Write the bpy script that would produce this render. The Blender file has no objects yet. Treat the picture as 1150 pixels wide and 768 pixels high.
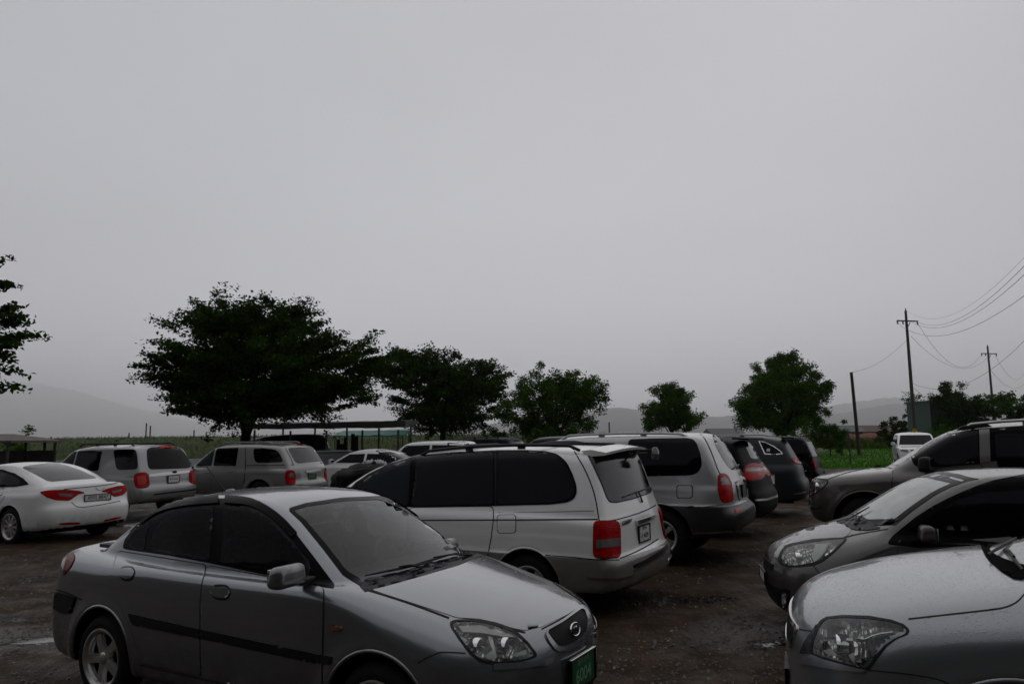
import bpy, bmesh, math, random
import numpy as np
from mathutils import Vector, Matrix
from mathutils.bvhtree import BVHTree
from mathutils.geometry import delaunay_2d_cdt

random.seed(7)
RNG = np.random.default_rng(7)
SC = bpy.context.scene
COL = SC.collection
PI = math.pi

# ------------------------------------------------------------------ camera
F_PX, CAM_H, HOR_Y, ROLL = 850.35, 1.7965, 490.99, 0.01096      # in pixels of an 1150 x 768 picture
PITCH = math.atan((HOR_Y - 384) / F_PX)
cd = bpy.data.cameras.new('camera')
cam = bpy.data.objects.new('camera', cd)
COL.objects.link(cam)
cd.sensor_width = 36.0
cd.lens = F_PX / 1150 * 36.0
cd.clip_start = 0.05
cd.clip_end = 60000
cam.matrix_world = (Matrix.Translation((0, 0, CAM_H)) @ Matrix.Rotation(PI / 2 + PITCH, 4, 'X')
                    @ Matrix.Rotation(-ROLL, 4, 'Z'))
SC.camera = cam
CAM_M = cam.matrix_world.copy()


def pix_dir(px, py):
    d = Vector(((px - 575) / F_PX, -(py - 384) / F_PX, -1.0))
    return (CAM_M.to_3x3() @ d).normalized()


def at(px, py, dist):
    """world point seen at a pixel, at distance dist along +Y"""
    d = pix_dir(px, py)
    return Vector((0, 0, CAM_H)) + d * (dist / d.y)


# ------------------------------------------------------------------ ground height
BUMPS = [(-1.45, 5.7, -.03), (-.67, 9.7, -.08), (1.2, 12.1, .045), (4.1, 7.0, -.01), (3.7, 3.7, .0), (6.66, 10.74, .15),
         (-10, 15.6, -.058), (-10, 18.9, 0.), (-7.8, 21.8, -.02), (2.4, 14.7, .075), (4.1, 17.6, .08), (6.8, 22.8, .03), (0, 2, 0)]


def gz(x, y):
    x = np.asarray(x, float); y = np.asarray(y, float)
    num = np.zeros(np.broadcast(x, y).shape); den = np.full(num.shape, 0.012)
    for bx, by, bz in BUMPS:
        w = 1.0 / (0.6 + ((x - bx) ** 2 + (y - by) ** 2)) ** 2
        num += w * bz; den += w
    return num / den


# ------------------------------------------------------------------ object helpers
def tag(o, label=None, cat=None, group=None, kind=None):
    if label: o['label'] = label
    if cat: o['category'] = cat
    if group: o['group'] = group
    if kind: o['kind'] = kind
    return o


def empty(name, loc=(0, 0, 0), rz=0.0, **k):
    o = bpy.data.objects.new(name, None)
    o.empty_display_size = .2
    COL.objects.link(o)
    o.location = loc
    o.rotation_euler = (0, 0, rz)
    return tag(o, **k)


def mesh_obj(name, verts, faces, mat, parent=None, smooth=True, loc=None):
    me = bpy.data.meshes.new(name)
    me.from_pydata([tuple(v) for v in verts], [], [tuple(f) for f in faces])
    me.validate()
    if smooth:
        me.polygons.foreach_set('use_smooth', np.ones(len(me.polygons), bool))
    for m in (mat if isinstance(mat, (list, tuple)) else [mat]):
        if m: me.materials.append(m)
    me.update()
    o = bpy.data.objects.new(name, me)
    COL.objects.link(o)
    if parent: o.parent = parent
    if loc is not None: o.location = loc
    return o


def np_mesh(name, V, F, mat, parent=None, smooth=True, mi=None):
    """V (n,3), F (m,k) numpy, fast"""
    me = bpy.data.meshes.new(name)
    V = np.ascontiguousarray(V, np.float32); F = np.ascontiguousarray(F, np.int32)
    k = F.shape[1]
    me.vertices.add(len(V)); me.vertices.foreach_set('co', V.ravel())
    me.loops.add(F.size); me.loops.foreach_set('vertex_index', F.ravel())
    me.polygons.add(len(F)); me.polygons.foreach_set('loop_start', np.arange(0, F.size, k, dtype=np.int32))
    if smooth: me.polygons.foreach_set('use_smooth', np.ones(len(F), bool))
    for m in (mat if isinstance(mat, (list, tuple)) else [mat]): me.materials.append(m)
    if mi is not None: me.polygons.foreach_set('material_index', np.ascontiguousarray(mi, np.int32))
    me.update(calc_edges=True)
    o = bpy.data.objects.new(name, me)
    COL.objects.link(o)
    if parent: o.parent = parent
    return o


def link_mesh(name, me, parent=None, loc=(0, 0, 0), rot=(0, 0, 0)):
    o = bpy.data.objects.new(name, me)
    COL.objects.link(o)
    o.parent = parent
    o.location = loc; o.rotation_euler = rot
    return o


def rbox(name, size, mat, parent, loc, rot=(0, 0, 0), r=.02, taper=(1, 1), seg=3, shear=0.0):
    """box with rounded edges; taper narrows the top in x and y, shear leans it in x"""
    bm = bmesh.new()
    bmesh.ops.create_cube(bm, size=1)
    for v in bm.verts:
        if v.co.z > 0:
            v.co.x *= taper[0]; v.co.y *= taper[1]
        v.co = Vector((v.co.x * size[0] + shear * (v.co.z + .5), v.co.y * size[1], v.co.z * size[2]))
    bmesh.ops.bevel(bm, geom=list(bm.edges), offset=r, segments=seg, affect='EDGES', profile=.6)
    me = bpy.data.meshes.new(name)
    bm.to_mesh(me); bm.free()
    me.polygons.foreach_set('use_smooth', np.ones(len(me.polygons), bool))
    me.materials.append(mat)
    me.set_sharp_from_angle(angle=math.radians(50))
    return link_mesh(name, me, parent, loc, rot)


def tube_geo(pts, rad, n=8, cap=True):
    """swept tube: pts list of points, rad number or list"""
    pts = [Vector(p) for p in pts]
    if not isinstance(rad, (list, tuple, np.ndarray)): rad = [rad] * len(pts)
    V, F = [], []
    ref = Vector((0, 0, 1))
    for i, p in enumerate(pts):
        t = (pts[min(i + 1, len(pts) - 1)] - pts[max(i - 1, 0)]).normalized()
        a = t.cross(ref)
        if a.length < .1: a = t.cross(Vector((0, 1, 0)))
        a.normalize(); b = t.cross(a).normalized()
        for k in range(n):
            th = 2 * PI * k / n
            V.append(p + (a * math.cos(th) + b * math.sin(th)) * rad[i])
    for i in range(len(pts) - 1):
        for k in range(n):
            F.append((i * n + k, i * n + (k + 1) % n, (i + 1) * n + (k + 1) % n, (i + 1) * n + k))
    if cap:
        F.append(tuple(reversed(range(n)))); F.append(tuple(range((len(pts) - 1) * n, len(pts) * n)))
    return V, F


def tube(name, pts, rad, mat, parent=None, n=8):
    V, F = tube_geo(pts, rad, n)
    return mesh_obj(name, V, F, mat, parent)


class MB:
    """collects pieces of one part"""
    def __init__(s): s.V = []; s.F = []
    def add(s, V, F):
        b = len(s.V); s.V += [tuple(v) for v in V]; s.F += [tuple(i + b for i in f) for f in F]; return s
    def tube(s, pts, rad, n=8): return s.add(*tube_geo(pts, rad, n))
    def box(s, c, size, rz=0.0, M=None):
        V = []
        for i in (-.5, .5):
            for j in (-.5, .5):
                for k in (-.5, .5):
                    v = Vector((i * size[0], j * size[1], k * size[2]))
                    v = Matrix.Rotation(rz, 3, 'Z') @ v if M is None else M @ v
                    V.append(v + Vector(c))
        return s.add(V, [(0, 1, 3, 2), (4, 6, 7, 5), (0, 4, 5, 1), (2, 3, 7, 6), (0, 2, 6, 4), (1, 5, 7, 3)])
    def lathe(s, prof, c=(0, 0, 0), axis='Y', n=32):
        V, F = [], []
        for (r, h) in prof:
            for k in range(n):
                a = 2 * PI * k / n
                p = (r * math.cos(a), h, r * math.sin(a)) if axis == 'Y' else ((h, r * math.cos(a), r * math.sin(a)) if axis == 'X' else (r * math.cos(a), r * math.sin(a), h))
                V.append((p[0] + c[0], p[1] + c[1], p[2] + c[2]))
        for i in range(len(prof) - 1):
            for k in range(n):
                F.append((i * n + k, i * n + (k + 1) % n, (i + 1) * n + (k + 1) % n, (i + 1) * n + k))
        return s.add(V, F)
    def build(s, name, mat, parent=None, smooth=True, sharp=40):
        o = mesh_obj(name, s.V, s.F, mat, parent, smooth)
        bm = bmesh.new(); bm.from_mesh(o.data); bmesh.ops.recalc_face_normals(bm, faces=bm.faces); bm.to_mesh(o.data); bm.free()
        if smooth and sharp: o.data.set_sharp_from_angle(angle=math.radians(sharp))
        return o


# ------------------------------------------------------------------ materials
class NT:
    def __init__(s, name):
        s.m = bpy.data.materials.new(name); s.m.use_nodes = True
        s.t = s.m.node_tree; s.N = s.t.nodes; s.b = s.N['Principled BSDF']; s.out = s.N['Material Output']
    def n(s, typ, **k):
        nd = s.N.new('ShaderNode' + typ)
        for a, v in k.items():
            if a.startswith('i_'):
                key = a[2:]
                nd.inputs[int(key) if key.isdigit() else key.replace('_', ' ')].default_value = v
            else: setattr(nd, a, v)
        return nd
    def l(s, a, b): s.t.links.new(a, b)
    def set(s, **k):
        for a, v in k.items(): s.b.inputs[a.replace('_', ' ')].default_value = v
    def coord(s, kind='Object', scale=1.0):
        tc = s.n('TexCoord'); mp = s.n('Mapping')
        mp.inputs['Scale'].default_value = (scale,) * 3 if not isinstance(scale, tuple) else scale
        s.l(tc.outputs[kind], mp.inputs['Vector'])
        return mp.outputs['Vector']
    def noise(s, vec, scale, detail=4, rough=.6):
        nd = s.n('TexNoise'); nd.inputs['Scale'].default_value = scale
        nd.inputs['Detail'].default_value = detail; nd.inputs['Roughness'].default_value = rough
        s.l(vec, nd.inputs['Vector']); return nd
    def ramp(s, fac, stops):
        r = s.n('ValToRGB'); e = r.color_ramp.elements
        while len(e) < len(stops): e.new(.5)
        for el, (p, c) in zip(e, stops):
            el.position = p
            el.color = (c, c, c, 1) if not isinstance(c, tuple) else (*c, 1)
        s.l(fac, r.inputs['Fac']); return r
    def math(s, op, a, b=None, clamp=False):
        nd = s.n('Math', operation=op, use_clamp=clamp)
        for i, v in enumerate((a, b)):
            if v is None: continue
            if isinstance(v, (int, float)): nd.inputs[i].default_value = v
            else: s.l(v, nd.inputs[i])
        return nd.outputs[0]
    def mix(s, fac, a, b):
        nd = s.n('Mix', data_type='RGBA')
        for key, v in (('Factor', fac), ('A', a), ('B', b)):
            sock = [i for i in nd.inputs if i.name == key and (i.type == 'RGBA' or key == 'Factor')][0]
            if isinstance(v, (int, float)): sock.default_value = v
            elif isinstance(v, tuple): sock.default_value = (*v, 1)
            else: s.l(v, sock)
        return [o for o in nd.outputs if o.type == 'RGBA'][0]


def simple(name, col, rough=.5, metal=0.0, coat=0.0, spec=.5, var=0.0, vscale=8, bump=0.0, bscale=60):
    t = NT(name)
    t.set(Base_Color=(*col, 1), Roughness=rough, Metallic=metal, Coat_Weight=coat, Specular_IOR_Level=spec)
    t.b.inputs['Coat Roughness'].default_value = .04
    if var:
        v = t.coord()
        nz = t.noise(v, vscale, 5)
        c = t.mix(t.ramp(nz.outputs['Fac'], [(.3, 0.), (.7, 1.)]).outputs['Color'],
                  tuple(x * (1 - var) for x in col), tuple(min(1, x * (1 + var)) for x in col))
        t.l(c, t.b.inputs['Base Color'])
    if bump:
        v = t.coord()
        nz = t.noise(v, bscale, 4)
        bp = t.n('Bump'); bp.inputs['Strength'].default_value = bump; bp.inputs['Distance'].default_value = .01
        t.l(nz.outputs['Fac'], bp.inputs['Height']); t.l(bp.outputs['Normal'], t.b.inputs['Normal'])
    return t.m


def paint(name, col, metal=.6, rough=.32, beads=1.0, bead_scale=85, dirt=.75, coat=1.0, spec=.5, split=None, split_col=None, split_gloss=.45, split_coat=1.0):
    """car paint, wet: clear coat, rain beads where the surface faces up, road dirt low down.
    split: height (object z) under which a second colour is used (two-tone cars)"""
    t = NT(name)
    t.set(Metallic=metal, Roughness=rough, Coat_Weight=coat, Coat_Roughness=.05, Specular_IOR_Level=spec)
    vec = t.coord()
    nz = t.noise(vec, 2.2, 6)
    sep = t.n('SeparateXYZ'); t.l(vec, sep.inputs[0])
    z = sep.outputs['Z']
    base = t.mix(nz.outputs['Fac'], tuple(c * .97 for c in col), tuple(c * 1.03 for c in col))
    if split is not None:
        f = t.math('LESS_THAN', z, split)
        base = t.mix(f, base, split_col)
        t.l(t.math('MULTIPLY', t.math('SUBTRACT', 1.0, f), metal), t.b.inputs['Metallic'])
        t.l(t.math('ADD', t.math('MULTIPLY', f, split_gloss - rough), rough), t.b.inputs['Roughness'])
    cw = coat
    if split is not None: cw = t.math('ADD', coat, t.math('MULTIPLY', f, split_coat - coat))
    # splashed road dirt on the lowest part of the body
    mr = t.n('MapRange'); t.l(z, mr.inputs['Value'])
    mr.inputs['From Min'].default_value = .2; mr.inputs['From Max'].default_value = .62
    mr.inputs['To Min'].default_value = 1; mr.inputs['To Max'].default_value = 0
    nz2 = t.noise(vec, 9, 8, .7)
    d = t.math('MULTIPLY', t.math('MULTIPLY', mr.outputs[0], t.ramp(nz2.outputs['Fac'], [(.35, 0.), (.7, 1.)]).outputs['Color']), dirt)
    base2 = t.mix(d, base, (.045, .036, .028))
    t.l(base2, t.b.inputs['Base Color'])
    t.l(t.math('MULTIPLY', t.math('SUBTRACT', 1.0, t.math('MULTIPLY', d, 1.2, True), True), cw), t.b.inputs['Coat Weight'])
    if beads:
        geo = t.n('NewGeometry')
        sn = t.n('SeparateXYZ'); t.l(geo.outputs['Normal'], sn.inputs[0])
        up = t.ramp(sn.outputs['Z'], [(.35, 0.), (.7, 1.)]).outputs['Color']
        hs = None
        for sc_, amt in ((bead_scale, 1.0), (bead_scale * 2.3, .6)):
            vo = t.n('TexVoronoi'); vo.inputs['Scale'].default_value = sc_; t.l(vec, vo.inputs['Vector'])
            vo.inputs['Randomness'].default_value = 1
            rnd = t.n('SeparateColor'); t.l(vo.outputs['Color'], rnd.inputs[0])
            rad = t.math('MULTIPLY', t.math('ADD', t.math('MULTIPLY', rnd.outputs[0], .38), .02), 1.0)
            q = t.math('DIVIDE', vo.outputs['Distance'], rad)
            h = t.math('SQRT', t.math('SUBTRACT', 1.0, t.math('MULTIPLY', q, q), True))
            h = t.math('MULTIPLY', t.math('MULTIPLY', h, rad), amt / sc_)
            hs = h if hs is None else t.math('ADD', hs, h)
        hs = t.math('MULTIPLY', hs, up)
        bp = t.n('Bump'); bp.inputs['Strength'].default_value = beads; bp.inputs['Distance'].default_value = 1.0
        t.l(hs, bp.inputs['Height'])
        t.l(bp.outputs['Normal'], t.b.inputs['Coat Normal'])
        bp2 = t.n('Bump'); bp2.inputs['Strength'].default_value = beads * .45; bp2.inputs['Distance'].default_value = 1.0
        t.l(hs, bp2.inputs['Height']); t.l(bp2.outputs['Normal'], t.b.inputs['Normal'])
    # inside of the shell: grey lining
    geo2 = t.n('NewGeometry')
    lin = t.n('BsdfDiffuse'); lin.inputs['Color'].default_value = (.035, .035, .035, 1)
    ms = t.n('MixShader'); t.l(geo2.outputs['Backfacing'], ms.inputs[0])
    t.l(t.b.outputs[0], ms.inputs[1]); t.l(lin.outputs[0], ms.inputs[2]); t.l(ms.outputs[0], t.out.inputs['Surface'])
    return t.m


def clear_glass(name, tint=(.85, .9, .88), ior=1.5, beads=0.0, rough=.0, film=0.0, refl=1.0):
    """thin pane: what lies behind shows through, the sky reflects by Fresnel"""
    t = NT(name)
    t.N.remove(t.b)
    tr = t.n('BsdfTransparent'); tr.inputs['Color'].default_value = (*tint, 1)
    gl = t.n('BsdfGlossy'); gl.inputs['Roughness'].default_value = rough; gl.inputs['Color'].default_value = (.95, .95, .95, 1)
    fr = t.n('Fresnel'); fr.inputs['IOR'].default_value = ior
    fac = t.math('MULTIPLY', fr.outputs[0], refl, True)
    ms = t.n('MixShader'); t.l(fac, ms.inputs[0])
    src = tr.outputs[0]
    if film:
        # mist and rain film on the outside of the pane
        df = t.n('BsdfDiffuse'); df.inputs['Color'].default_value = (.62, .66, .64, 1)
        vec = t.coord(); nz = t.noise(vec, 3.0, 5)
        m2 = t.n('MixShader')
        t.l(t.math('MULTIPLY', t.ramp(nz.outputs['Fac'], [(.3, .55), (.7, 1.)]).outputs['Color'], film), m2.inputs[0])
        t.l(tr.outputs[0], m2.inputs[1]); t.l(df.outputs[0], m2.inputs[2]); src = m2.outputs[0]
    t.l(src, ms.inputs[1]); t.l(gl.outputs[0], ms.inputs[2])
    if beads:
        vec = t.coord()
        vo = t.n('TexVoronoi'); vo.inputs['Scale'].default_value = 70; t.l(vec, vo.inputs['Vector'])
        rnd = t.n('SeparateColor'); t.l(vo.outputs['Color'], rnd.inputs[0])
        rad = t.math('ADD', t.math('MULTIPLY', rnd.outputs[0], .35), .02)
        q = t.math('DIVIDE', vo.outputs['Distance'], rad)
        h = t.math('MULTIPLY', t.math('SQRT', t.math('SUBTRACT', 1.0, t.math('MULTIPLY', q, q), True)), t.math('MULTIPLY', rad, 1 / 70))
        bp = t.n('Bump'); bp.inputs['Strength'].default_value = beads; bp.inputs['Distance'].default_value = 1.0
        t.l(h, bp.inputs['Height']); t.l(bp.outputs['Normal'], gl.inputs['Normal'])
    t.l(ms.outputs[0], t.out.inputs['Surface'])
    return t.m


def dark_glass(name, col=(.0012, .0013, .0022), rough=.02, wet=.15, spec=.14):
    """heavily tinted pane, water film on it"""
    t = NT(name)
    t.set(Base_Color=(*col, 1), Roughness=rough, Specular_IOR_Level=spec)
    if wet:
        vec = t.coord('Object', (1, 1, .55))
        nz = t.noise(vec, 30, 5, .6)
        bp = t.n('Bump'); bp.inputs['Strength'].default_value = wet; bp.inputs['Distance'].default_value = .002
        t.l(nz.outputs['Fac'], bp.inputs['Height']); t.l(bp.outputs['Normal'], t.b.inputs['Normal'])
    return t.m


M = {}
M['silver'] = paint('silver_paint', (.235, .245, .262), .75, .26, beads=.12, bead_scale=95)
M['white_van'] = paint('white_two_tone_paint', (.80, .80, .77), .0, .35, beads=.35, split=.655, split_col=(.16, .15, .135))
M['silver_suv'] = paint('silver_two_tone_paint', (.34, .34, .345), .6, .36, beads=.4, split=.80, split_col=(.011, .0115, .013), split_coat=.06)
M['brown_grey'] = paint('warm_grey_paint', (.075, .069, .062), .5, .30, beads=1.3, bead_scale=80)
M['silver_wet'] = paint('wet_silver_paint', (.25, .265, .282), .7, .28, beads=1.2, bead_scale=90)
M['suv_grey'] = paint('taupe_paint', (.092, .085, .075), .45, .32, beads=.5)
M['black_paint'] = paint('black_paint', (.0025, .0026, .003), .0, .5, beads=0, coat=.03, spec=.05)
M['slate_paint'] = paint('slate_grey_paint', (.026, .0295, .032), .3, .4, beads=.2, coat=.12, spec=.2)
M['white_paint'] = paint('white_paint', (.80, .80, .79), .0, .35, beads=.3)
M['silver_far'] = paint('pale_silver_paint', (.27, .27, .275), .5, .36, beads=.3)
M['silver_pick'] = paint('beige_silver_paint', (.25, .242, .235), .5, .36, beads=.3)
M['glass'] = dark_glass('tinted_glass')
M['glass_blue'] = dark_glass('bluish_tinted_glass', (.003, .005, .011))
M['glass_black'] = dark_glass('near_black_tinted_glass', (.0008, .0008, .0012), spec=.06)
M['rear_glass'] = dark_glass('wet_rear_glass', (.010, .0105, .012), .06, .5, .45)
M['windscreen'] = clear_glass('windscreen_glass', (.52, .62, .60), 1.5, beads=.06, film=.0, refl=.92)
M['windscreen_wet'] = clear_glass('rain_covered_windscreen', (.5, .56, .54), 1.55, beads=.8, film=.75)
M['tint_clear'] = clear_glass('see_through_tinted_glass', (.20, .215, .22), 1.45, refl=.28)
M['lens'] = clear_glass('lamp_lens', (.93, .95, .95), 1.45)
M['chrome'] = simple('chrome', (.75, .75, .74), .12, 1.0)
M['chrome_dull'] = simple('dull_chrome', (.45, .45, .45), .28, 1.0)
M['lamp_dark'] = simple('lamp_bezel', (.05, .05, .055), .25, .6)


def faceted():
    """pressed reflector: bright metal broken into facets"""
    t = NT('lamp_reflector_facets')
    t.set(Base_Color=(.80, .79, .75, 1), Metallic=.62, Roughness=.12)
    vec = t.coord()
    vo = t.n('TexVoronoi'); vo.inputs['Scale'].default_value = 15; t.l(vec, vo.inputs['Vector'])
    w = t.n('TexWave'); w.inputs['Scale'].default_value = 16; w.inputs['Distortion'].default_value = 3; t.l(vec, w.inputs['Vector'])
    h = t.math('ADD', t.math('MULTIPLY', vo.outputs['Distance'], 1.0), t.math('MULTIPLY', w.outputs['Fac'], .10))
    bp = t.n('Bump'); bp.inputs['Strength'].default_value = 1.0; bp.inputs['Distance'].default_value = .07
    t.l(h, bp.inputs['Height']); t.l(bp.outputs['Normal'], t.b.inputs['Normal'])
    return t.m


M['lamp_grey'] = faceted()
M['red'] = None
M['black'] = simple('black_plastic', (.006, .006, .0065), .5, spec=.25, bump=.15, bscale=300)
M['gloss_black'] = simple('gloss_black_trim', (.0018, .0018, .0022), .25, spec=.05)
M['rubber'] = simple('tyre_rubber', (.008, .0075, .007), .8, spec=.2, var=.4, vscale=20, bump=.3, bscale=90)
M['seam'] = simple('panel_gap_and_shade', (.004, .004, .004), .8)
M['under'] = simple('wheel_arch_liner', (.003, .003, .003), .95, spec=.03)
M['alloy'] = simple('alloy_rim', (.52, .51, .49), .35, .85, var=.25, vscale=12)
M['amber'] = simple('amber_lens', (.22, .075, .02), .15, coat=.6)
M['white_lens'] = simple('clear_lamp_section', (.15, .135, .13), .2, .1, coat=.1, spec=.3)
M['plate_green'] = simple('green_number_plate', (.012, .075, .03), .4, coat=.2)
M['plate_white'] = simple('white_number_plate', (.62, .62, .6), .4, coat=.2)
M['plate_text'] = simple('plate_lettering_pale', (.16, .34, .20), .4)
M['plate_dark'] = simple('plate_lettering_dark', (.02, .02, .025), .4)
M['cloth'] = simple('seat_cloth', (.11, .11, .112), .9, var=.3, vscale=40)
M['dash'] = simple('dashboard_plastic', (.03, .03, .032), .6, bump=.2, bscale=200)
M['paper'] = simple('pale_paper', (.6, .6, .58), .7)


def red_lens():
    t = NT('red_lamp_lens')
    t.set(Base_Color=(.30, .008, .010, 1), Roughness=.25, Coat_Weight=.04, Specular_IOR_Level=.08)
    vec = t.coord()
    w = t.n('TexWave'); w.inputs['Scale'].default_value = 14; w.bands_direction = 'Z'; t.l(vec, w.inputs['Vector'])
    vo = t.n('TexVoronoi'); vo.inputs['Scale'].default_value = 28; t.l(vec, vo.inputs['Vector'])
    c = t.mix(vo.outputs['Distance'], (.50, .004, .006), (.24, .001, .002))
    t.l(c, t.b.inputs['Base Color'])
    bp = t.n('Bump'); bp.inputs['Strength'].default_value = .25; bp.inputs['Distance'].default_value = .004
    t.l(w.outputs['Fac'], bp.inputs['Height']); t.l(bp.outputs['Normal'], t.b.inputs['Normal'])
    return t.m


M['red'] = red_lens()
M['pale_reflector'] = simple('pale_reflector', (.72, .71, .66), .2, .1, spec=.4)
M['red_pale'] = simple('pale_red_lens', (.42, .06, .05), .25, spec=.15)
M['red_dark'] = simple('dark_red_lens', (.16, .004, .006), .2, coat=.2, spec=.2)


def grille_mat():
    t = NT('grille_mesh')
    sp = t.n('SeparateXYZ'); t.l(t.coord('Object'), sp.inputs[0]); cb = t.n('CombineXYZ')
    t.l(t.math('ADD', sp.outputs['Y'], sp.outputs['Z']), cb.inputs[0]); t.l(t.math('SUBTRACT', sp.outputs['Y'], sp.outputs['Z']), cb.inputs[1]); vec = cb.outputs[0]
    vo = t.n('TexVoronoi'); vo.voronoi_dimensions = '2D'; vo.feature = 'DISTANCE_TO_EDGE'; vo.inputs['Scale'].default_value = 48; vo.inputs['Randomness'].default_value = .05
    t.l(vec, vo.inputs['Vector'])
    f = t.ramp(vo.outputs['Distance'], [(.10, 1.), (.2, 0.)])
    c = t.mix(f.outputs['Color'], (.001, .001, .001), (.022, .022, .023))
    t.l(c, t.b.inputs['Base Color']); t.set(Roughness=.6, Specular_IOR_Level=.1)
    return t.m


M['grille'] = grille_mat()

# ================================================================== car bodies from silhouettes
def chaikin(P, n=2, closed=True):
    P = np.asarray(P, float)
    for _ in range(n):
        if closed:
            Q = np.roll(P, -1, 0)
            P = np.stack([.75 * P + .25 * Q, .25 * P + .75 * Q], 1).reshape(-1, 2)
        else:
            A = P[:-1]; B = P[1:]
            m = np.stack([.75 * A + .25 * B, .25 * A + .75 * B], 1).reshape(-1, 2)
            P = np.concatenate([P[:1], m, P[-1:]])
    return P


def fillet(P, r, n=4):
    """round the corners of an outline with a fixed radius"""
    P = np.asarray(P, float); out = []
    N_ = len(P)
    for i in range(N_):
        a, b, c = P[i - 1], P[i], P[(i + 1) % N_]
        la, lc = np.linalg.norm(a - b), np.linalg.norm(c - b)
        if min(la, lc) < 1e-9: continue
        u, v = (a - b) / la, (c - b) / lc
        turn = math.acos(max(-1, min(1, float(u @ v))))
        if turn > 2.75: out.append(b); continue
        d = min(r, .48 * la, .48 * lc)
        p0, p1 = b + u * d, b + v * d
        for k in range(n + 1):
            t = k / n
            out.append((1 - t) ** 2 * p0 + 2 * t * (1 - t) * b + t * t * p1)
    return np.array(out)


def smax(a, b, k):
    h = np.maximum(k - np.abs(a - b), 0) / k
    return np.maximum(a, b) + h * h * k * .25


def smin(a, b, k):
    return -smax(-a, -b, k)


def sstep(a, b, x):
    t = np.clip((x - a) / (b - a), 0, 1)
    return t * t * (3 - 2 * t)


class Grid2:
    """signed distance to a closed outline, tabulated"""
    def __init__(s, poly, pad=.7, h=.0125, blur=1, rounds=2):
        P = chaikin(poly, rounds)
        lo = P.min(0) - pad; hi = P.max(0) + pad
        s.lo, s.h = lo, h
        nx, ny = (np.ceil((hi - lo) / h)).astype(int) + 1
        X, Y = np.meshgrid(lo[0] + np.arange(nx) * h, lo[1] + np.arange(ny) * h, indexing='ij')
        d = np.full(X.shape, 1e9); ins = np.zeros(X.shape, bool)
        for (ax, ay), (bx, by) in zip(P, np.roll(P, -1, 0)):
            ex, ey = bx - ax, by - ay
            t = np.clip(((X - ax) * ex + (Y - ay) * ey) / max(ex * ex + ey * ey, 1e-12), 0, 1)
            d = np.minimum(d, (X - ax - t * ex) ** 2 + (Y - ay - t * ey) ** 2)
            c = (ay > Y) != (by > Y)
            if ey != 0: ins ^= c & (X < ax + (Y - ay) / ey * ex)
        d = np.sqrt(d); d[ins] *= -1
        for _ in range(blur):
            for ax in (0, 1):
                e = np.concatenate([d.take([0], ax), d, d.take([-1], ax)], ax)
                d = (e.take(range(0, d.shape[ax]), ax) + 2 * d + e.take(range(2, d.shape[ax] + 2), ax)) / 4
        s.d = d

    def __call__(s, x, y):
        u = np.clip((x - s.lo[0]) / s.h, 0, s.d.shape[0] - 1.001); v = np.clip((y - s.lo[1]) / s.h, 0, s.d.shape[1] - 1.001)
        i = u.astype(np.int32); j = v.astype(np.int32); fu = u - i; fv = v - j
        d = s.d
        return (d[i, j] * (1 - fu) + d[i + 1, j] * fu) * (1 - fv) + (d[i, j + 1] * (1 - fu) + d[i + 1, j + 1] * fu) * fv


def surface_nets(vals, lo, h):
    """vals (nx,ny,nz) signed; returns verts, quads"""
    ins = vals < 0
    nx, ny, nz = vals.shape
    c = [ins[i:nx - 1 + i, j:ny - 1 + j, k:nz - 1 + k] for i in (0, 1) for j in (0, 1) for k in (0, 1)]
    s = sum(a.astype(np.int8) for a in c)
    act = (s > 0) & (s < 8)
    ids = np.full(act.shape, -1, np.int32)
    I, J, K = np.nonzero(act)
    ids[I, J, K] = np.arange(len(I))
    acc = np.zeros((len(I), 3)); cnt = np.zeros(len(I))
    corners = [(i, j, k) for i in (0, 1) for j in (0, 1) for k in (0, 1)]
    for a in range(8):
        for b in range(a + 1, 8):
            ca, cb = corners[a], corners[b]
            if sum(abs(p - q) for p, q in zip(ca, cb)) != 1: continue
            va = vals[I + ca[0], J + ca[1], K + ca[2]]; vb = vals[I + cb[0], J + cb[1], K + cb[2]]
            m = (va < 0) != (vb < 0)
            t = np.where(m, va / np.where(m, va - vb, 1), 0)
            p = np.array(ca)[None] + t[:, None] * (np.array(cb) - np.array(ca))[None]
            acc[m] += p[m]; cnt[m] += 1
    V = (np.stack([I, J, K], 1) + acc / cnt[:, None]) * h + np.array(lo)
    Q = []
    for ax in range(3):
        sl0 = [slice(None)] * 3; sl1 = [slice(None)] * 3
        sl0[ax] = slice(0, -1); sl1[ax] = slice(1, None)
        a = ins[tuple(sl0)]; b = ins[tuple(sl1)]
        e = np.argwhere(a != b)
        o1, o2 = [(1, 2), (2, 0), (0, 1)][ax]
        ok = (e[:, o1] > 0) & (e[:, o2] > 0) & (e[:, o1] < vals.shape[o1] - 1) & (e[:, o2] < vals.shape[o2] - 1)
        e = e[ok]
        def g(d1, d2):
            f = e.copy(); f[:, o1] -= d1; f[:, o2] -= d2
            return ids[f[:, 0], f[:, 1], f[:, 2]]
        q = np.stack([g(1, 1), g(0, 1), g(0, 0), g(1, 0)], 1)
        flip = ~a[e[:, 0], e[:, 1], e[:, 2]]
        q[flip] = q[flip][:, ::-1]
        Q.append(q)
    return V, np.concatenate(Q)


def pip(P, poly):
    x, y = P[:, 0], P[:, 1]; ins = np.zeros(len(P), bool)
    for (ax, ay), (bx, by) in zip(poly, np.roll(poly, -1, 0)):
        c = (ay > y) != (by > y)
        if by != ay: ins ^= c & (x < ax + (y - ay) / (by - ay) * (bx - ax))
    return ins


def resample(poly, step):
    out = []
    for a, b in zip(poly, np.roll(poly, -1, 0)):
        n = max(1, int(math.ceil(np.linalg.norm(b - a) / step)))
        for i in range(n): out.append(a + (b - a) * i / n)
    return np.array(out)


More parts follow.
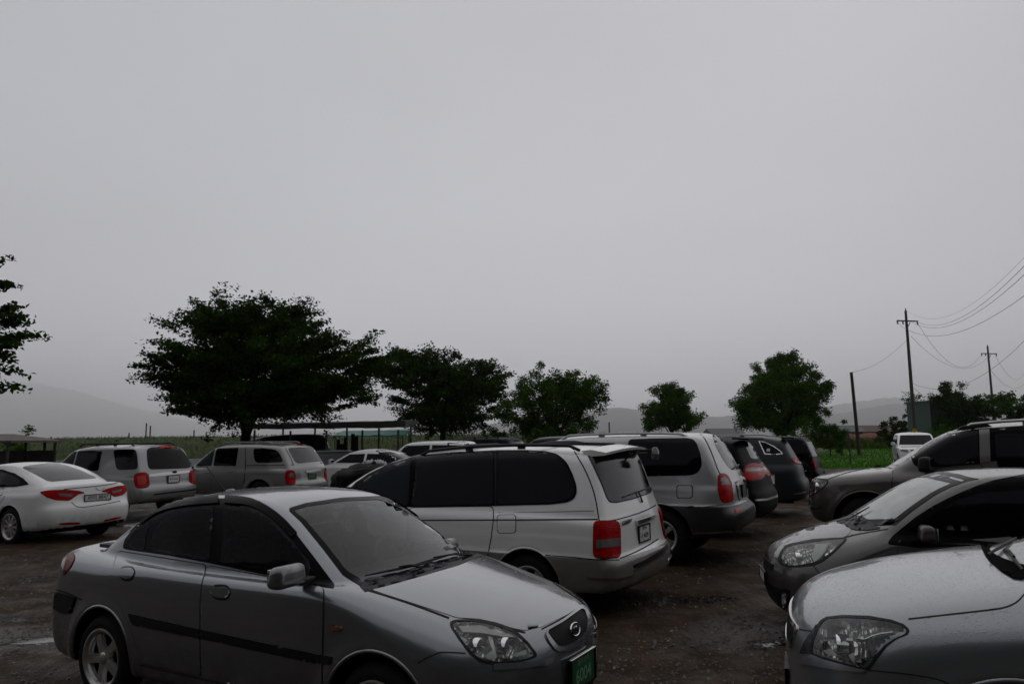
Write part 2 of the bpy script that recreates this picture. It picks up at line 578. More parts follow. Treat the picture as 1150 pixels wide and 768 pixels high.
class Car:
    def __init__(s, name, label, cat, group, x, y, deg, cfg, h=.025):
        s.c = cfg
        s.root = empty(name, (x, y, float(gz(x, y)) + cfg.get('dz', 0)), math.radians(deg), label=label, cat=cat, group=group)
        s.Mw = Matrix.Translation(s.root.location) @ Matrix.Rotation(math.radians(deg), 4, 'Z')
        s.Mi = s.Mw.inverted()
        s.low = Grid2(cfg['low'], rounds=cfg.get('lr', 2)); s.grn = Grid2(cfg['green'], rounds=cfg.get('gr', 2))
        s.sec = Grid2([(y_, z) for y_, z in cfg['sec']] + [(-y_, z) for y_, z in reversed(cfg['sec'])])
        s.gsec = Grid2([(y_, z) for y_, z in cfg['gsec']] + [(-y_, z) for y_, z in reversed(cfg['gsec'])])
        s.paint = cfg['paint']
        s._mesh(h)

    # ---- signed distance of the painted shell
    def f(s, P):
        c = s.c
        x, y, z = P[:, 0], np.abs(P[:, 1]), P[:, 2]
        W = c['W']
        u = y / W
        # nose and tail are rounded in plan
        fx0, fx1 = c.get('fz', (.5, 1.5)); rx0, rx1 = c.get('rz', (-.7, -1.6))
        wf = sstep(fx0, fx1, x); wr = sstep(-rx0, -rx1, -x)
        xs = x + wf * c['fdrop'] * u ** c.get('fpow', 2.6) - wr * c['rdrop'] * u ** c.get('rpow', 3.0)
        zs = z + c.get('crown', .03) * u * u
        d_side = s.low(xs, zs)
        # tapering waist in plan
        tx = np.interp(x, *zip(*c['waist']))
        bump = np.zeros_like(x)
        for wx in c['wheels']:
            r = np.hypot(x - wx, z - c['wr'])
            bump += c.get('flare', .018) * np.exp(-((r - c['arch'] - .035) / .055) ** 2) * sstep(1.25 * c['arch'] + c['wr'] + .12, c['wr'], z)
        if 'relief' in c: bump += c['relief'](x, y, z)
        d_sec = s.sec(y + tx - bump, z)
        k = c.get('k', .07) + c.get('kend', .12) * np.maximum(wf, wr)
        d = smax(d_side, d_sec, k)
        # greenhouse
        gx = x + y * y * (c.get('wcurve', .16) * sstep(-.3, .6, x) - c.get('rcurve', .14) * (1 - sstep(-1.2, -.4, x)))
        gz_ = z + c.get('rcrown', .05) * (y / .65) ** 2
        gt = np.interp(x, *zip(*c['gwaist']))
        d_g = smax(s.grn(gx, gz_), s.gsec(y + gt, z), c.get('kg', .10))
        d = smin(d, d_g, c.get('ku', .035))
        if 'extra' in c: d = c['extra'](x, y, z, d)
        # wheel arches
        for wx in c['wheels']:
            r = np.hypot(x - wx, z - c['wr'])
            cyl = np.maximum(r - c['arch'], (W - c.get('archdepth', .34)) - y)
            d = smax(d, -cyl, .012)
        return d

    def grad(s, P, e=.006):
        g = np.empty_like(P)
        for a in range(3):
            q = P.copy(); q[:, a] += e; r = P.copy(); r[:, a] -= e
            g[:, a] = (s.f(q) - s.f(r)) / (2 * e)
        return g

    def project(s, P, it=2):
        for _ in range(it):
            g = s.grad(P); d = s.f(P)
            P = P - np.clip(d / np.maximum((g * g).sum(1), .2), -.02, .02)[:, None] * g
        return P

    def _mesh(s, h):
        c = s.c
        x0, x1 = c['x']; W = c['W'] + .12; H = c['H'] + .12
        nx = int((x1 - x0 + .3) / h); ny = int(W / h) + 1; nz = int((H - .1) / h)
        xs = x0 - .15 + np.arange(nx) * h; ys = (np.arange(ny) + .5) * h; zs = .1 + np.arange(nz) * h
        X, Y, Z = np.meshgrid(xs, ys, zs, indexing='ij')
        v = s.f(np.stack([X.ravel(), Y.ravel(), Z.ravel()], 1)).reshape(X.shape)
        v = np.concatenate([v[:, ::-1], v], 1)
        V, Q = surface_nets(v, (xs[0], -ys[-1], zs[0]), h)
        V = s.project(V, 3)
        s.V, s.Q = V, Q
        s.bvh = BVHTree.FromPolygons([tuple(p) for p in V], [tuple(q) for q in Q])
        s.cut = np.zeros(len(Q), bool)

    def finish_body(s, name='body'):
        c = s.c
        V, Q = s.V, s.Q[~s.cut]
        C = V[Q].mean(1)
        n = np.cross(V[Q[:, 2]] - V[Q[:, 0]], V[Q[:, 3]] - V[Q[:, 1]]); n /= np.linalg.norm(n, axis=1)[:, None] + 1e-9
        mi = np.zeros(len(Q), np.int32)
        for wx in c['wheels']:
            r = np.hypot(C[:, 0] - wx, C[:, 2] - c['wr'])
            rad = (n[:, 0] * (C[:, 0] - wx) + n[:, 2] * (C[:, 2] - c['wr'])) / np.maximum(r, .01)
            inner = (r < c['arch'] + .012) & (np.abs(C[:, 1]) > c['W'] - c.get('archdepth', .34) - .03) & ((rad < -.6) | (np.abs(C[:, 1]) < c['W'] - .1))
            mi[inner] = 1
        mi[(n[:, 2] < -.75) & (C[:, 2] < .36)] = 1
        s.body = np_mesh(name, V, Q, [s.paint, M['under']], s.root, True, mi)
        bm = bmesh.new(); bm.from_mesh(s.body.data)
        bmesh.ops.delete(bm, geom=[v for v in bm.verts if not v.link_faces], context='VERTS')
        bm.to_mesh(s.body.data); bm.free()
        return s.body

    # ---- mapping outlines onto the shell
    def ray(s, p, proj):
        a, b = float(p[0]), float(p[1])
        if proj == 'S': return Vector((a, 4, b)), Vector((0, -1, 0))
        if proj == 'R': return Vector((a, -4, b)), Vector((0, 1, 0))
        if proj == 'F': return Vector((8, a, b)), Vector((-1, 0, 0))
        if proj == 'B': return Vector((-8, a, b)), Vector((1, 0, 0))
        if proj == 'T': return Vector((a, b, 6)), Vector((0, 0, -1))
        d = pix_dir(a, b)
        return s.Mi @ Vector((0, 0, CAM_H)), (s.Mi.to_3x3() @ d).normalized()

    def hit(s, P2, proj):
        out = []; miss = []; dist = []
        for i, p in enumerate(P2):
            o, d = s.ray(p, proj)
            loc, nor, idx, ds = s.bvh.ray_cast(o, d)
            out.append(loc); dist.append(ds if loc is not None else None)
            if loc is None: miss.append(i)
        if miss:
            good = [x for x in dist if x is not None]
            for i in miss:
                o, d = s.ray(P2[i], proj)
                # nearest hit neighbour gives the depth
                best = min((j for j in range(len(P2)) if dist[j] is not None), key=lambda j: (P2[j][0] - P2[i][0]) ** 2 + (P2[j][1] - P2[i][1]) ** 2, default=None)
                ds = dist[best] if best is not None else (s.root.location - Vector((0, 0, CAM_H))).length
                loc = s.bvh.find_nearest(o + d * ds)[0]
                out[i] = loc
        return s.project(np.array([tuple(p) for p in out]), 2)

    def patch(s, name, poly, proj, mat, off=.003, res=None, parent=None, mirror=True, skirt=.006, smooth=0, label=None,
              hole=None, rad=None, cut=False, cutmargin=.0, flatten=0.0):
        """a sheet of real thickness that follows the shell inside an outline"""
        pol = np.asarray(poly, float)
        if smooth: pol = fillet(pol, rad or (5.0 if proj == 'P' else .05))
        if res is None: res = 4.0 if proj == 'P' else .035
        if pol.shape[0] > 2 and np.cross(np.roll(pol, -1, 0) - pol, np.roll(pol, -2, 0) - np.roll(pol, -1, 0)).sum() < 0: pol = pol[::-1]
        B = resample(pol, res)
        ring = list(B); edges = [(i, (i + 1) % len(B)) for i in range(len(B))]
        Hs = []
        if hole is not None:
            for H in (hole if isinstance(hole, list) and np.ndim(hole[0]) == 2 else [hole]):
                H = np.asarray(H, float)
                if smooth: H = fillet(H, rad or (5.0 if proj == 'P' else .05))
                hb = resample(H, res); n0 = len(ring)
                ring += list(hb); edges += [(n0 + i, n0 + (i + 1) % len(hb)) for i in range(len(hb))]
                Hs.append(H)
        lo, hi = pol.min(0), pol.max(0)
        gx, gy = np.meshgrid(np.arange(lo[0], hi[0] + res, res), np.arange(lo[1], hi[1] + res, res * .87), indexing='ij')
        gx = gx + (np.arange(gx.shape[1]) % 2)[None] * res * .5
        G = np.stack([gx.ravel(), gy.ravel()], 1)
        R = np.array(ring)
        keep = pip(G, pol)
        for H in Hs: keep &= ~pip(G, H)
        G = G[keep]
        if len(G):
            dm = np.sqrt(((G[:, None] - R[None]) ** 2).sum(2)).min(1)
            G = G[dm > res * .45]
        allp = np.concatenate([R, G]) if len(G) else R
        vs, es, fs, *_ = delaunay_2d_cdt([Vector(p) for p in allp], edges, [], 0, 1e-6)
        vs = np.array([tuple(v) for v in vs]); fs = np.array([tuple(f) for f in fs if len(f) == 3])
        cen = vs[fs].mean(1)
        ok = pip(cen, pol)
        for H in Hs: ok &= ~pip(cen, H)
        fs = fs[ok]
        used = np.unique(fs); remap = -np.ones(len(vs), int); remap[used] = np.arange(len(used))
        vs = vs[used]; fs = remap[fs]
        S3 = s.hit(vs, proj)
        g = s.grad(S3); nrm = g / (np.linalg.norm(g, axis=1)[:, None] + 1e-9)
        if cut:
            s._cut(vs, fs, S3, proj, pol, cutmargin)
        # orient
        fn = np.cross(S3[fs[:, 1]] - S3[fs[:, 0]], S3[fs[:, 2]] - S3[fs[:, 0]])
        flip = (fn * nrm[fs].mean(1)).sum(1) < 0
        fs[flip] = fs[flip][:, ::-1]
        # boundary edges
        ed = np.concatenate([fs[:, [0, 1]], fs[:, [1, 2]], fs[:, [2, 0]]])
        keyset = {(a, b) for a, b in ed}
        bnd = [(a, b) for a, b in ed if (b, a) not in keyset]
        top = S3 + nrm * off
        V = [tuple(p) for p in top]; F = [tuple(int(i) for i in f) for f in fs]
        bmap = {}
        if skirt:
            for a, b in bnd:
                for q in (a, b):
                    if q not in bmap:
                        bmap[q] = len(V); V.append(tuple(S3[q] + nrm[q] * (off - skirt)))
                F.append((int(b), int(a), bmap[a], bmap[b]))
        par = parent or s.root
        o = mesh_obj(name, V, F, mat, par)
        o.data.set_sharp_from_angle(angle=math.radians(55))
        if label: o['label'] = label
        res_ = [o]
        if mirror:
            par2 = s.mir.get(parent.name, s.root) if parent is not None else s.root
            o2 = mesh_obj(name, [(x, -y, z) for x, y, z in V], [tuple(reversed(f)) for f in F], mat, par2)
            o2.data.set_sharp_from_angle(angle=math.radians(55))
            if label: o2['label'] = label
            s.mir[o.name] = o2
            res_.append(o2)
        return res_

    mir = {}

    def _cut(s, vs, fs, S3, proj, pol, margin):
        # shell faces wholly inside the outline are taken out
        C = s.V[s.Q].mean(1)
        for sign in (1, -1):
            Pm = S3.copy(); Pm[:, 1] *= sign
            c0 = Pm.mean(0); rad = np.linalg.norm(Pm - c0, axis=1).max()
            cand = np.nonzero((np.linalg.norm(C - c0, axis=1) < rad + .05) & ~s.cut)[0]
            tree = BVHTree.FromPolygons([tuple(p) for p in Pm], [tuple(int(i) for i in f) for f in fs])
            # boundary verts in 3d
            ed = np.concatenate([fs[:, [0, 1]], fs[:, [1, 2]], fs[:, [2, 0]]]); ks = {(a, b) for a, b in ed}
            bv = np.unique([a for a, b in ed if (b, a) not in ks])
            Bp = Pm[bv]
            for i in cand:
                q = s.V[s.Q[i]]
                ok = True
                for p in q:
                    r = tree.find_nearest(Vector(p), .012)
                    if r[0] is None or (margin and np.linalg.norm(Bp - p, axis=1).min() < margin): ok = False; break
                if ok: s.cut[i] = True
            if abs(S3[:, 1].mean()) < .12: break

    def strip(s, name, line, proj, width, mat, off=.0015, parent=None, mirror=True, smooth=1, **k):
        L = chaikin(np.asarray(line, float), smooth, False) if smooth and len(line) > 2 else np.asarray(line, float)
        t = np.gradient(L, axis=0); t /= np.linalg.norm(t, axis=1)[:, None] + 1e-9
        n = np.stack([-t[:, 1], t[:, 0]], 1) * width / 2
        poly = np.concatenate([L + n, (L - n)[::-1]])
        return s.patch(name, poly, proj, mat, off, parent=parent, mirror=mirror, skirt=off + .001, **k)

    def loc(s, p, proj='P', off=0.0):
        P = s.hit(np.array([p], float), proj)
        g = s.grad(P)[0]; g = g / np.linalg.norm(g)
        return Vector(P[0] + g * off), Vector(g)

    # ---- wheels
    def wheels(s, style='five', mat=None):
        c = s.c; R = c['wr']; rr = c.get('rim', R * .66); w = c.get('tw', .2)
        t = MB()
        hw = w / 2
        t.lathe([(rr - .01, -hw + .01), (rr + .012, -hw), (rr + .5 * (R - rr), -hw - .008), (R - .02, -hw + .012), (R - .004, -hw + .035), (R, -hw * .4), (R, hw * .4),
                 (R - .004, hw - .035), (R - .02, hw - .012), (rr + .5 * (R - rr), hw + .008), (rr + .012, hw), (rr - .01, hw - .01)], n=48)
        tyre = t.build('wheel', M['rubber'], s.root, sharp=0)
        m = MB()
        m.lathe([(rr - .012, -hw + .01), (rr - .03, -hw + .05), (rr - .03, hw - .03), (rr - .012, hw - .012), (rr + .012, hw - .004), (rr + .012, hw + .002), (rr, hw + .004), (rr - .022, hw - .012), (rr - .035, hw - .05)], n=40)
        m.lathe([(.001, hw - .012), (.03, hw - .013), (.045, hw - .02), (.055, hw - .03), (.06, hw - .07), (.001, hw - .08)], n=20)
        n = {'five': 5, 'six': 6, 'seven': 7, 'ten': 10}[style]
        for k in range(n):
            a = 2 * PI * k / n + .3
            Ro = Matrix.Rotation(a, 3, 'Y')
            s0, s1 = (.05, .038) if n < 7 else (.032, .024)
            V = []
            for (r_, wd, o_) in ((.03, s0, .02), (.5 * rr, s0 * .8, .016), (rr - .02, s1 * 1.3, .022)):
                for (xx, yy) in ((-wd / 2, -.03), (-wd / 2 * .8, 0), (wd / 2 * .8, 0), (wd / 2, -.03)):
                    V.append(Ro @ Vector((xx * 1.6, hw - o_ + yy, r_)))
            F = []
            for i in range(2):
                for j in range(3):
                    F.append((i * 4 + j, i * 4 + j + 1, (i + 1) * 4 + j + 1, (i + 1) * 4 + j))
            m.add(V, F)
        rim = m.build('rim', mat or M['alloy'], tyre, sharp=35)
        d = MB(); d.lathe([(.001, hw - .09), (rr - .03, hw - .09)], n=24)
        disc = d.build('brake_disc', M['under'], tyre)
        first = True
        for wx in c['wheels']:
            for sg in (1, -1):
                y = sg * (c['W'] - hw - c.get('tin', .02))
                if first: o = tyre; first = False
                else:
                    o = link_mesh('wheel', tyre.data, s.root)
                    link_mesh('rim', rim.data, o); link_mesh('brake_disc', disc.data, o)
                o.location = (wx, y, R)
                o.rotation_euler = (0, random.uniform(0, 2), 0 if sg > 0 else PI)

    def arch_lips(s):
        c = s.c
        for wx in c['wheels']:
            pts = []
            for a in np.linspace(-.42, PI + .42, 40):
                x, z = wx + (c['arch'] + .012) * math.cos(a), c['wr'] + (c['arch'] + .012) * math.sin(a)
                if z < c.get('lipz', .24): continue
                o, d = s.ray((x, z), 'S')
                r = s.bvh.ray_cast(o, d)
                if r[0] is None or r[0].y < c['W'] - .16: continue
                pts.append(Vector((x, r[0].y - .006, z)))
            if len(pts) > 5:
                for sg in (1, -1):
                    tube('wheel_arch_lip', [(p.x, p.y * sg, p.z) for p in pts], c.get('lip', .014), c.get('lipmat') or s.paint, s.root, 8)

    # ---- number plate on a face of the car
    def plate(s, p, proj, w, hgt, style, lines, off=.012, frame=True, tilt=0.0):
        L, g = s.loc(p, proj, off)
        yaw = math.atan2(g.y, g.x)
        fr = 1 if abs(yaw) < PI / 2 else -1
        yaw = 0 if fr > 0 else PI
        bg, fg = (M['plate_green'], M['plate_text']) if style == 'green' else (M['plate_white'], M['plate_dark'])
        o = rbox('license_plate', (.012, w, hgt), bg, s.root, L, (0, -tilt if fr > 0 else -tilt, yaw), r=.004)
        if frame:
            m = MB(); t = .012
            m.box((.004, 0, hgt / 2), (.02, w + 2 * t, t)); m.box((.004, 0, -hgt / 2), (.02, w + 2 * t, t))
            m.box((.004, w / 2, 0), (.02, t, hgt - t)); m.box((.004, -w / 2, 0), (.02, t, hgt - t))
            m.build('plate_frame', M['chrome_dull'] if frame == 'chrome' else M['black'], o, smooth=False)
        for (txt, size, dx, dz) in lines:
            text('lettering', txt, size, fg, o, (.0075, dx, dz))
        return o


def text(name, txt, size, mat, parent, loc, ext=.001, rot=(PI / 2, 0, PI / 2), bold=0.0, xs=1.0):
    cu = bpy.data.curves.new(name, 'FONT')
    cu.body = txt; cu.size = size; cu.align_x = 'CENTER'; cu.align_y = 'CENTER'; cu.extrude = ext; cu.offset = bold
    tmp = bpy.data.objects.new(name, cu); COL.objects.link(tmp)
    bpy.context.view_layer.update()
    me = bpy.data.meshes.new_from_object(tmp.evaluated_get(bpy.context.evaluated_depsgraph_get()))
    bpy.data.objects.remove(tmp)
    me.materials.clear(); me.materials.append(mat)
    o = link_mesh(name, me, parent, loc, rot)
    o.scale = (xs, 1, 1)
    return o


def Z(ox, oy, sc, pts):
    """outline read off an enlarged view of the photograph: picture pixels = origin + scale * view pixels"""
    return [(ox + sc * x, oy + sc * y) for x, y in pts]

# ================================================================== silhouettes of each kind of car (metres, x from mid wheelbase)
def sill_sec(W, belt, top, tuck=.05, z0=.18, sh=.015):
    """front-view half outline of the lower body"""
    return [(W - tuck, z0), (W - tuck * .45, z0 + .12), (W - .008, z0 + .27), (W, z0 + .38), (W - .001, belt - .22), (W - sh * .5, belt - .085), (W - sh - .028, belt), (W - .12, top + .06), (W - .3, top + .2)]


C_SEDAN = dict(W=.8475, H=1.47, x=(-2.16, 2.10), wheels=(1.25, -1.25), wr=.298, arch=.352, rim=.198, tw=.185,
    low=[(1.90, .20), (2.02, .22), (2.085, .30), (2.10, .42), (2.105, .55), (2.085, .66), (2.04, .735), (1.96, .785), (1.80, .845), (1.60, .895), (1.35, .945), (1.10, .985), (.9, 1.0), (.4, .985),
         (-.6, .99), (-1.2, 1.0), (-1.55, 1.02), (-1.85, 1.03), (-2.00, 1.025), (-2.06, 1.0), (-2.085, .90), (-2.11, .76), (-2.15, .66), (-2.16, .50), (-2.13, .34), (-2.05, .24), (-1.9, .21), (-1.0, .19), (1.0, .19)],
    green=[(1.10, .93), (1.02, .985), (.80, 1.105), (.55, 1.245), (.32, 1.365), (.15, 1.425), (-.05, 1.458), (-.35, 1.47), (-.65, 1.46), (-.92, 1.42), (-1.12, 1.36), (-1.35, 1.245), (-1.55, 1.13), (-1.68, 1.045), (-1.75, .95), (-1.5, .8), (.9, .8)],
    sec=sill_sec(.8475, 1.0, 1.02), gsec=[(.79, .80), (.755, .96), (.722, 1.10), (.68, 1.25), (.615, 1.38), (.565, 1.47), (.5, 1.6)],
    waist=[(-2.16, .07), (-1.7, .03), (-1.2, .008), (-.5, 0), (.7, 0), (1.3, .012), (1.7, .04), (2.1, .10)], gwaist=[(-1.8, .13), (-1.2, .05), (-.6, .0), (.3, .0), (1.0, .05)],
    fdrop=.36, rdrop=.16, fpow=2.4, crown=.045, k=.045, kend=.09, kg=.09, ku=.02, flare=.022, paint=M['silver'],)

C_VAN = dict(W=.95, H=1.79, x=(-2.52, 2.40), wheels=(1.455, -1.455), wr=.325, arch=.385, rim=.20, tw=.205,
    low=[(2.2, .26), (2.34, .30), (2.39, .42), (2.40, .58), (2.36, .72), (2.28, .82), (2.05, .93), (1.75, 1.02), (1.5, 1.08), (1.2, 1.10), (0, 1.09), (-1.8, 1.10), (-2.36, 1.10), (-2.41, 1.0), (-2.43, .85), (-2.445, .74), (-2.46, .68), (-2.52, .64), (-2.53, .55), (-2.51, .42), (-2.44, .32), (-2.3, .28), (-1.4, .25), (1.4, .25)],
    green=[(1.86, 1.0), (1.77, 1.08), (1.52, 1.235), (1.22, 1.41), (.94, 1.545), (.66, 1.635), (.36, 1.70), (-.05, 1.735), (-.7, 1.775), (-1.3, 1.785), (-1.8, 1.775), (-2.12, 1.745), (-2.20, 1.68), (-2.265, 1.47), (-2.33, 1.25), (-2.40, 1.05), (-2.40, .9), (-2.2, .8), (1.4, .85)],
    sec=sill_sec(.95, 1.085, 1.11, tuck=.06, z0=.24), gsec=[(.93, .85), (.90, 1.06), (.865, 1.20), (.815, 1.38), (.765, 1.54), (.715, 1.67), (.66, 1.78), (.55, 1.93)],
    waist=[(-2.5, .035), (-2.1, .01), (-1.5, 0), (1.0, 0), (1.5, .02), (2.0, .06), (2.4, .12)], gwaist=[(-2.4, .03), (-1.8, .0), (.2, .0), (.9, .03), (1.5, .10)],
    rz=(-1.5, -2.4), fdrop=.36, rdrop=.12, rcurve=.10, crown=.03, k=.05, kend=.07, kg=.11, ku=.018, flare=.012, paint=M['white_van'], tin=.03,
    relief=lambda x, y, z: .004 * sstep(.875, .835, z) + .010 * sstep(.675, .65, z))

C_SUV2 = dict(W=.93, H=1.80, x=(-2.45, 2.25), wheels=(1.375, -1.375), wr=.37, arch=.44, rim=.215, tw=.25,
    low=[(2.05, .34), (2.2, .38), (2.25, .5), (2.25, .68), (2.2, .85), (2.1, .96), (1.8, 1.04), (1.4, 1.10), (1.1, 1.14), (0, 1.15), (-2.2, 1.16), (-2.30, 1.15), (-2.335, 1.0), (-2.345, .84), (-2.37, .78), (-2.44, .74), (-2.455, .62), (-2.43, .50), (-2.3, .42), (-1.9, .36), (-1.0, .34), (1.0, .34)],
    green=[(1.35, 1.05), (1.2, 1.14), (.95, 1.33), (.72, 1.53), (.55, 1.66), (.35, 1.74), (0, 1.78), (-.8, 1.80), (-1.5, 1.795), (-1.88, 1.785), (-2.0, 1.735), (-2.09, 1.58), (-2.21, 1.35), (-2.30, 1.14), (-2.31, 1.0), (-2.1, .9), (1.2, .9)],
    sec=sill_sec(.93, 1.08, 1.12, z0=.32), gsec=[(.92, .9), (.89, 1.12), (.865, 1.28), (.825, 1.46), (.78, 1.62), (.735, 1.73), (.69, 1.80), (.6, 1.95)],
    waist=[(-2.5, .03), (-2.0, .006), (1.4, .0), (1.8, .03), (2.25, .09)], gwaist=[(-2.4, .03), (-1.8, 0), (.2, 0), (.7, .02), (1.3, .08)],
    rz=(-1.5, -2.3), fdrop=.25, rdrop=.11, rcurve=.08, crown=.03, k=.05, kend=.07, kg=.09, ku=.018, flare=.03, paint=M['silver_suv'],
    relief=lambda x, y, z: .018 * sstep(.83, .78, z))

C_HATCH = dict(W=.7975, H=1.485, x=(-1.72, 1.90), wheels=(1.1925, -1.1925), wr=.285, arch=.335, rim=.19, tw=.175,
    low=[(1.62, .20), (1.72, .22), (1.775, .32), (1.795, .45), (1.79, .60), (1.765, .70), (1.70, .765), (1.57, .835), (1.40, .90), (1.2, .96), (1.0, 1.015), (.8, 1.02), (0, .99), (-1.2, 1.05), (-1.55, 1.06), (-1.66, 1.0), (-1.70, .80), (-1.72, .6), (-1.70, .38), (-1.6, .25), (-1.0, .2), (1.0, .2)],
    green=[(1.08, .94), (.99, 1.01), (.80, 1.14), (.60, 1.265), (.42, 1.36), (.22, 1.43), (0, 1.47), (-.4, 1.49), (-.9, 1.47), (-1.25, 1.43), (-1.42, 1.37), (-1.52, 1.22), (-1.62, 1.03), (-1.62, .9), (-1.3, .8), (1.0, .8)],
    sec=sill_sec(.7975, .96, 1.0), gsec=[(.77, .8), (.745, .98), (.71, 1.12), (.665, 1.26), (.615, 1.38), (.57, 1.47), (.5, 1.6)],
    waist=[(-1.7, .06), (-1.2, .005), (.8, 0), (1.2, .01), (1.55, .05), (1.8, .12)], gwaist=[(-1.6, .1), (-1, .02), (-.4, 0), (.4, 0), (1.1, .05)],
    fdrop=.34, fz=(.4, 1.3), rdrop=.12, rz=(-.7, -1.5), crown=.05, k=.05, kend=.10, kg=.08, ku=.02, flare=.022, paint=M['brown_grey'])

C_SUVF = dict(W=.93, H=1.72, x=(-2.2, 2.27), wheels=(1.35, -1.35), wr=.35, arch=.42, rim=.22, tw=.22,
    low=[(2.05, .28), (2.18, .30), (2.25, .40), (2.27, .55), (2.265, .70), (2.25, .80), (2.20, .90), (2.08, .98), (1.85, 1.05), (1.55, 1.11), (1.25, 1.155), (1.0, 1.175), (0, 1.10), (-2.0, 1.12), (-2.15, 1.0), (-2.2, .7), (-2.17, .4), (-2.0, .3), (-1, .28), (1, .28)],
    green=[(1.25, 1.05), (1.12, 1.125), (.9, 1.26), (.65, 1.42), (.4, 1.57), (.15, 1.65), (-.3, 1.71), (-.9, 1.715), (-1.5, 1.69), (-1.9, 1.64), (-2.02, 1.4), (-2.1, 1.1), (-2.1, .95), (-1.9, .85), (1.1, .85)],
    sec=sill_sec(.93, 1.03, 1.07, z0=.26, sh=.02), gsec=[(.90, .85), (.875, 1.08), (.84, 1.24), (.79, 1.42), (.735, 1.58), (.69, 1.68), (.6, 1.85)],
    waist=[(-2.2, .05), (-1.5, .0), (1.2, .0), (1.6, .02), (2.27, .09)], gwaist=[(-2.1, .06), (-1.5, 0), (.2, 0), (.7, .02), (1.2, .07)],
    fdrop=.30, rdrop=.12, crown=.05, k=.07, kend=.10, kg=.09, ku=.02, flare=.03, paint=M['silver_wet'])

C_SUVE = dict(W=.955, H=1.80, x=(-2.55, 2.38), wheels=(1.45, -1.45), wr=.38, arch=.455, rim=.235, tw=.25,
    low=[(2.15, .34), (2.28, .36), (2.36, .46), (2.38, .62), (2.37, .80), (2.33, .95), (2.25, 1.02), (2.0, 1.07), (1.6, 1.12), (1.2, 1.16), (0, 1.14), (-2.3, 1.16), (-2.47, 1.1), (-2.53, .8), (-2.52, .5), (-2.4, .38), (-1, .33), (1, .33)],
    green=[(1.45, 1.06), (1.3, 1.15), (1.05, 1.31), (.8, 1.47), (.55, 1.62), (.35, 1.70), (0, 1.765), (-.8, 1.80), (-1.7, 1.785), (-2.2, 1.75), (-2.35, 1.6), (-2.46, 1.2), (-2.46, 1.0), (-2.2, .9), (1.3, .9)],
    sec=sill_sec(.955, 1.08, 1.12, z0=.32), gsec=[(.93, .9), (.90, 1.12), (.87, 1.28), (.825, 1.46), (.775, 1.62), (.725, 1.74), (.68, 1.80), (.6, 1.95)],
    waist=[(-2.5, .03), (-2, 0), (1.4, 0), (1.8, .02), (2.4, .09)], gwaist=[(-2.4, .03), (-1.8, 0), (.2, 0), (.8, .02), (1.4, .08)],
    fdrop=.27, rdrop=.1, crown=.035, k=.05, kend=.08, kg=.09, ku=.018, flare=.035, paint=M['suv_grey'])

C_SEDW = dict(W=.9325, H=1.475, x=(-2.48, 2.40), wheels=(1.40, -1.40), wr=.335, arch=.385, rim=.225, tw=.21,
    low=[(2.2, .2), (2.33, .25), (2.38, .42), (2.37, .6), (2.3, .72), (2.1, .81), (1.8, .90), (1.4, .96), (1.1, .99), (0, .98), (-1.4, 1.03), (-1.8, 1.075), (-2.15, 1.10), (-2.33, 1.11), (-2.38, 1.08), (-2.40, .97), (-2.41, .86), (-2.43, .75), (-2.475, .68), (-2.48, .52), (-2.44, .38), (-2.38, .30), (-2.2, .24), (-1, .19), (1, .19)],
    green=[(1.2, .92), (1.1, .99), (.8, 1.13), (.5, 1.28), (.25, 1.38), (0, 1.44), (-.35, 1.475), (-.75, 1.46), (-1.1, 1.41), (-1.45, 1.32), (-1.75, 1.21), (-1.98, 1.12), (-2.08, 1.0), (-1.8, .8), (1, .8)],
    sec=sill_sec(.9325, .98, 1.0), gsec=[(.88, .8), (.855, .98), (.80, 1.12), (.73, 1.27), (.665, 1.38), (.61, 1.47), (.5, 1.6)],
    waist=[(-2.48, .06), (-2.1, .03), (-1.4, 0), (1.2, 0), (1.8, .03), (2.4, .1)], gwaist=[(-2.1, .17), (-1.6, .08), (-.9, .0), (.3, 0), (1.1, .05)],
    fdrop=.32, rdrop=.2, crown=.04, k=.06, kend=.11, kg=.09, ku=.02, flare=.015, paint=M['white_paint'])

C_BOXY = dict(W=.90, H=1.72, x=(-2.24, 2.2), wheels=(1.31, -1.31), wr=.35, arch=.42, rim=.21, tw=.23,
    low=[(2.0, .32), (2.15, .36), (2.2, .5), (2.2, .75), (2.14, .95), (1.9, 1.02), (1.4, 1.06), (1.1, 1.08), (0, 1.08), (-2.0, 1.10), (-2.13, 1.09), (-2.17, .92), (-2.175, .80), (-2.235, .74), (-2.245, .58), (-2.2, .42), (-2.0, .36), (-1, .33), (1, .33)],
    green=[(1.2, 1.0), (1.08, 1.08), (.8, 1.30), (.55, 1.50), (.38, 1.62), (.15, 1.69), (-.4, 1.72), (-1.2, 1.72), (-1.75, 1.70), (-1.88, 1.64), (-1.97, 1.45), (-2.08, 1.2), (-2.13, 1.05), (-2.1, .9), (-1.9, .85), (1, .85)],
    sec=sill_sec(.90, 1.02, 1.06, z0=.3), gsec=[(.885, .85), (.86, 1.06), (.83, 1.24), (.785, 1.44), (.74, 1.6), (.70, 1.70), (.6, 1.85)],
    waist=[(-2.2, .03), (-1.8, .0), (1.3, 0), (2.2, .09)], gwaist=[(-2.1, .03), (-1.6, 0), (.2, 0), (1.1, .06)],
    rz=(-1.4, -2.1), fdrop=.25, rdrop=.10, rcurve=.07, crown=.03, k=.05, kend=.06, kg=.08, ku=.018, flare=.025, paint=M['silver_far'])

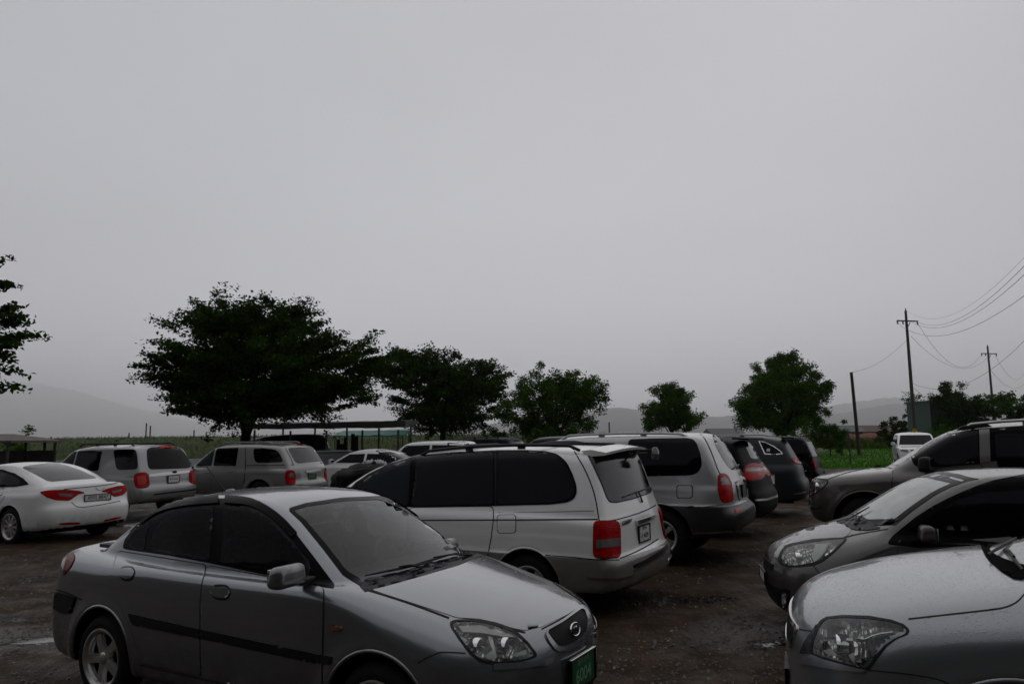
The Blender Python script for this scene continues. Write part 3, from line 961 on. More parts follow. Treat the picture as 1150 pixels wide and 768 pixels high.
C_PICK = dict(C_BOXY, W=.93, H=1.76, x=(-2.48, 2.3), wheels=(1.4, -1.4), wr=.36, arch=.43,
    low=[(2.1, .34), (2.25, .38), (2.3, .52), (2.28, .8), (2.2, .93), (1.9, 1.0), (1.5, 1.06), (1.2, 1.09), (0, 1.10), (-2.2, 1.12), (-2.36, 1.12), (-2.39, .95), (-2.40, .75), (-2.46, .66), (-2.46, .5), (-2.38, .4), (-1, .34), (1, .34)],
    green=[(1.3, 1.0), (1.18, 1.08), (.9, 1.29), (.65, 1.48), (.45, 1.62), (.2, 1.70), (-.2, 1.745), (-.9, 1.755), (-1.5, 1.74), (-1.88, 1.70), (-2.0, 1.64), (-2.15, 1.42), (-2.30, 1.2), (-2.36, 1.08), (-2.33, .95), (-2, .85), (1.1, .85)],
    sec=sill_sec(.93, 1.05, 1.09, z0=.32), gsec=[(.915, .85), (.88, 1.08), (.845, 1.26), (.80, 1.46), (.755, 1.62), (.71, 1.73), (.6, 1.9)],
    waist=[(-2.4, .03), (-2, .0), (1.4, 0), (2.3, .1)], paint=M['silver_pick'])

C_XOV = dict(C_BOXY, W=.96, H=1.74, x=(-2.47, 2.35), wheels=(1.4, -1.4), wr=.365, arch=.425, rim=.24,
    low=[(2.15, .26), (2.3, .32), (2.35, .5), (2.32, .75), (2.2, .9), (1.8, 1.0), (1.3, 1.06), (1.0, 1.08), (0, 1.08), (-2.0, 1.14), (-2.24, 1.15), (-2.33, 1.08), (-2.37, .92), (-2.40, .80), (-2.455, .72), (-2.47, .56), (-2.43, .40), (-2.2, .31), (-1, .25), (1, .25)],
    green=[(1.25, .98), (1.1, 1.07), (.8, 1.26), (.5, 1.45), (.25, 1.58), (0, 1.66), (-.5, 1.73), (-1.1, 1.73), (-1.65, 1.69), (-1.98, 1.63), (-2.06, 1.57), (-2.14, 1.4), (-2.25, 1.2), (-2.30, 1.08), (-2.25, .95), (-2, .85), (1.1, .85)],
    sec=sill_sec(.96, 1.03, 1.07, z0=.24), gsec=[(.94, .85), (.905, 1.06), (.86, 1.22), (.80, 1.40), (.735, 1.57), (.68, 1.70), (.6, 1.85)],
    waist=[(-2.5, .08), (-2.0, .03), (-1.4, 0), (1.3, 0), (2.35, .1)], gwaist=[(-2.3, .10), (-1.6, .03), (-.8, 0), (.3, 0), (1.2, .07)],
    rz=(-1.3, -2.3), rdrop=.18, rcurve=.12, kend=.10, kg=.11, paint=M['black_paint'])

# ================================================================== the cars, outlines read off enlarged views
def V1(*p): return Z(50, 530, .30994, p)
def V2(*p): return Z(340, 530, .30994, p)
def V3(*p): return Z(380, 470, .33043, p)
def V4(*p): return Z(0, 470, .33043, p)
def V5(*p): return Z(640, 460, .27826, p)
def V6(*p): return Z(840, 560, .27074, p)
def V7(*p): return Z(880, 440, .23478, p)
def V8(*p): return Z(780, 470, .16933, p)
def V9(*p): return Z(0, 500, .18223, p)
def VA(*p): return Z(140, 480, .2087, p)
def VB(*p): return Z(560, 460, .29565, p)


def scaled(poly, s, d=0):
    P = np.asarray(poly, float); c = (P.min(0) + P.max(0)) / 2
    v = P - c
    if d:
        r = np.linalg.norm(v, axis=1)[:, None]; return c + v * (1 + d / np.maximum(r, 1e-6))
    return c + v * s


def headlamp(car, poly, bowls=(), depth=.055, ring=2.2, smooth=1, res=4.0, mirror=True, proj='P', extra=None):
    lens = car.patch('headlight', poly, proj, M['lens'], .004, res=res, smooth=smooth, skirt=.004, cut=True, cutmargin=.006, mirror=mirror)
    hs = car.patch('reflector_housing', scaled(poly, 1, -ring * .4), proj, M['lamp_grey'], -depth, res=res, smooth=smooth, skirt=-depth - .001, parent=lens[0], mirror=mirror)
    car.patch('seal', scaled(poly, 1, ring), proj, M['black'], .0055, res=res, smooth=smooth, parent=lens[0], mirror=mirror, hole=scaled(poly, 1, -ring * .5), skirt=.006)
    for (p, r, m) in bowls:
        L, g = car.loc(p, proj, -depth * .72)
        b = MB()
        b.lathe([(.001, -.02), (r * .35, -.018), (r * .75, -.002), (r, .022), (r * 1.06, .022), (r * 1.06, -.03)], axis='X', n=24)
        b.lathe([(.001, .02), (.012, .018), (.016, .0), (.016, -.02)], axis='X', n=12)
        for sg in (1,):
            par = lens[0] if sg > 0 else lens[1]
            o = b.build('reflector', M[m], par)
            o.location = (L.x, L.y * sg, L.z)
    return lens


def door_set(car, door_poly, win_poly=None, handle=None, proj='P', glass='glass', gap=1.2, goff=.008, doff=.0036, **k):
    d = car.patch('door', door_poly, proj, car.paint, doff, smooth=1, skirt=doff + .0015, **k)
    car.patch('door_gap', scaled(door_poly, 1, gap), proj, M['seam'], .0008, smooth=1, skirt=.0015, hole=scaled(door_poly, 1, -gap), parent=d[0], **k)
    if win_poly is not None:
        car.patch('window', win_poly, proj, M[glass], goff, smooth=1, skirt=.004, parent=d[0], **k)
    if handle is not None:
        h = np.asarray(handle, float)
        car.patch('handle_shade', scaled(h, 1.06), proj, M['seam'], doff + .0012, smooth=2, skirt=.002, parent=d[0], **dict(k, res=k.get('res', 4.) * .5))  # dark patch painted on the door for shade round the handle
        c = (h.min(0) + h.max(0)) / 2
        g = (h - c) * [1.0, .74] + (c - ([0, .7] if proj == 'P' else [0, -.004]))
        car.patch('handle', g, proj, car.paint, doff + .0075, smooth=2, skirt=.0075, parent=d[0], **dict(k, res=k.get('res', 4.) * .5))
    return d


def mirror_pair(car, loc, size, mat, arm=True, taper=(.8, .9), far=None):
    near = loc
    for sg in (1, -1):
        loc = far if far and sg > 0 else near
        o = rbox('side_mirror', size, mat, car.root, (loc[0], loc[1] * sg, loc[2]), (0, 0, -.12 * sg), r=min(size) * .38, taper=taper, seg=4)
        rbox('mirror_glass', (.006, size[1] * .8, size[2] * .7), M['chrome'], o, (-size[0] / 2 + .001, 0, 0), r=.0025)
        if arm:
            rbox('mirror_foot', (size[0] * .7, .14, size[2] * .3), M['black'], o, (.0, -sg * (size[1] * .5 + .02), -size[2] * .42), r=.012)


def wiper(car, p0, p1, proj='P', off=.02, r=.007, pivot=None):
    """blade between two points just above the glass, arm to its pivot"""
    P = [car.loc((p0[0] + (p1[0] - p0[0]) * t, p0[1] + (p1[1] - p0[1]) * t), proj, off)[0] for t in (0, .25, .5, .75, 1)]
    b = MB(); b.tube(P, [r * .7, r, r * 1.3, r, r * .7], 6)
    o = b.build('wiper', M['black'], car.root)
    if pivot is not None:
        q, _ = car.loc(pivot, proj, off * .6)
        mid = P[2] + Vector((0, 0, .012))
        a = MB(); a.tube([q, q.lerp(mid, .5) + Vector((0, 0, .012)), mid], [r * 1.5, r * 1.1, r * .9], 6)
        a.build('wiper_arm', M['black'], o)
    return o


def roof_rail(car, x0, x1, y, z, mat, hgt=.05, r=.016, gap=True, crown=None):
    for sg in (1, -1):
        m = MB()
        zf = crown or (lambda x: z)
        pts = [(x0, y * sg, zf(x0) + .005), (x0 - .12, y * sg, zf(x0 - .12) + hgt)] + [(x0 + (x1 - x0) * t, y * sg, zf(x0 + (x1 - x0) * t) + hgt) for t in (.2, .35, .5, .65, .8)] + \
              [(x1 + .12, y * sg, zf(x1 + .12) + hgt), (x1, y * sg, zf(x1) + .005)]
        m.tube(pts, r, 8)
        if gap:
            for t in (.33, .66):
                x = x0 + (x1 - x0) * t
                m.box((x, y * sg, zf(x) + hgt * .45), (.09, .025, hgt))
        m.build('roof_rail', mat, car.root)


def taillamp(car, poly, proj='P', white=None, res=2.5, mat='red', off=.012, smooth=1, mirror=True, wmat='white_lens'):
    o = car.patch('taillight', poly, proj, M[mat], off, res=res, smooth=smooth, skirt=off + .003, mirror=mirror)
    car.patch('lamp_surround', scaled(poly, 1, .9), proj, M['black'], .003, res=res, smooth=smooth, skirt=.005, mirror=mirror, parent=o[0])
    if white is not None:
        car.patch('clear_section', white, proj, M[wmat], off + .003, res=res * .7, smooth=0, skirt=.004, mirror=mirror, parent=o[0])
    return o


def under_pan(car):
    """dark floor and axles so that nothing shows through below the sills"""
    c = car.c; x0, x1 = c['x']
    b = MB()
    b.box(((x0 + x1) / 2, 0, c['low'][-1][1] + .06), ((x1 - x0) * .86, c['W'] * 1.5, .06))
    for wx in c['wheels']: b.tube([(wx, -c['W'] + .15, c['wr']), (wx, c['W'] - .15, c['wr'])], .04, 8)
    b.build('underbody', M['under'], car.root)


# ---------------------------------------------------------------- silver sedan in front
def build_sedan():
    k = Car('sedan', 'silver four-door sedan in front of the white minivan, green number plate reading 6004', 'car', 'parked cars', -1.45, 5.71, -29.6, C_SEDAN, .02)
    # front bumper crease, grille bulge and hood are shell; windscreen
    ws = [(324.5, 572), (345, 566), (385, 560.5), (428, 559), (452, 569), (480, 586), (510, 605), (535, 621), (515, 630), (465, 645), (432, 653), (408, 657), (386.5, 644), (365, 616), (340, 586)]
    inner = [(329, 573), (347, 568.5), (385, 563), (426, 561), (449, 570.5), (477, 587.5), (508, 606), (529, 619), (511, 627), (464, 641), (431, 649), (409.5, 652.5), (389, 641), (367.5, 613), (343, 584)]
    w = k.patch('windshield', ws, 'P', M['windscreen'], .003, res=6, smooth=1, skirt=.004, mirror=False, cut=True, cutmargin=.018)
    k.patch('black_border', scaled(ws, 1, 2.0), 'P', M['gloss_black'], .0045, res=5, smooth=1, mirror=False, hole=inner, skirt=.008, parent=w[0])
    # scuttle panel below the glass
    k.patch('cowl', [(404, 658), (410, 664), (434, 658), (470, 648), (515, 635), (541, 624), (536, 621), (512, 629), (466, 642), (432, 651)], 'P', M['black'], .004, res=4, mirror=False, skirt=.006)
    wiper(k, V2((225, 385))[0], V2((470, 335))[0], pivot=V2((430, 352))[0])
    wiper(k, V2((385, 350))[0], V2((560, 300))[0], pivot=V2((610, 305))[0])
    # hood
    hood = V2((228, 418), (300, 403), (420, 375), (540, 345), (628, 310), (700, 335), (800, 370), (890, 410), (960, 450), (1000, 480), (1010, 487), (960, 515), (870, 558), (805, 574), (760, 565), (700, 545), (640, 532), (560, 527), (400, 475), (300, 443))
    h = k.patch('hood', hood, 'P', k.paint, .003, res=5, smooth=1, skirt=.005, mirror=False)
    for ln in (V2((226, 424), (310, 449), (400, 479), (530, 528)), V2((640, 535), (700, 549), (760, 569), (806, 581)), V2((866, 568), (940, 530), (1012, 484))):
        k.strip('hood_gap', ln, 'P', 1.3, M['seam'], off=.004, parent=h[0], mirror=False)
    # head lamps
    headlamp(k, V2((537, 548), (556, 540), (600, 538), (660, 545), (720, 560), (770, 582), (808, 615), (840, 655), (838, 668), (790, 682), (700, 690), (648, 683), (610, 655), (570, 603), (545, 566)),
             [(V2((640, 620))[0], .05, 'chrome'), (V2((745, 625))[0], .055, 'chrome')], depth=.05)
    k.patch('upper_reflector', V2((566, 552), (640, 547), (715, 563), (785, 592), (742, 592), (650, 576), (580, 572)), 'P', M['pale_reflector'], -.010, res=3, skirt=.003)
    k.patch('upper_reflector', V2((672, 585), (690, 592), (708, 670), (690, 680), (655, 668), (690, 640)), 'P', M['pale_reflector'], -.014, res=3, skirt=.003)
    k.patch('upper_reflector', V2((770, 655), (815, 640), (832, 660), (780, 676)), 'P', M['pale_reflector'], -.010, res=3, skirt=.003)
    # grille with its raised surround, badge
    gr = V2((880, 578), (940, 545), (1008, 497), (1018, 500), (1028, 530), (1030, 560), (1020, 588), (985, 615), (945, 630), (922, 632), (900, 605))
    sur = V2((874, 582), (940, 536), (1012, 480), (1030, 495), (1044, 535), (1046, 565), (1036, 600), (1000, 630), (950, 648), (915, 650), (888, 612))
    gp = k.patch('grille', gr, 'P', M['grille'], .001, res=3, skirt=.003, mirror=False)
    k.patch('grille_surround', sur, 'P', k.paint, .011, res=3, smooth=1, skirt=.013, mirror=False, hole=gr, parent=gp[0])
    L, g = k.loc(V2((983, 570))[0], 'P', .012)
    L.y = 0
    em = MB(); th = np.linspace(0, 2 * PI, 25)
    em.tube([(0, .058 * math.cos(a), .036 * math.sin(a)) for a in th], .0045, 6)
    e = em.build('emblem', M['chrome'], gp[0]); e.location = L; e.rotation_euler = (0, -.25, 0)
    text('emblem_letters', 'KIA', .042, M['chrome'], e, (.004, 0, 0), ext=.002, bold=.001)
    # number plate
    p = k.plate(V2((1033, 690))[0], 'P', .335, .17, 'green', [('경기 37 허', .038, 0, .052), ('6004', .108, 0, -.025)], off=.022, frame=True)
    p.location.y = 0
    rbox('plate_cap', (.02, .345, .012), M['chrome'], p, (.006, 0, .088), r=.004)
    # lower bumper intake
    k.patch('air_intake', [(-.46, .40), (-.40, .30), (.40, .30), (.46, .40), (.3, .425), (-.3, .425)], 'F', M['grille'], .003, mirror=False, smooth=1)
    k.strip('bumper_seam', V2((497, 652), (540, 652), (590, 656)), 'P', 1.6, M['seam'])
    k.strip('bumper_seam', V2((497, 652), (455, 668), (418, 690)), 'P', 1.4, M['seam'])
    k.strip('bumper_trim', V2((690, 705), (780, 700), (850, 690), (888, 690)), 'P', 7, k.paint, off=.010)
    # doors
    rear = V1((268, 286), (430, 312), (588, 337), (572, 400), (565, 470), (564, 600), (568, 738), (450, 710), (352, 688), (336, 630), (316, 565), (286, 508), (262, 445), (250, 392), (252, 340))
    front = V1((592, 338), (800, 378), (1012, 421), (1008, 600), (1004, 850), (780, 795), (572, 740), (568, 600), (569, 470), (576, 400))
    dlo = V1((282, 278), (292, 245), (320, 205), (365, 160), (425, 128), (500, 108), (575, 99), (645, 96), (735, 100), (790, 118), (850, 160), (910, 222), (980, 312), (1052, 408), (1048, 420), (1012, 416), (900, 392), (750, 361), (590, 328), (450, 302), (350, 288))
    pane_r = V1((382, 288), (392, 225), (420, 178), (470, 142), (540, 128), (614, 122), (612, 200), (600, 322), (500, 305))
    pane_q = V1((296, 276), (308, 245), (335, 205), (372, 172), (384, 185), (372, 230), (366, 284), (330, 280))
    pane_f = V1((636, 328), (648, 220), (652, 122), (730, 121), (790, 144), (850, 194), (905, 254), (968, 332), (960, 391), (800, 362))
    k.patch('window_trim', dlo, 'P', M['gloss_black'], .004, smooth=1, skirt=.006, hole=[scaled(q_, 1, -1.5) for q_ in (pane_r, pane_q, pane_f)])
    rd = door_set(k, rear, None, V1((270, 362), (285, 345), (320, 345), (332, 362), (320, 395), (285, 392)), doff=.007, res=3)
    fd = door_set(k, front, None, V1((602, 430), (618, 408), (665, 410), (680, 432), (665, 465), (618, 458)), doff=.007, res=3)
    for q_, d_ in ((pane_r, rd), (pane_q, rd), (pane_f, fd)):
        k.patch('window' if q_ is not pane_q else 'quarter_pane', q_, 'P', M['tint_clear'], .007, smooth=1, skirt=.003, parent=d_[0], cut=True, cutmargin=.012)
    # rain visors over the side windows
    k.strip('rain_visor', V1((345, 180), (390, 146), (440, 125), (510, 112), (575, 106), (632, 103)), 'P', 8, M['gloss_black'], off=.016, res=3, parent=rd[0])
    k.strip('rain_visor', V1((655, 103), (735, 108), (790, 130), (850, 172), (905, 232)), 'P', 8, M['gloss_black'], off=.016, res=3, parent=fd[0])
    # rub strips
    k.patch('rub_strip', V1((308, 509), (564, 566), (566, 600), (326, 552), (316, 534)), 'P', M['black'], .015, res=2.5, skirt=.012, parent=rd[0])
    k.patch('rub_strip', V1((569, 567), (1003, 659), (1002, 693), (570, 601)), 'P', M['black'], .015, res=2.5, skirt=.012, parent=fd[0])
    k.patch('rub_strip', V1((1010, 661), (1042, 667), (1037, 697), (1010, 694)), 'P', M['black'], .012, res=2.5, skirt=.013)
    k.patch('bumper_strip', V1((45, 432), (85, 442), (116, 452), (104, 486), (94, 512), (60, 508), (37, 492), (39, 460)), 'P', M['black'], .013, res=2.5, skirt=.015)
    # rear lamps, repeater, sills, fuel flap line
    taillamp(k, V1((93, 293), (110, 298), (109, 318), (95, 343), (80, 362), (70, 376), (71, 350), (80, 315)), mat='red_dark', off=.006)
    k.patch('side_repeater', V2((100, 560), (110, 553), (138, 558), (143, 566), (135, 574), (108, 572)), 'P', M['amber'], .010, res=2, skirt=.011)
    k.strip('rear_bumper_seam', V1((40, 425), (90, 440), (135, 462)), 'P', 1.5, M['seam'])
    k.strip('sill_line', V1((345, 698), (450, 722), (690, 776), (1000, 850)), 'P', 1.2, M['seam'])
    # rear window and boot for the other side of the car
    rw = [(-.52, 1.12), (.52, 1.12), (.44, 1.37), (-.44, 1.37)]
    k.patch('rear_window', rw, 'B', M['rear_glass'], .003, smooth=1, mirror=False)
    k.patch('trunk_lid', [(-.6, .68), (.6, .68), (.62, .99), (-.62, .99)], 'B', k.paint, .003, smooth=1, mirror=False)
    k.plate((0, .80), 'B', .335, .17, 'green', [])
    k.finish_body()
    k.arch_lips()
    k.wheels('five')
    under_pan(k)
    mirror_pair(k, (.70, .965, 1.045), (.115, .26, .125), k.paint, far=(.54, .87, .965))
    # aerial on the roof's rear edge
    a = MB(); a.tube([(-.98, 0, 1.40), (-1.02, 0, 1.43), (-1.25, 0, 1.62)], [.012, .006, .004], 6)
    a.build('antenna', M['black'], k.root)
    rbox('antenna_foot', (.11, .05, .03), k.paint, k.root, (-.95, 0, 1.425), (0, -.15, 0), r=.012, taper=(.6, .6))
    # inside: seats, dashboard, wheel
    for sy in (.36, -.36):
        s = rbox('front_seat', (.16, .48, .62), M['cloth'], k.root, (-.22, sy, .86), (0, -.3, 0), r=.06, taper=(.8, .85))
        rbox('headrest', (.10, .27, .18), M['cloth'], s, (0, 0, .42), r=.045, taper=(.8, .8))
        rbox('seat_base', (.5, .48, .16), M['cloth'], k.root, (.06, sy, .55), r=.05)
    rbox('rear_bench', (.16, 1.2, .6), M['cloth'], k.root, (-1.0, 0, .82), (0, -.35, 0), r=.05)
    for sy in (.4, -.4): rbox('rear_headrest', (.09, .26, .16), M['cloth'], k.root, (-1.12, sy, 1.17), r=.04)
    rbox('parcel_shelf', (.6, 1.2, .03), M['dash'], k.root, (-1.4, 0, 1.03), r=.01)
    rbox('dashboard', (.42, 1.34, .24), M['dash'], k.root, (.74, 0, .86), (0, .12, 0), r=.07, taper=(.7, .97))
    sw = MB(); sw.tube([(0, .18 * math.cos(a_), .18 * math.sin(a_)) for a_ in th], .016, 8); sw.tube([(.0, -.16, .0), (.03, 0, -.02), (0, .16, 0)], .018, 6)
    o = sw.build('steering_wheel', M['dash'], k.root); o.location = (.42, .36, .93); o.rotation_euler = (0, -.5, 0)
    rbox('interior_mirror', (.03, .2, .06), M['dash'], k.root, (.30, 0, 1.29), r=.012)
    return k


# ---------------------------------------------------------------- white minivan
def build_van():
    k = Car('minivan', 'white minivan with beige lower body and black roof rack, red taillight facing the camera', 'car', 'parked cars', -.67, 9.72, 150.4, C_VAN, .025)
    dlo = V3((34, 243), (60, 217), (105, 187), (170, 155), (275, 124), (400, 114), (540, 108), (640, 108), (705, 112), (745, 121), (775, 145), (795, 185), (808, 222), (811, 250), (803, 270), (780, 284), (720, 291), (530, 296), (240, 300), (140, 300), (60, 290), (36, 262))
    k.patch('window_trim', dlo, 'P', M['gloss_black'], .007, res=3, smooth=1, skirt=.005)
    fd = door_set(k, V3((235, 303), (232, 480), (228, 600), (60, 600), (30, 480), (20, 320), (60, 303)), V3((62, 232), (108, 196), (172, 163), (248, 138), (240, 294), (140, 293), (75, 285)), glass='glass_blue', res=4, goff=.012)
    sd = door_set(k, V3((243, 303), (525, 299), (526, 340), (517, 410), (505, 470), (460, 560), (240, 600)), V3((268, 128), (400, 119), (528, 114), (528, 292), (250, 296)), res=4, goff=.012)
    k.patch('rear_side_window', V3((542, 113), (640, 113), (704, 117), (742, 127), (770, 150), (790, 190), (803, 226), (804, 250), (797, 264), (776, 277), (718, 286), (542, 291)), 'P', M['glass'], .012, res=5, smooth=1)
    k.strip('window_divider', V3((535, 110), (535, 294)), 'P', 2.2, M['black'], off=.008, smooth=0)
    k.strip('body_crease', V3((235, 345), (525, 344), (700, 343), (882, 342)), 'P', 1.3, M['seam'], off=.005)
    k.strip('slide_rail', V3((540, 318), (700, 317), (870, 313)), 'P', .5, M['seam'])
    fl = V3((541, 335), (548, 328), (595, 327), (602, 334), (602, 380), (596, 387), (548, 388), (541, 380))
    ff = k.patch('fuel_flap', fl, 'P', k.paint, .0035, res=3, mirror=False)
    k.patch('flap_gap', scaled(fl, 1, .9), 'P', M['seam'], .001, res=3, mirror=False, parent=ff[0], hole=scaled(fl, 1, -.9), skirt=.002)
    # tailgate with its window
    tg = k.strip('tailgate_gap', V3((793, 95), (812, 128), (838, 172), (862, 228), (876, 280), (884, 335), (888, 350)), 'P', 1.4, M['seam'])
    rw = V3((846, 120), (870, 108), (930, 97), (985, 92), (1000, 100), (1020, 135), (1040, 180), (1062, 240), (1058, 250), (1000, 270), (945, 282), (922, 281), (912, 262), (896, 218), (872, 168))
    r = k.patch('rear_window', rw, 'P', M['rear_glass'], .004, res=4, smooth=1, mirror=False, skirt=.006)
    k.patch('window_seal', scaled(rw, 1, 1.5), 'P', M['black'], .003, res=4, smooth=1, mirror=False, parent=r[0], hole=scaled(rw, 1, -1), skirt=.005)
    wiper(k, V3((1062, 232))[0], V3((965, 268))[0], off=.02, r=.008, pivot=V3((1030, 285))[0])
    k.strip('tailgate_crease', V3((895, 352), (960, 340), (1040, 315), (1085, 290)), 'P', 1.3, M['seam'], mirror=False)
    k.strip('tailgate_gap', V3((957, 474), (1000, 458), (1050, 432), (1088, 408)), 'P', 1.5, M['seam'], mirror=False)
    taillamp(k, V3((868, 362), (872, 352), (885, 348), (940, 347), (952, 354), (956, 375), (958, 460), (950, 471), (900, 475), (872, 470), (867, 455), (868, 400)),
             white=V3((876, 412), (915, 408), (953, 404), (954, 432), (915, 437), (877, 440)), res=2.5, off=.014)
    k.plate(V3((1036, 388))[0], 'P', .335, .17, 'white', [('경기 70', .04, 0, .05), ('나 4629', .07, 0, -.025)], off=.01, frame=True)
    gh = k.patch('tailgate_handle', V3((1008, 348), (1040, 338), (1074, 326), (1076, 334), (1045, 348), (1012, 360)), 'P', M['chrome'], .03, res=2.5, mirror=False, skirt=.03)
    L, g = k.loc(V3((981, 352))[0], 'P', .006)
    text('badge_lettering', 'CARNIVAL', .062, M['chrome_dull'], k.root, L, ext=.003, rot=(PI / 2, 0, -PI / 2 + .0), bold=.002)
    # bumper step and reflector line
    k.patch('bumper_step', V3((1000, 498), (1040, 480), (1085, 452), (1118, 425), (1120, 436), (1095, 462), (1050, 492), (1010, 512)), 'P', M['black'], .006, res=3, mirror=False)
    k.strip('bumper_trim', V3((850, 540), (900, 545), (960, 543), (1002, 532)), 'P', 2.2, M['chrome_dull'], off=.008)
    k.strip('bumper_trim', V3((1005, 515), (1050, 496), (1100, 462), (1122, 438)), 'P', 1.6, M['chrome_dull'], off=.008, mirror=False)
    k.strip('bumper_gap', V3((700, 463), (780, 468), (860, 478), (955, 480)), 'P', 1.3, M['seam'])
    # front end (seen only from elsewhere)
    k.patch('windshield', [(-.66, 1.14), (.66, 1.14), (.56, 1.58), (-.56, 1.58)], 'F', M['glass'], .004, smooth=1, mirror=False)
    headlamp(k, [(.50, .80), (.82, .82), (.84, .70), (.52, .66)], proj='F', res=.04, ring=.012)
    k.patch('grille', [(-.4, .80), (.4, .80), (.36, .68), (-.36, .68)], 'F', M['grille'], .004, mirror=False, smooth=1)
    k.finish_body()
    k.arch_lips()
    k.wheels('six')
    under_pan(k)
    # spoiler over the tailgate
    bm = MB()
    n = 15
    V = []
    for i in range(n):
        y = -.65 + 1.30 * i / (n - 1); q = (y / .65) ** 2
        x0 = -2.02 + .05 * q; x1 = -2.36 + .10 * q; z0 = 1.772 - .05 * q; z1 = 1.755 - .05 * q
        V += [(x0, y, z0), (x0 - .12, y, z0 + .014), (x1, y, z1), (x1 + .008, y, z1 - .028), (x0 - .1, y, z0 - .06)]
    F = []
    for i in range(n - 1):
        for j in range(5): F.append((i * 5 + j, i * 5 + (j + 1) % 5, (i + 1) * 5 + (j + 1) % 5, (i + 1) * 5 + j))
    F += [(0, 1, 2, 3, 4), tuple(reversed([(n - 1) * 5 + j for j in range(5)]))]
    bm.add(V, F); bm.build('spoiler', k.paint, k.root, sharp=50)
    o = rbox('reversing_mirror', (.10, .23, .115), k.paint, k.root, (-2.42, -.44, 1.675), (.25, 0, .35), r=.04, taper=(.7, .8), seg=4)
    rbox('mirror_arm', (.16, .035, .03), M['black'], o, (.09, .04, .02), r=.01)
    zf = lambda x: float(np.interp(x, [-2.1, -1.8, -1.3, -.7, -.1, .25], [1.71, 1.735, 1.745, 1.735, 1.695, 1.655]))
    roof_rail(k, .15, -1.95, .63, 1.7, M['black'], .045, .018, crown=zf)
    for x in (-.35, -1.45):
        m = MB(); m.tube([(x, -.63, zf(x) + .05), (x, -.3, zf(x) + .075), (x, .3, zf(x) + .075), (x, .63, zf(x) + .05)], .015, 8); m.build('roof_bar', M['black'], k.root)
    mirror_pair(k, (1.12, 1.08, 1.10), (.12, .22, .17), k.paint)
    return k


# ---------------------------------------------------------------- silver SUV behind the van
def build_terr():
    k = Car('suv', 'silver and dark grey two-tone SUV parked just beyond the white minivan', 'car', 'parked cars', 1.19, 12.11, 153.8, C_SUV2, .028)
    w = V5((235, 120), (330, 116), (470, 114), (498, 119), (512, 136), (528, 180), (533, 222), (522, 248), (500, 262), (470, 265), (235, 270))
    k.patch('rear_side_window', w, 'P', M['glass'], .004, res=3.5, smooth=1)
    for a, b in ((1.0, .12), (.06, -.78)):
        d = [(a, .62), (a, 1.13), (b, 1.13), (b, .62)] if a > .5 else [(a, .62), (a, 1.13), (b, 1.13), (b - .02, .85), (b + .22, .62)]
        g = [(a - .02, 1.16), (.70 if a > .5 else a - .02, 1.56 if a > .5 else 1.60), (b + .03, 1.61), (b + .03, 1.16)]
        door_set(k, d, g, [(b + .10, .99), (b + .28, .99), (b + .28, 1.04), (b + .10, 1.04)], proj='S', gap=.006, res=.05)
    k.strip('tailgate_gap', V5((526, 92), (550, 125), (575, 180), (598, 245), (606, 258)), 'P', 1.2, M['seam'])
    rw = V5((572, 98), (596, 93), (618, 108), (650, 150), (678, 195), (690, 228), (684, 242), (660, 245), (640, 232), (615, 195), (590, 148))
    k.patch('rear_window', rw, 'P', M['rear_glass'], .004, res=3, smooth=1, mirror=False)
    wiper(k, V5((690, 215))[0], V5((655, 240))[0], off=.02, r=.012)
    taillamp(k, V5((598, 272), (606, 260), (622, 258), (638, 268), (650, 295), (657, 335), (658, 365), (645, 374), (622, 374), (608, 360), (599, 320)),
             white=V5((605, 280), (620, 270), (635, 282), (642, 302), (610, 305)), res=2)
    fl = V5((434, 312), (440, 306), (486, 307), (493, 313), (493, 347), (486, 354), (440, 354), (434, 347))
    k.patch('fuel_flap', fl, 'P', k.paint, .005, res=2.5, mirror=False, skirt=.006)
    k.patch('flap_gap', scaled(fl, 1, 1.2), 'P', M['seam'], .0015, res=2.5, mirror=False)
    k.strip('bumper_edge', V5((470, 392), (560, 388), (650, 376)), 'P', 2.0, k.paint, off=.014)
    k.strip('bumper_trim', V5((495, 498), (580, 496), (655, 490)), 'P', 1.8, M['chrome_dull'], off=.006)
    k.patch('plate_holder', V5((668, 292), (690, 275), (712, 262), (716, 345), (708, 358), (684, 366), (676, 340)), 'P', M['chrome_dull'], .012, res=2.5, mirror=False, skirt=.014)
    k.plate(V5((696, 325))[0], 'P', .33, .165, 'green', [('서울 52', .04, 0, .05), ('가 1873', .07, 0, -.025)], off=.02)
    k.patch('bumper_step', V5((670, 430), (705, 410), (740, 385), (744, 398), (722, 420), (690, 440)), 'P', M['black'], .006, res=2.5, mirror=False)
    k.patch('reflector', V5((664, 402), (684, 395), (690, 412), (668, 418)), 'P', M['red'], .006, res=2)
    k.patch('windshield', [(-.68, 1.18), (.68, 1.18), (.6, 1.64), (-.6, 1.64)], 'F', M['glass'], .004, smooth=1, mirror=False)
    headlamp(k, [(.52, .90), (.83, .93), (.85, .78), (.55, .74)], proj='F', res=.05, ring=.012)
    k.patch('grille', [(-.42, .93), (.42, .93), (.38, .74), (-.38, .74)], 'F', M['chrome_dull'], .006, mirror=False, smooth=1)
    k.finish_body(); k.arch_lips(); k.wheels('five'); under_pan(k)
    zf = lambda x: float(np.interp(x, [-2, -1.5, -.8, 0, .35], [1.70, 1.735, 1.745, 1.73, 1.69]))
    roof_rail(k, .2, -1.75, .60, 1.75, M['silver_suv'], .045, .017, crown=zf)
    mirror_pair(k, (.9, 1.06, 1.2), (.12, .2, .17), M['silver_suv'])
    return k


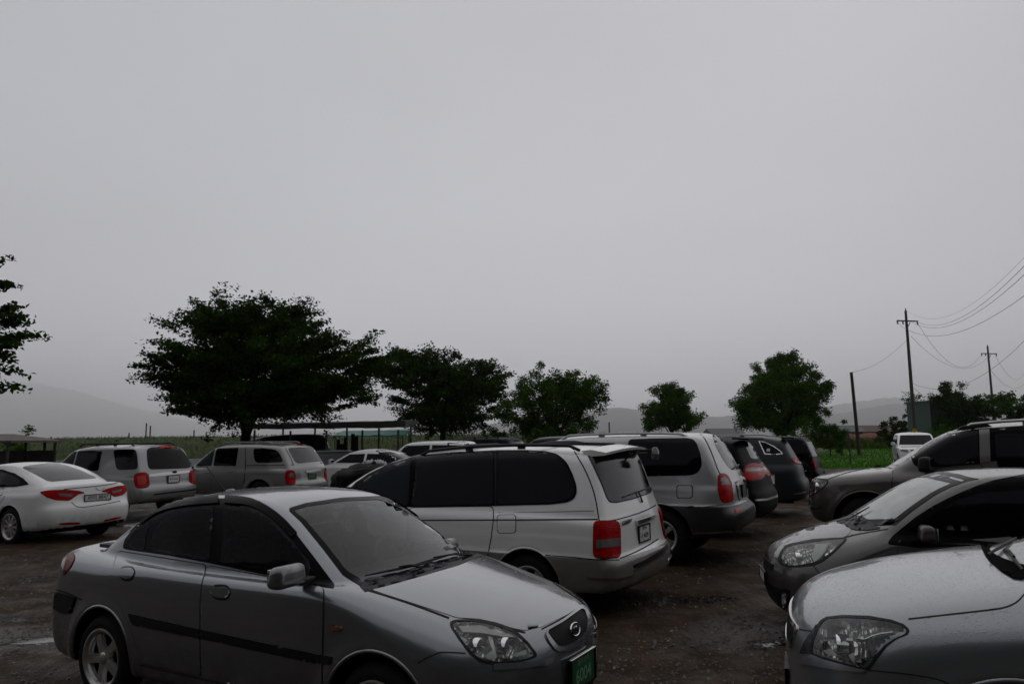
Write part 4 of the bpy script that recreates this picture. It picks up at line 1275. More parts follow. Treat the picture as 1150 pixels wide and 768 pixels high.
# ---------------------------------------------------------------- taupe hatchback on the right
def build_hatch():
    k = Car('hatchback', 'brownish grey small hatchback on the right, rain beads on its bonnet and roof', 'car', 'parked cars', 4.12, 7.0, 168, C_HATCH, .022)
    ws = V7((392, 612), (430, 586), (500, 540), (590, 488), (680, 442), (770, 402), (800, 408), (822, 425), (760, 458), (680, 505), (590, 565), (515, 618), (480, 645), (435, 638))
    w = k.patch('windshield', [(-.62, 1.06), (-.3, 1.02), (0, 1.01), (.3, 1.02), (.62, 1.06), (.50, 1.40), (.25, 1.42), (0, 1.425), (-.25, 1.42), (-.50, 1.40)], 'F', M['windscreen_wet'], .003, res=.05, smooth=0, mirror=False, cut=True, cutmargin=.03)
    wo = [(-.66, 1.04), (-.3, .99), (0, .98), (.3, .99), (.66, 1.04), (.535, 1.415), (.25, 1.438), (0, 1.443), (-.25, 1.438), (-.535, 1.415)]
    wi = [(-.585, 1.08), (-.3, 1.045), (0, 1.035), (.3, 1.045), (.585, 1.08), (.475, 1.375), (.25, 1.39), (0, 1.395), (-.25, 1.39), (-.475, 1.375)]
    k.patch('black_border', wo, 'F', M['gloss_black'], .0045, res=.05, mirror=False, hole=wi, skirt=.007, parent=w[0])
    k.patch('cowl', V7((285, 635), (300, 605), (340, 590), (390, 600), (440, 640), (470, 652), (400, 662), (330, 660)), 'P', M['black'], .006, res=3, mirror=False, smooth=1)
    wiper(k, V7((300, 628))[0], V7((420, 560))[0], off=.025, pivot=V7((345, 640))[0])
    wiper(k, V7((340, 640))[0], V7((385, 600))[0], off=.025)
    headlamp(k, V6((143, 222), (158, 200), (200, 187), (270, 176), (340, 168), (402, 164), (400, 175), (350, 222), (310, 252), (272, 268), (220, 277), (165, 280), (138, 268), (133, 245)),
             [(V6((200, 235))[0], .045, 'chrome')], depth=.04, res=3.5)
    k.patch('lamp_chrome', V6((278, 182), (338, 178), (326, 205), (296, 242), (272, 258), (262, 235)), 'P', M['pale_reflector'], -.010, res=3, skirt=.003)
    hd = V6((140, 200), (180, 160), (260, 110), (330, 80), (400, 68), (395, 95), (430, 128), (418, 148), (395, 162), (330, 164), (240, 172), (175, 186))
    h = k.patch('hood', hd, 'P', k.paint, .003, res=4, smooth=1, skirt=.005, mirror=False)
    k.strip('hood_gap', V6((402, 160), (445, 148), (520, 135), (580, 125)), 'P', 1.3, M['seam'])
    k.strip('bumper_seam', V6((268, 270), (285, 295), (310, 320)), 'P', 1.3, M['seam'])
    k.patch('fog_lamp_recess', V6((125, 385), (150, 370), (178, 375), (172, 430), (155, 462), (130, 465), (120, 430)), 'P', M['black'], .004, res=3, smooth=1)
    k.patch('fog_lamp', V6((142, 395), (160, 390), (160, 445), (146, 452)), 'P', M['lamp_grey'], .009, res=3, smooth=1)
    k.patch('grille', [(-.34, .64), (.34, .64), (.30, .57), (-.30, .57)], 'F', M['grille'], .004, mirror=False, smooth=1)
    k.patch('air_intake', [(-.5, .46), (.5, .46), (.42, .30), (-.42, .30)], 'F', M['black'], .004, mirror=False, smooth=1)
    k.plate((0, .50), 'F', .44, .10, 'white', [], off=.02)
    dlo = [(.98, .985), (.86, 1.075), (.60, 1.23), (.36, 1.345), (.12, 1.405), (-.3, 1.43), (-.8, 1.40), (-1.15, 1.33), (-1.32, 1.20), (-1.2, 1.07), (-.4, 1.0), (.4, .955)]
    k.patch('window_trim', V7((492, 728), (520, 690), (570, 648), (640, 593), (720, 543), (790, 507), (860, 475), (930, 447), (1000, 424), (1150, 394), (1300, 380), (1420, 395), (1420, 700), (1150, 720), (900, 735), (650, 745)), 'P', M['gloss_black'], .004, res=4, smooth=1)
    door_set(k, [(.80, .34), (.86, .62), (.80, .94), (.3, .95), (-.28, .985), (-.3, .6), (-.28, .3), (.6, .3)], [(.62, 1.02), (.46, 1.16), (.30, 1.25), (.10, 1.31), (-.24, 1.33), (-.26, 1.03), (.3, 1.01)],
             [(-.22, .86), (-.04, .86), (-.04, .91), (-.22, .91)], proj='S', gap=.006, res=.05)
    door_set(k, [(-.32, .3), (-.34, .98), (-1.0, 1.03), (-1.05, .8), (-.85, .6), (-.78, .3)], [(-.33, 1.04), (-.31, 1.33), (-.78, 1.32), (-1.05, 1.27), (-1.1, 1.10)], None, proj='S', gap=.006, res=.05)
    k.patch('rear_window', [(-.5, 1.1), (.5, 1.1), (.42, 1.36), (-.42, 1.36)], 'B', M['rear_glass'], .004, mirror=False, smooth=1)
    taillamp(k, [(.52, .85), (.70, .85), (.68, 1.15), (.56, 1.12)], 'B', res=.04)
    k.finish_body(); k.arch_lips(); k.wheels('five'); under_pan(k)
    mirror_pair(k, (.62, .90, 1.0), (.13, .21, .135), k.paint)
    rbox('dashboard', (.42, 1.2, .22), M['dash'], k.root, (.78, 0, .88), (0, .15, 0), r=.06)
    for sy in (.34, -.34):
        s = rbox('front_seat', (.15, .45, .6), M['cloth'], k.root, (-.15, sy, .9), (0, -.3, 0), r=.06)
        rbox('headrest', (.09, .25, .17), M['cloth'], s, (0, 0, .42), r=.04)
    return k


# ---------------------------------------------------------------- silver SUV at the right edge, bonnet and lamp in view
def build_suvc():
    k = Car('suv', 'wet silver SUV at the lower right corner, only its bonnet, fender and headlight showing', 'car', 'parked cars', 3.66, 3.67, 160.1, C_SUVF, .02)
    headlamp(k, V6((264, 640), (266, 618), (276, 575), (292, 535), (310, 508), (335, 496), (400, 491), (500, 495), (590, 508), (640, 525), (664, 545), (655, 562), (610, 580), (570, 608), (530, 655), (500, 703), (460, 700), (400, 683), (330, 662)),
             [(V6((360, 600))[0], .055, 'chrome'), (V6((440, 620))[0], .05, 'lamp_grey')], depth=.06, res=4)
    k.patch('turn_signal', V6((420, 545), (480, 515), (560, 520), (630, 540), (560, 565), (440, 572)), 'P', M['lamp_grey'], -.02, res=4, skirt=.004)
    k.patch('lamp_reflector', V6((300, 625), (335, 618), (365, 650), (318, 640)), 'P', M['pale_reflector'], -.012, res=3, skirt=.003)
    k.patch('lamp_reflector', V6((410, 645), (445, 630), (470, 680), (425, 672)), 'P', M['pale_reflector'], -.012, res=3, skirt=.003)
    k.strip('lamp_rib', V6((290, 575), (380, 575), (470, 588), (530, 560), (600, 552)), 'P', 2.2, M['chrome'], off=-.012)
    k.patch('lamp_bezel', V6((505, 690), (535, 640), (570, 600), (610, 572), (640, 562), (560, 590), (515, 640), (480, 695)), 'P', M['lamp_dark'], -.006, res=4, skirt=.004)
    hood = V6((212, 470), (215, 430), (240, 375), (280, 345), (380, 295), (520, 245), (700, 198), (880, 165), (990, 150), (968, 170), (960, 200), (985, 250), (1040, 305), (1095, 335), (1143, 345), (1140, 400), (1095, 440), (1040, 457), (860, 475), (662, 497), (600, 500), (500, 487), (400, 483), (330, 488), (300, 505), (275, 540), (215, 540))
    k.strip('hood_gap', V6((1146, 395), (1120, 425), (1085, 444), (1040, 456), (860, 476), (665, 498)), 'P', 1.6, M['seam'])
    k.strip('hood_gap', V6((212, 540), (240, 545), (275, 548)), 'P', 1.5, M['seam'])
    k.strip('bumper_seam', V6((500, 710), (600, 718), (720, 733), (800, 750), (840, 770)), 'P', 1.4, M['seam'])
    cow = V6((962, 178), (985, 158), (1030, 146), (1145, 118), (1240, 100), (1250, 160), (1180, 230), (1145, 338), (1100, 330), (1050, 300), (1005, 262), (975, 225))
    k.patch('cowl', cow, 'P', M['under'], .008, res=4, mirror=False, smooth=1)
    k.patch('windshield', [(-.68, 1.15), (.68, 1.15), (.57, 1.6), (-.57, 1.6)], 'F', M['windscreen_wet'], .004, res=.06, mirror=False, smooth=1)
    wiper(k, V6((1000, 255))[0], V6((1120, 180))[0], off=.03, r=.008)
    wiper(k, V6((1075, 232))[0], V6((1145, 320))[0], off=.03, r=.008, pivot=V6((1070, 228))[0])
    gr = V6((186, 490), (202, 470), (208, 500), (204, 540), (194, 556), (182, 530))
    k.patch('grille', [(-.40, .80), (.40, .80), (.34, .70), (-.34, .70)], 'F', M['grille'], .003, mirror=False, smooth=1)
    k.patch('grille_frame', [(-.42, .82), (.42, .82), (.36, .68), (-.36, .68)], 'F', M['chrome'], .008, mirror=False, smooth=1, hole=[(-.40, .80), (.40, .80), (.34, .70), (-.34, .70)], skirt=.012)
    k.patch('air_intake', [(-.5, .50), (.5, .50), (.42, .34), (-.42, .34)], 'F', M['black'], .004, mirror=False, smooth=1)
    k.patch('bumper_shelf', V6((215, 650), (262, 645), (330, 668), (430, 695), (498, 710), (470, 718), (350, 705), (260, 690), (212, 680)), 'P', k.paint, .014, res=4, smooth=1, skirt=.016)
    k.patch('lamp_corner', V6((215, 640), (235, 590), (262, 555), (285, 520), (272, 580), (258, 640)), 'P', M['lamp_dark'], .004, res=3)
    k.plate((0, .46), 'F', .335, .16, 'white', [], off=.012)
    dlo = [(1.0, 1.10), (.72, 1.27), (.42, 1.46), (.2, 1.545), (-.3, 1.60), (-1.2, 1.58), (-1.75, 1.50), (-1.85, 1.3), (-1.7, 1.17), (0, 1.11)]
    k.patch('window_trim', dlo, 'S', M['gloss_black'], .010, res=.035, smooth=1, skirt=.014)
    door_set(k, [(.88, .4), (.92, .7), (.88, 1.08), (-.1, 1.08), (-.12, .4)], [(.80, 1.14), (.42, 1.41), (.2, 1.50), (-.1, 1.54), (-.1, 1.14)], [(-.05, .93), (.14, .93), (.14, .98), (-.05, .98)], proj='S', gap=.006, res=.05, goff=.015)
    door_set(k, [(-.16, .4), (-.14, 1.08), (-.95, 1.1), (-1.0, .85), (-.8, .6), (-.75, .4)], [(-.17, 1.14), (-.17, 1.54), (-.9, 1.54), (-1.0, 1.16)], None, proj='S', gap=.006, res=.05, goff=.015)
    taillamp(k, [(.6, .85), (.82, .85), (.8, 1.15), (.66, 1.15)], 'B', res=.04)
    k.patch('rear_window', [(-.6, 1.15), (.6, 1.15), (.5, 1.5), (-.5, 1.5)], 'B', M['rear_glass'], .004, mirror=False, smooth=1)
    k.finish_body(); k.arch_lips(); k.wheels('five'); under_pan(k)
    mirror_pair(k, (.60, 1.04, 1.2), (.13, .22, .17), k.paint)
    return k


# ---------------------------------------------------------------- taupe SUV with roof rails
def build_suve():
    k = Car('suv', 'dark taupe SUV with silver roof rails, behind the small hatchback', 'car', 'parked cars', 6.66, 10.74, 145, C_SUVE, .03)
    headlamp(k, V7((76, 440), (92, 422), (120, 416), (170, 417), (213, 421), (206, 440), (180, 465), (150, 485), (115, 498), (82, 490), (72, 465)),
             [(V7((105, 455))[0], .05, 'chrome'), (V7((155, 450))[0], .06, 'chrome')], depth=.05, res=2.2, ring=1.2)
    k.patch('fog_lamp', V7((70, 565), (90, 552), (118, 566), (122, 578), (100, 590), (78, 585)), 'P', M['chrome_dull'], .006, res=2)
    k.strip('bumper_trim', V7((90, 545), (140, 552), (180, 553)), 'P', 1.2, M['chrome_dull'], off=.006)
    dlo = V7((606, 308), (640, 272), (690, 236), (750, 205), (810, 186), (870, 180), (945, 177), (1150, 162), (1180, 160), (1180, 325), (990, 332), (940, 345), (800, 356), (665, 364), (625, 355))
    k.patch('window_trim', dlo, 'P', M['gloss_black'], .004, res=3.5, smooth=1, mirror=True)
    fd = door_set(k, V7((524, 372), (560, 340), (600, 318), (660, 372), (800, 362), (950, 350), (955, 480), (955, 640), (600, 640), (535, 540), (520, 450)),
                  V7((625, 300), (660, 268), (710, 236), (770, 208), (830, 193), (932, 187), (928, 338), (800, 350), (680, 358)), None, res=3.5)
    door_set(k, [(-.12, .5), (-.12, 1.13), (-1.0, 1.15), (-1.05, .9), (-.9, .7), (-.85, .5)], [(-.14, 1.18), (-.14, 1.63), (-.95, 1.62), (-1.0, 1.19)], [(-.30, .98), (-.12, .98), (-.12, 1.03), (-.30, 1.03)], proj='S', gap=.006, res=.06)
    k.patch('pillar', V7((936, 184), (985, 180), (990, 332), (940, 343)), 'P', k.paint, .013, res=3, skirt=.012)
    k.patch('rear_side_window', [(-1.2, 1.2), (-1.2, 1.62), (-1.9, 1.60), (-2.1, 1.4), (-2.0, 1.2)], 'S', M['glass'], .005, smooth=1)
    k.patch('cowl', V7((425, 345), (440, 336), (470, 338), (500, 345), (480, 356), (445, 356)), 'P', M['black'], .006, res=2, mirror=False)
    k.patch('windshield', [(-.70, 1.20), (.70, 1.20), (.60, 1.66), (-.60, 1.66)], 'F', M['windscreen_wet'], .004, res=.06, smooth=1, mirror=False)
    wiper(k, V7((432, 342))[0], V7((468, 350))[0], off=.03, r=.012)
    k.strip('hood_gap', V7((215, 416), (300, 385), (400, 365), (480, 358), (520, 366)), 'P', .9, M['seam'])
    k.patch('grille', [(-.5, .96), (.5, .96), (.44, .72), (-.44, .72)], 'F', M['chrome_dull'], .006, mirror=False, smooth=1)
    k.plate((0, .58), 'F', .44, .10, 'white', [], off=.02)
    taillamp(k, [(.7, .9), (.86, .9), (.84, 1.2), (.74, 1.2)], 'B', res=.05)
    k.patch('rear_window', [(-.62, 1.18), (.62, 1.18), (.54, 1.6), (-.54, 1.6)], 'B', M['rear_glass'], .004, mirror=False, smooth=1)
    k.finish_body(); k.arch_lips(); k.wheels('six', M['chrome_dull']); under_pan(k)
    zf = lambda x: float(np.interp(x, [-2.2, -1.7, -.8, 0, .4], [1.70, 1.735, 1.75, 1.715, 1.65]))
    roof_rail(k, .25, -2.0, .66, 1.78, M['chrome_dull'], .06, .020, crown=zf)
    for sg in (1, -1):
        rbox('rail_foot', (.42, .05, .06), M['black'], k.root, (.10, .66 * sg, zf(.1) + .025), (0, .12, 0), r=.02, taper=(.7, .8))
    mirror_pair(k, (.66, 1.07, 1.23), (.16, .29, .20), M['black'])
    return k


# ---------------------------------------------------------------- white sedan on the left
def build_sedw():
    k = Car('sedan', 'white sedan cut off by the left edge of the photo, slim red taillights', 'car', 'parked cars', -10.05, 15.57, 152.9, C_SEDW, .03)
    sw = V9((-60, 118), (0, 133), (60, 155), (130, 195), (190, 235), (185, 246), (100, 250), (0, 253), (-80, 255))
    k.patch('window_trim', [(.78, 1.0), (.5, 1.17), (.2, 1.29), (-.2, 1.355), (-.7, 1.345), (-1.1, 1.28), (-1.4, 1.19), (-1.62, 1.09), (-1.3, 1.045), (-.3, 1.01)], 'S', M['gloss_black'], .010, res=.04, smooth=1, skirt=.014)
    door_set(k, [(.72, .4), (.78, .7), (.72, .97), (-.28, .99), (-.3, .36)], [(.70, 1.03), (.45, 1.16), (.2, 1.255), (-.22, 1.32), (-.26, 1.02)], [(-.22, .86), (-.04, .86), (-.04, .91), (-.22, .91)], proj='S', gap=.005, res=.05, goff=.015)
    door_set(k, [(-.34, .36), (-.32, .99), (-1.25, 1.03), (-1.2, .85), (-1.02, .62), (-.98, .36)], [(-.34, 1.03), (-.30, 1.32), (-.7, 1.31), (-1.1, 1.24), (-1.38, 1.15), (-1.42, 1.085), (-1.2, 1.065)],
             [(-1.12, .89), (-.94, .88), (-.94, .93), (-1.12, .94)], proj='S', gap=.005, res=.05, goff=.015)
    rw = V9((128, 135), (180, 123), (240, 116), (320, 106), (360, 110), (430, 130), (500, 155), (560, 182), (600, 200), (560, 205), (440, 213), (320, 223), (290, 218), (210, 175))
    k.patch('rear_window', rw, 'P', M['rear_glass'], .004, res=2.5, smooth=1, mirror=False)
    taillamp(k, V9((240, 287), (300, 278), (400, 276), (480, 280), (528, 292), (480, 302), (450, 320), (425, 338), (350, 335), (295, 320)), white=V9((360, 295), (450, 298), (440, 316), (366, 312)), res=1.6, off=.008)
    tl = V9((95 * 0 + 395, 270), (480, 262), (600, 250), (690, 238), (735, 225))
    k.strip('trunk_edge', tl, 'P', .9, M['seam'], mirror=False)
    k.plate(V9((600, 320))[0], 'P', .52, .115, 'white', [('49머 8847', .10, 0, 0)], off=.012)
    k.strip('trunk_gap', V9((440, 350), (480, 385), (600, 370), (740, 342)), 'P', .8, M['seam'], mirror=False)
    k.patch('reflector', V9((360, 480), (430, 474), (495, 474), (490, 484), (420, 488), (370, 488)), 'P', M['red'], .006, res=1.6)
    k.patch('rear_diffuser', V9((360, 545), (420, 515), (560, 490), (760, 452), (768, 468), (740, 480), (600, 515), (440, 545)), 'P', M['black'], .005, res=2.2, mirror=False)
    L, g = k.loc(V9((618, 268))[0], 'P', .006)
    e = MB()
    e.tube([(0, .06 * math.cos(a), .022 * math.sin(a) + 0) for a in np.linspace(PI, 2 * PI, 9)], .006, 6); e.tube([(0, -.10, .03), (0, -.05, .0)], .005, 6); e.tube([(0, .10, .03), (0, .05, .0)], .005, 6)
    o = e.build('emblem', M['chrome_dull'], k.root); o.location = L
    k.patch('windshield', [(-.68, 1.04), (.68, 1.04), (.55, 1.37), (-.55, 1.37)], 'F', M['glass'], .004, smooth=1, mirror=False)
    headlamp(k, [(.5, .72), (.84, .78), (.86, .68), (.5, .62)], proj='F', res=.05, ring=.01)
    k.patch('grille', [(-.4, .72), (.4, .72), (.3, .42), (-.3, .42)], 'F', M['grille'], .004, mirror=False, smooth=1)
    k.finish_body(); k.arch_lips(); k.wheels('ten'); under_pan(k)
    mirror_pair(k, (.7, 1.03, 1.02), (.12, .2, .14), k.paint)
    return k


def build_escape():
    k = Car('suv', 'pale silver boxy SUV beside the white sedan, black roof rails and large square red taillights', 'car', 'parked cars', -10.2, 19.2, 157.5, C_BOXY, .03)
    k.patch('rear_side_window', V4((386, 109), (400, 105), (462, 104), (467, 130), (470, 172), (396, 175)), 'P', M['glass'], .006, res=2, smooth=1)
    door_set(k, [(1.0, .45), (1.02, 1.05), (.08, 1.07), (.05, .45)], V4((182, 142), (200, 128), (230, 115), (268, 108), (278, 112), (276, 178), (240, 176), (205, 155)), [(.12, .9), (.3, .9), (.3, .95), (.12, .95)], proj='S', gap=.006, res=.06) if False else None
    fd = door_set(k, [(1.0, .45), (1.02, 1.05), (.10, 1.07), (.08, .45)], [(.92, 1.12), (.66, 1.36), (.46, 1.52), (.12, 1.58), (.12, 1.12)], [(.14, .9), (.32, .9), (.32, .95), (.14, .95)], proj='S', gap=.006, res=.06)
    rd = door_set(k, [(.05, .45), (.06, 1.07), (-.82, 1.07), (-.85, .85), (-.66, .6), (-.62, .45)], [(.06, 1.12), (.06, 1.58), (-.74, 1.59), (-.78, 1.12)], [(-.72, .92), (-.54, .92), (-.54, .97), (-.72, .97)], proj='S', gap=.006, res=.06)
    rw = V4((498, 104), (515, 97), (565, 95), (608, 97), (628, 118), (655, 160), (640, 168), (570, 171), (505, 173), (500, 140))
    k.patch('rear_window', rw, 'P', M['glass'], .004, res=2, smooth=1, mirror=False)
    k.patch('brake_lamp', V4((540, 95), (585, 93), (588, 101), (542, 103)), 'P', M['red'], .012, res=1.5, mirror=False)
    taillamp(k, V4((456, 190), (478, 185), (500, 184), (504, 205), (508, 230), (485, 234), (462, 235), (458, 212)), white=V4((466, 197), (494, 194), (498, 222), (470, 225)), res=1.5, off=.015, wmat='red_pale')
    k.plate(V4((588, 205))[0], 'P', .335, .17, 'white', [('81버 6135', .06, 0, 0)], off=.02, frame=True)
    k.patch('plate_garnish', V4((505, 190), (560, 183), (625, 178), (660, 172), (660, 180), (625, 186), (560, 193), (508, 198)), 'P', M['chrome_dull'], .014, res=2, mirror=False)
    L, g = k.loc(V4((592, 182))[0], 'P', .02)
    e = MB(); e.lathe([(.001, .012), (.05, .01), (.055, 0), (.05, -.02)], axis='X', n=20); o = e.build('emblem', M['lamp_dark'], k.root); o.location = L; o.scale = (-1, 1.3, .6)
    k.strip('bumper_edge', V4((522, 258), (580, 250), (650, 243), (668, 238)), 'P', 1.5, M['black'], off=.006, mirror=False)
    k.patch('windshield', [(-.68, 1.12), (.68, 1.12), (.58, 1.58), (-.58, 1.58)], 'F', M['glass'], .004, smooth=1, mirror=False)
    headlamp(k, [(.5, .95), (.8, .95), (.82, .78), (.5, .75)], proj='F', res=.05, ring=.01)
    k.patch('grille', [(-.45, .95), (.45, .95), (.42, .75), (-.42, .75)], 'F', M['chrome_dull'], .006, mirror=False, smooth=1)
    k.finish_body(); k.arch_lips(); k.wheels('five'); under_pan(k)
    roof_rail(k, .2, -1.6, .60, 1.69, M['black'], .055, .02)
    m = MB(); m.tube([(-1.2, -.6, 1.735), (-1.2, .6, 1.735)], .018, 6); m.tube([(-.2, -.6, 1.74), (-.2, .6, 1.74)], .018, 6); m.build('roof_bar', M['black'], k.root)
    mirror_pair(k, (.86, 1.03, 1.14), (.12, .2, .17), M['black'])
    return k


def build_pickup():
    k = Car('pickup_truck', 'beige silver pickup with a matching canopy over its bed, under the big tree', 'pickup truck', 'parked cars', -7.77, 21.8, 159.8, C_PICK, .03)
    fd = door_set(k, [(1.05, .5), (1.07, 1.07), (.18, 1.08), (.18, .5)], VA((368, 160), (400, 130), (432, 115), (488, 108), (478, 160), (455, 205), (420, 218), (385, 205)), None, proj='S', gap=.006, res=.06) if False else None
    fd = door_set(k, [(1.05, .5), (1.07, 1.07), (.20, 1.08), (.20, .5)], [(.95, 1.13), (.70, 1.37), (.50, 1.53), (.24, 1.60), (.24, 1.13)], [(.24, .93), (.42, .93), (.42, .98), (.24, .98)], proj='S', gap=.006, res=.06, glass='glass_blue')
    rd = door_set(k, [(.17, .5), (.18, 1.08), (-.62, 1.09), (-.66, .75), (-.6, .5)], [(.18, 1.13), (.18, 1.60), (-.56, 1.62), (-.58, 1.13)], [(-.54, .95), (-.36, .95), (-.36, 1.0), (-.54, 1.0)], proj='S', gap=.006, res=.06)
    k.patch('canopy_window', VA((690, 112), (740, 110), (810, 118), (835, 140), (852, 180), (840, 187), (702, 190)), 'P', M['glass'], .006, res=2, smooth=1)
    k.strip('canopy_gap', VA((648, 98), (652, 200), (640, 300)), 'P', .9, M['seam'])
    k.strip('canopy_gap', VA((655, 203), (780, 203), (912, 200)), 'P', .8, M['seam'])
    k.strip('canopy_gap', VA((856, 100), (885, 145), (908, 200)), 'P', .8, M['seam'])
    k.patch('rear_window', VA((878, 112), (900, 108), (970, 106), (1010, 108), (1050, 145), (1082, 172), (1060, 180), (925, 194), (905, 165)), 'P', M['rear_glass'], .004, res=2, smooth=1, mirror=False)
    taillamp(k, VA((868, 238), (885, 233), (912, 233), (916, 260), (917, 303), (895, 306), (870, 302), (866, 270)), white=VA((884, 247), (906, 245), (908, 266), (886, 268)), res=1.4, off=.015)
    k.patch('brake_lamp', VA((925, 88), (975, 86), (978, 94), (928, 96)), 'P', M['red'], .02, res=1.4, mirror=False)
    k.plate(VA((1008, 260))[0], 'P', .335, .17, 'green', [('충남 80', .04, 0, .05), ('라 9274', .07, 0, -.025)], off=.02, frame='chrome')
    k.patch('plate_garnish', VA((972, 234), (1010, 228), (1052, 222), (1052, 230), (1010, 238), (974, 243)), 'P', M['chrome_dull'], .03, res=1.6, mirror=False)
    k.patch('windshield', [(-.7, 1.13), (.7, 1.13), (.6, 1.58), (-.6, 1.58)], 'F', M['glass'], .004, smooth=1, mirror=False)
    headlamp(k, [(.5, .9), (.82, .92), (.84, .76), (.5, .72)], proj='F', res=.05, ring=.01)
    k.patch('grille', [(-.42, .92), (.42, .92), (.38, .72), (-.38, .72)], 'F', M['chrome_dull'], .006, mirror=False, smooth=1)
    k.strip('body_crease', VA((440, 262), (560, 252), (720, 244), (860, 246)), 'P', 1.2, k.paint, off=.008)
    k.finish_body(); k.arch_lips(); k.wheels('five'); under_pan(k)
    roof_rail(k, .1, -1.55, .62, 1.72, M['silver_pick'], .045, .018)
    mirror_pair(k, (.92, 1.06, 1.16), (.13, .22, .18), M['black'])
    return k


def build_black_xov():
    k = Car('suv', 'black crossover with big red and white taillights, between the two-tone SUV and the grey crossover', 'car', 'parked cars', 2.40, 14.68, 149.5, C_XOV, .03)
    k.patch('rear_window', V8((312, 128), (350, 112), (395, 108), (420, 140), (450, 190), (480, 250), (455, 258), (400, 268), (372, 262), (340, 190)), 'P', M['rear_glass'], .004, res=2, smooth=1, mirror=False)
    taillamp(k, V8((326, 335), (340, 312), (375, 296), (415, 298), (450, 318), (468, 350), (462, 385), (435, 400), (380, 410), (345, 408), (330, 380)), white=V8((332, 335), (380, 322), (440, 330), (452, 350), (400, 352), (335, 355)), res=1.6, off=.014)
    k.plate(V8((514, 405))[0], 'P', .335, .17, 'white', [], off=.02)
    k.patch('plate_garnish', V8((490, 335), (510, 318), (522, 325), (520, 345), (500, 355)), 'P', M['chrome'], .012, res=1.6, mirror=False)
    k.patch('bumper_trim', V8((400, 535), (480, 528), (550, 505), (582, 485), (584, 500), (550, 520), (480, 542), (402, 545)), 'P', M['chrome_dull'], .004, res=2, mirror=False)
    door_set(k, [(.95, .45), (.98, 1.04), (.02, 1.06), (.02, .45)], [(.85, 1.1), (.55, 1.33), (.3, 1.47), (.06, 1.54), (.06, 1.1)], None, proj='S', gap=.006, res=.07)
    door_set(k, [(-.02, .45), (-.02, 1.06), (-.95, 1.09), (-.95, .85), (-.75, .6), (-.72, .45)], [(-.02, 1.1), (-.02, 1.55), (-.8, 1.57), (-.88, 1.13)], None, proj='S', gap=.006, res=.07)
    k.patch('rear_side_window', [(-1.0, 1.15), (-.95, 1.56), (-1.5, 1.52), (-1.75, 1.35), (-1.7, 1.2)], 'S', M['glass'], .005, smooth=1)
    k.patch('windshield', [(-.7, 1.12), (.7, 1.12), (.58, 1.55), (-.58, 1.55)], 'F', M['glass'], .004, smooth=1, mirror=False)
    headlamp(k, [(.5, .85), (.82, .88), (.84, .74), (.5, .7)], proj='F', res=.05, ring=.01)
    k.finish_body(); k.arch_lips(); k.wheels('five'); under_pan(k)
    rbox('spoiler', (.28, 1.16, .035), k.paint, k.root, (-2.08, 0, 1.655), (0, -.05, 0), r=.014)
    mirror_pair(k, (.8, 1.06, 1.16), (.12, .2, .16), k.paint)
    return k


def build_grey_xov():
    cfg = dict(C_XOV, paint=M['slate_paint'], W=.945, H=1.70)
    k = Car('suv', 'slate grey crossover with chrome-edged quarter window, beyond the black crossover', 'car', 'parked cars', 4.14, 17.62, 158.6, cfg, .035)
    q = V8((432, 152), (470, 160), (520, 185), (570, 218), (578, 230), (530, 232), (470, 230))
    k.patch('quarter_trim', scaled(q, 1, 1.6), 'P', M['chrome'], .003, res=2)
    k.patch('quarter_window', q, 'P', M['glass'], .006, res=2)
    k.patch('window_sticker', V8((478, 200), (500, 198), (500, 218), (478, 218)), 'P', M['paper'], .008, res=2, mirror=False)
    k.patch('rear_window', V8((648, 165), (670, 155), (695, 152), (730, 190), (762, 230), (740, 236), (720, 234), (685, 205)), 'P', M['rear_glass'], .004, res=1.6, mirror=False, smooth=1)
    taillamp(k, V8((640, 268), (665, 255), (720, 248), (778, 248), (786, 262), (775, 285), (740, 298), (690, 302), (655, 290)), white=V8((690, 285), (740, 280), (742, 294), (695, 299)), res=1.4, off=.012)
    k.patch('bumper_trim', V8((655, 495), (700, 490), (740, 480), (740, 488), (700, 500), (658, 503)), 'P', M['chrome_dull'], .004, res=2, mirror=False)
    k.plate((0, .86), 'B', .44, .11, 'white', [], off=.014)
    door_set(k, [(.95, .45), (.98, 1.04), (.02, 1.06), (.02, .45)], [(.85, 1.1), (.55, 1.33), (.3, 1.47), (.06, 1.54), (.06, 1.1)], None, proj='S', gap=.006, res=.07)
    door_set(k, [(-.02, .45), (-.02, 1.06), (-.95, 1.09), (-.95, .85), (-.75, .6), (-.72, .45)], [(-.02, 1.1), (-.02, 1.55), (-.8, 1.55), (-.88, 1.13)], None, proj='S', gap=.006, res=.07)
    k.patch('windshield', [(-.7, 1.12), (.7, 1.12), (.58, 1.55), (-.58, 1.55)], 'F', M['glass'], .004, smooth=1, mirror=False)
    headlamp(k, [(.5, .85), (.82, .88), (.84, .74), (.5, .7)], proj='F', res=.05, ring=.01)
    k.finish_body(); k.arch_lips(); k.wheels('five'); under_pan(k)
    rbox('spoiler', (.26, 1.12, .04), k.paint, k.root, (-2.08, 0, 1.645), (0, -.06, 0), r=.015)
    roof_rail(k, -.1, -1.7, .60, 1.675, M['chrome_dull'], .04, .016)
    return k


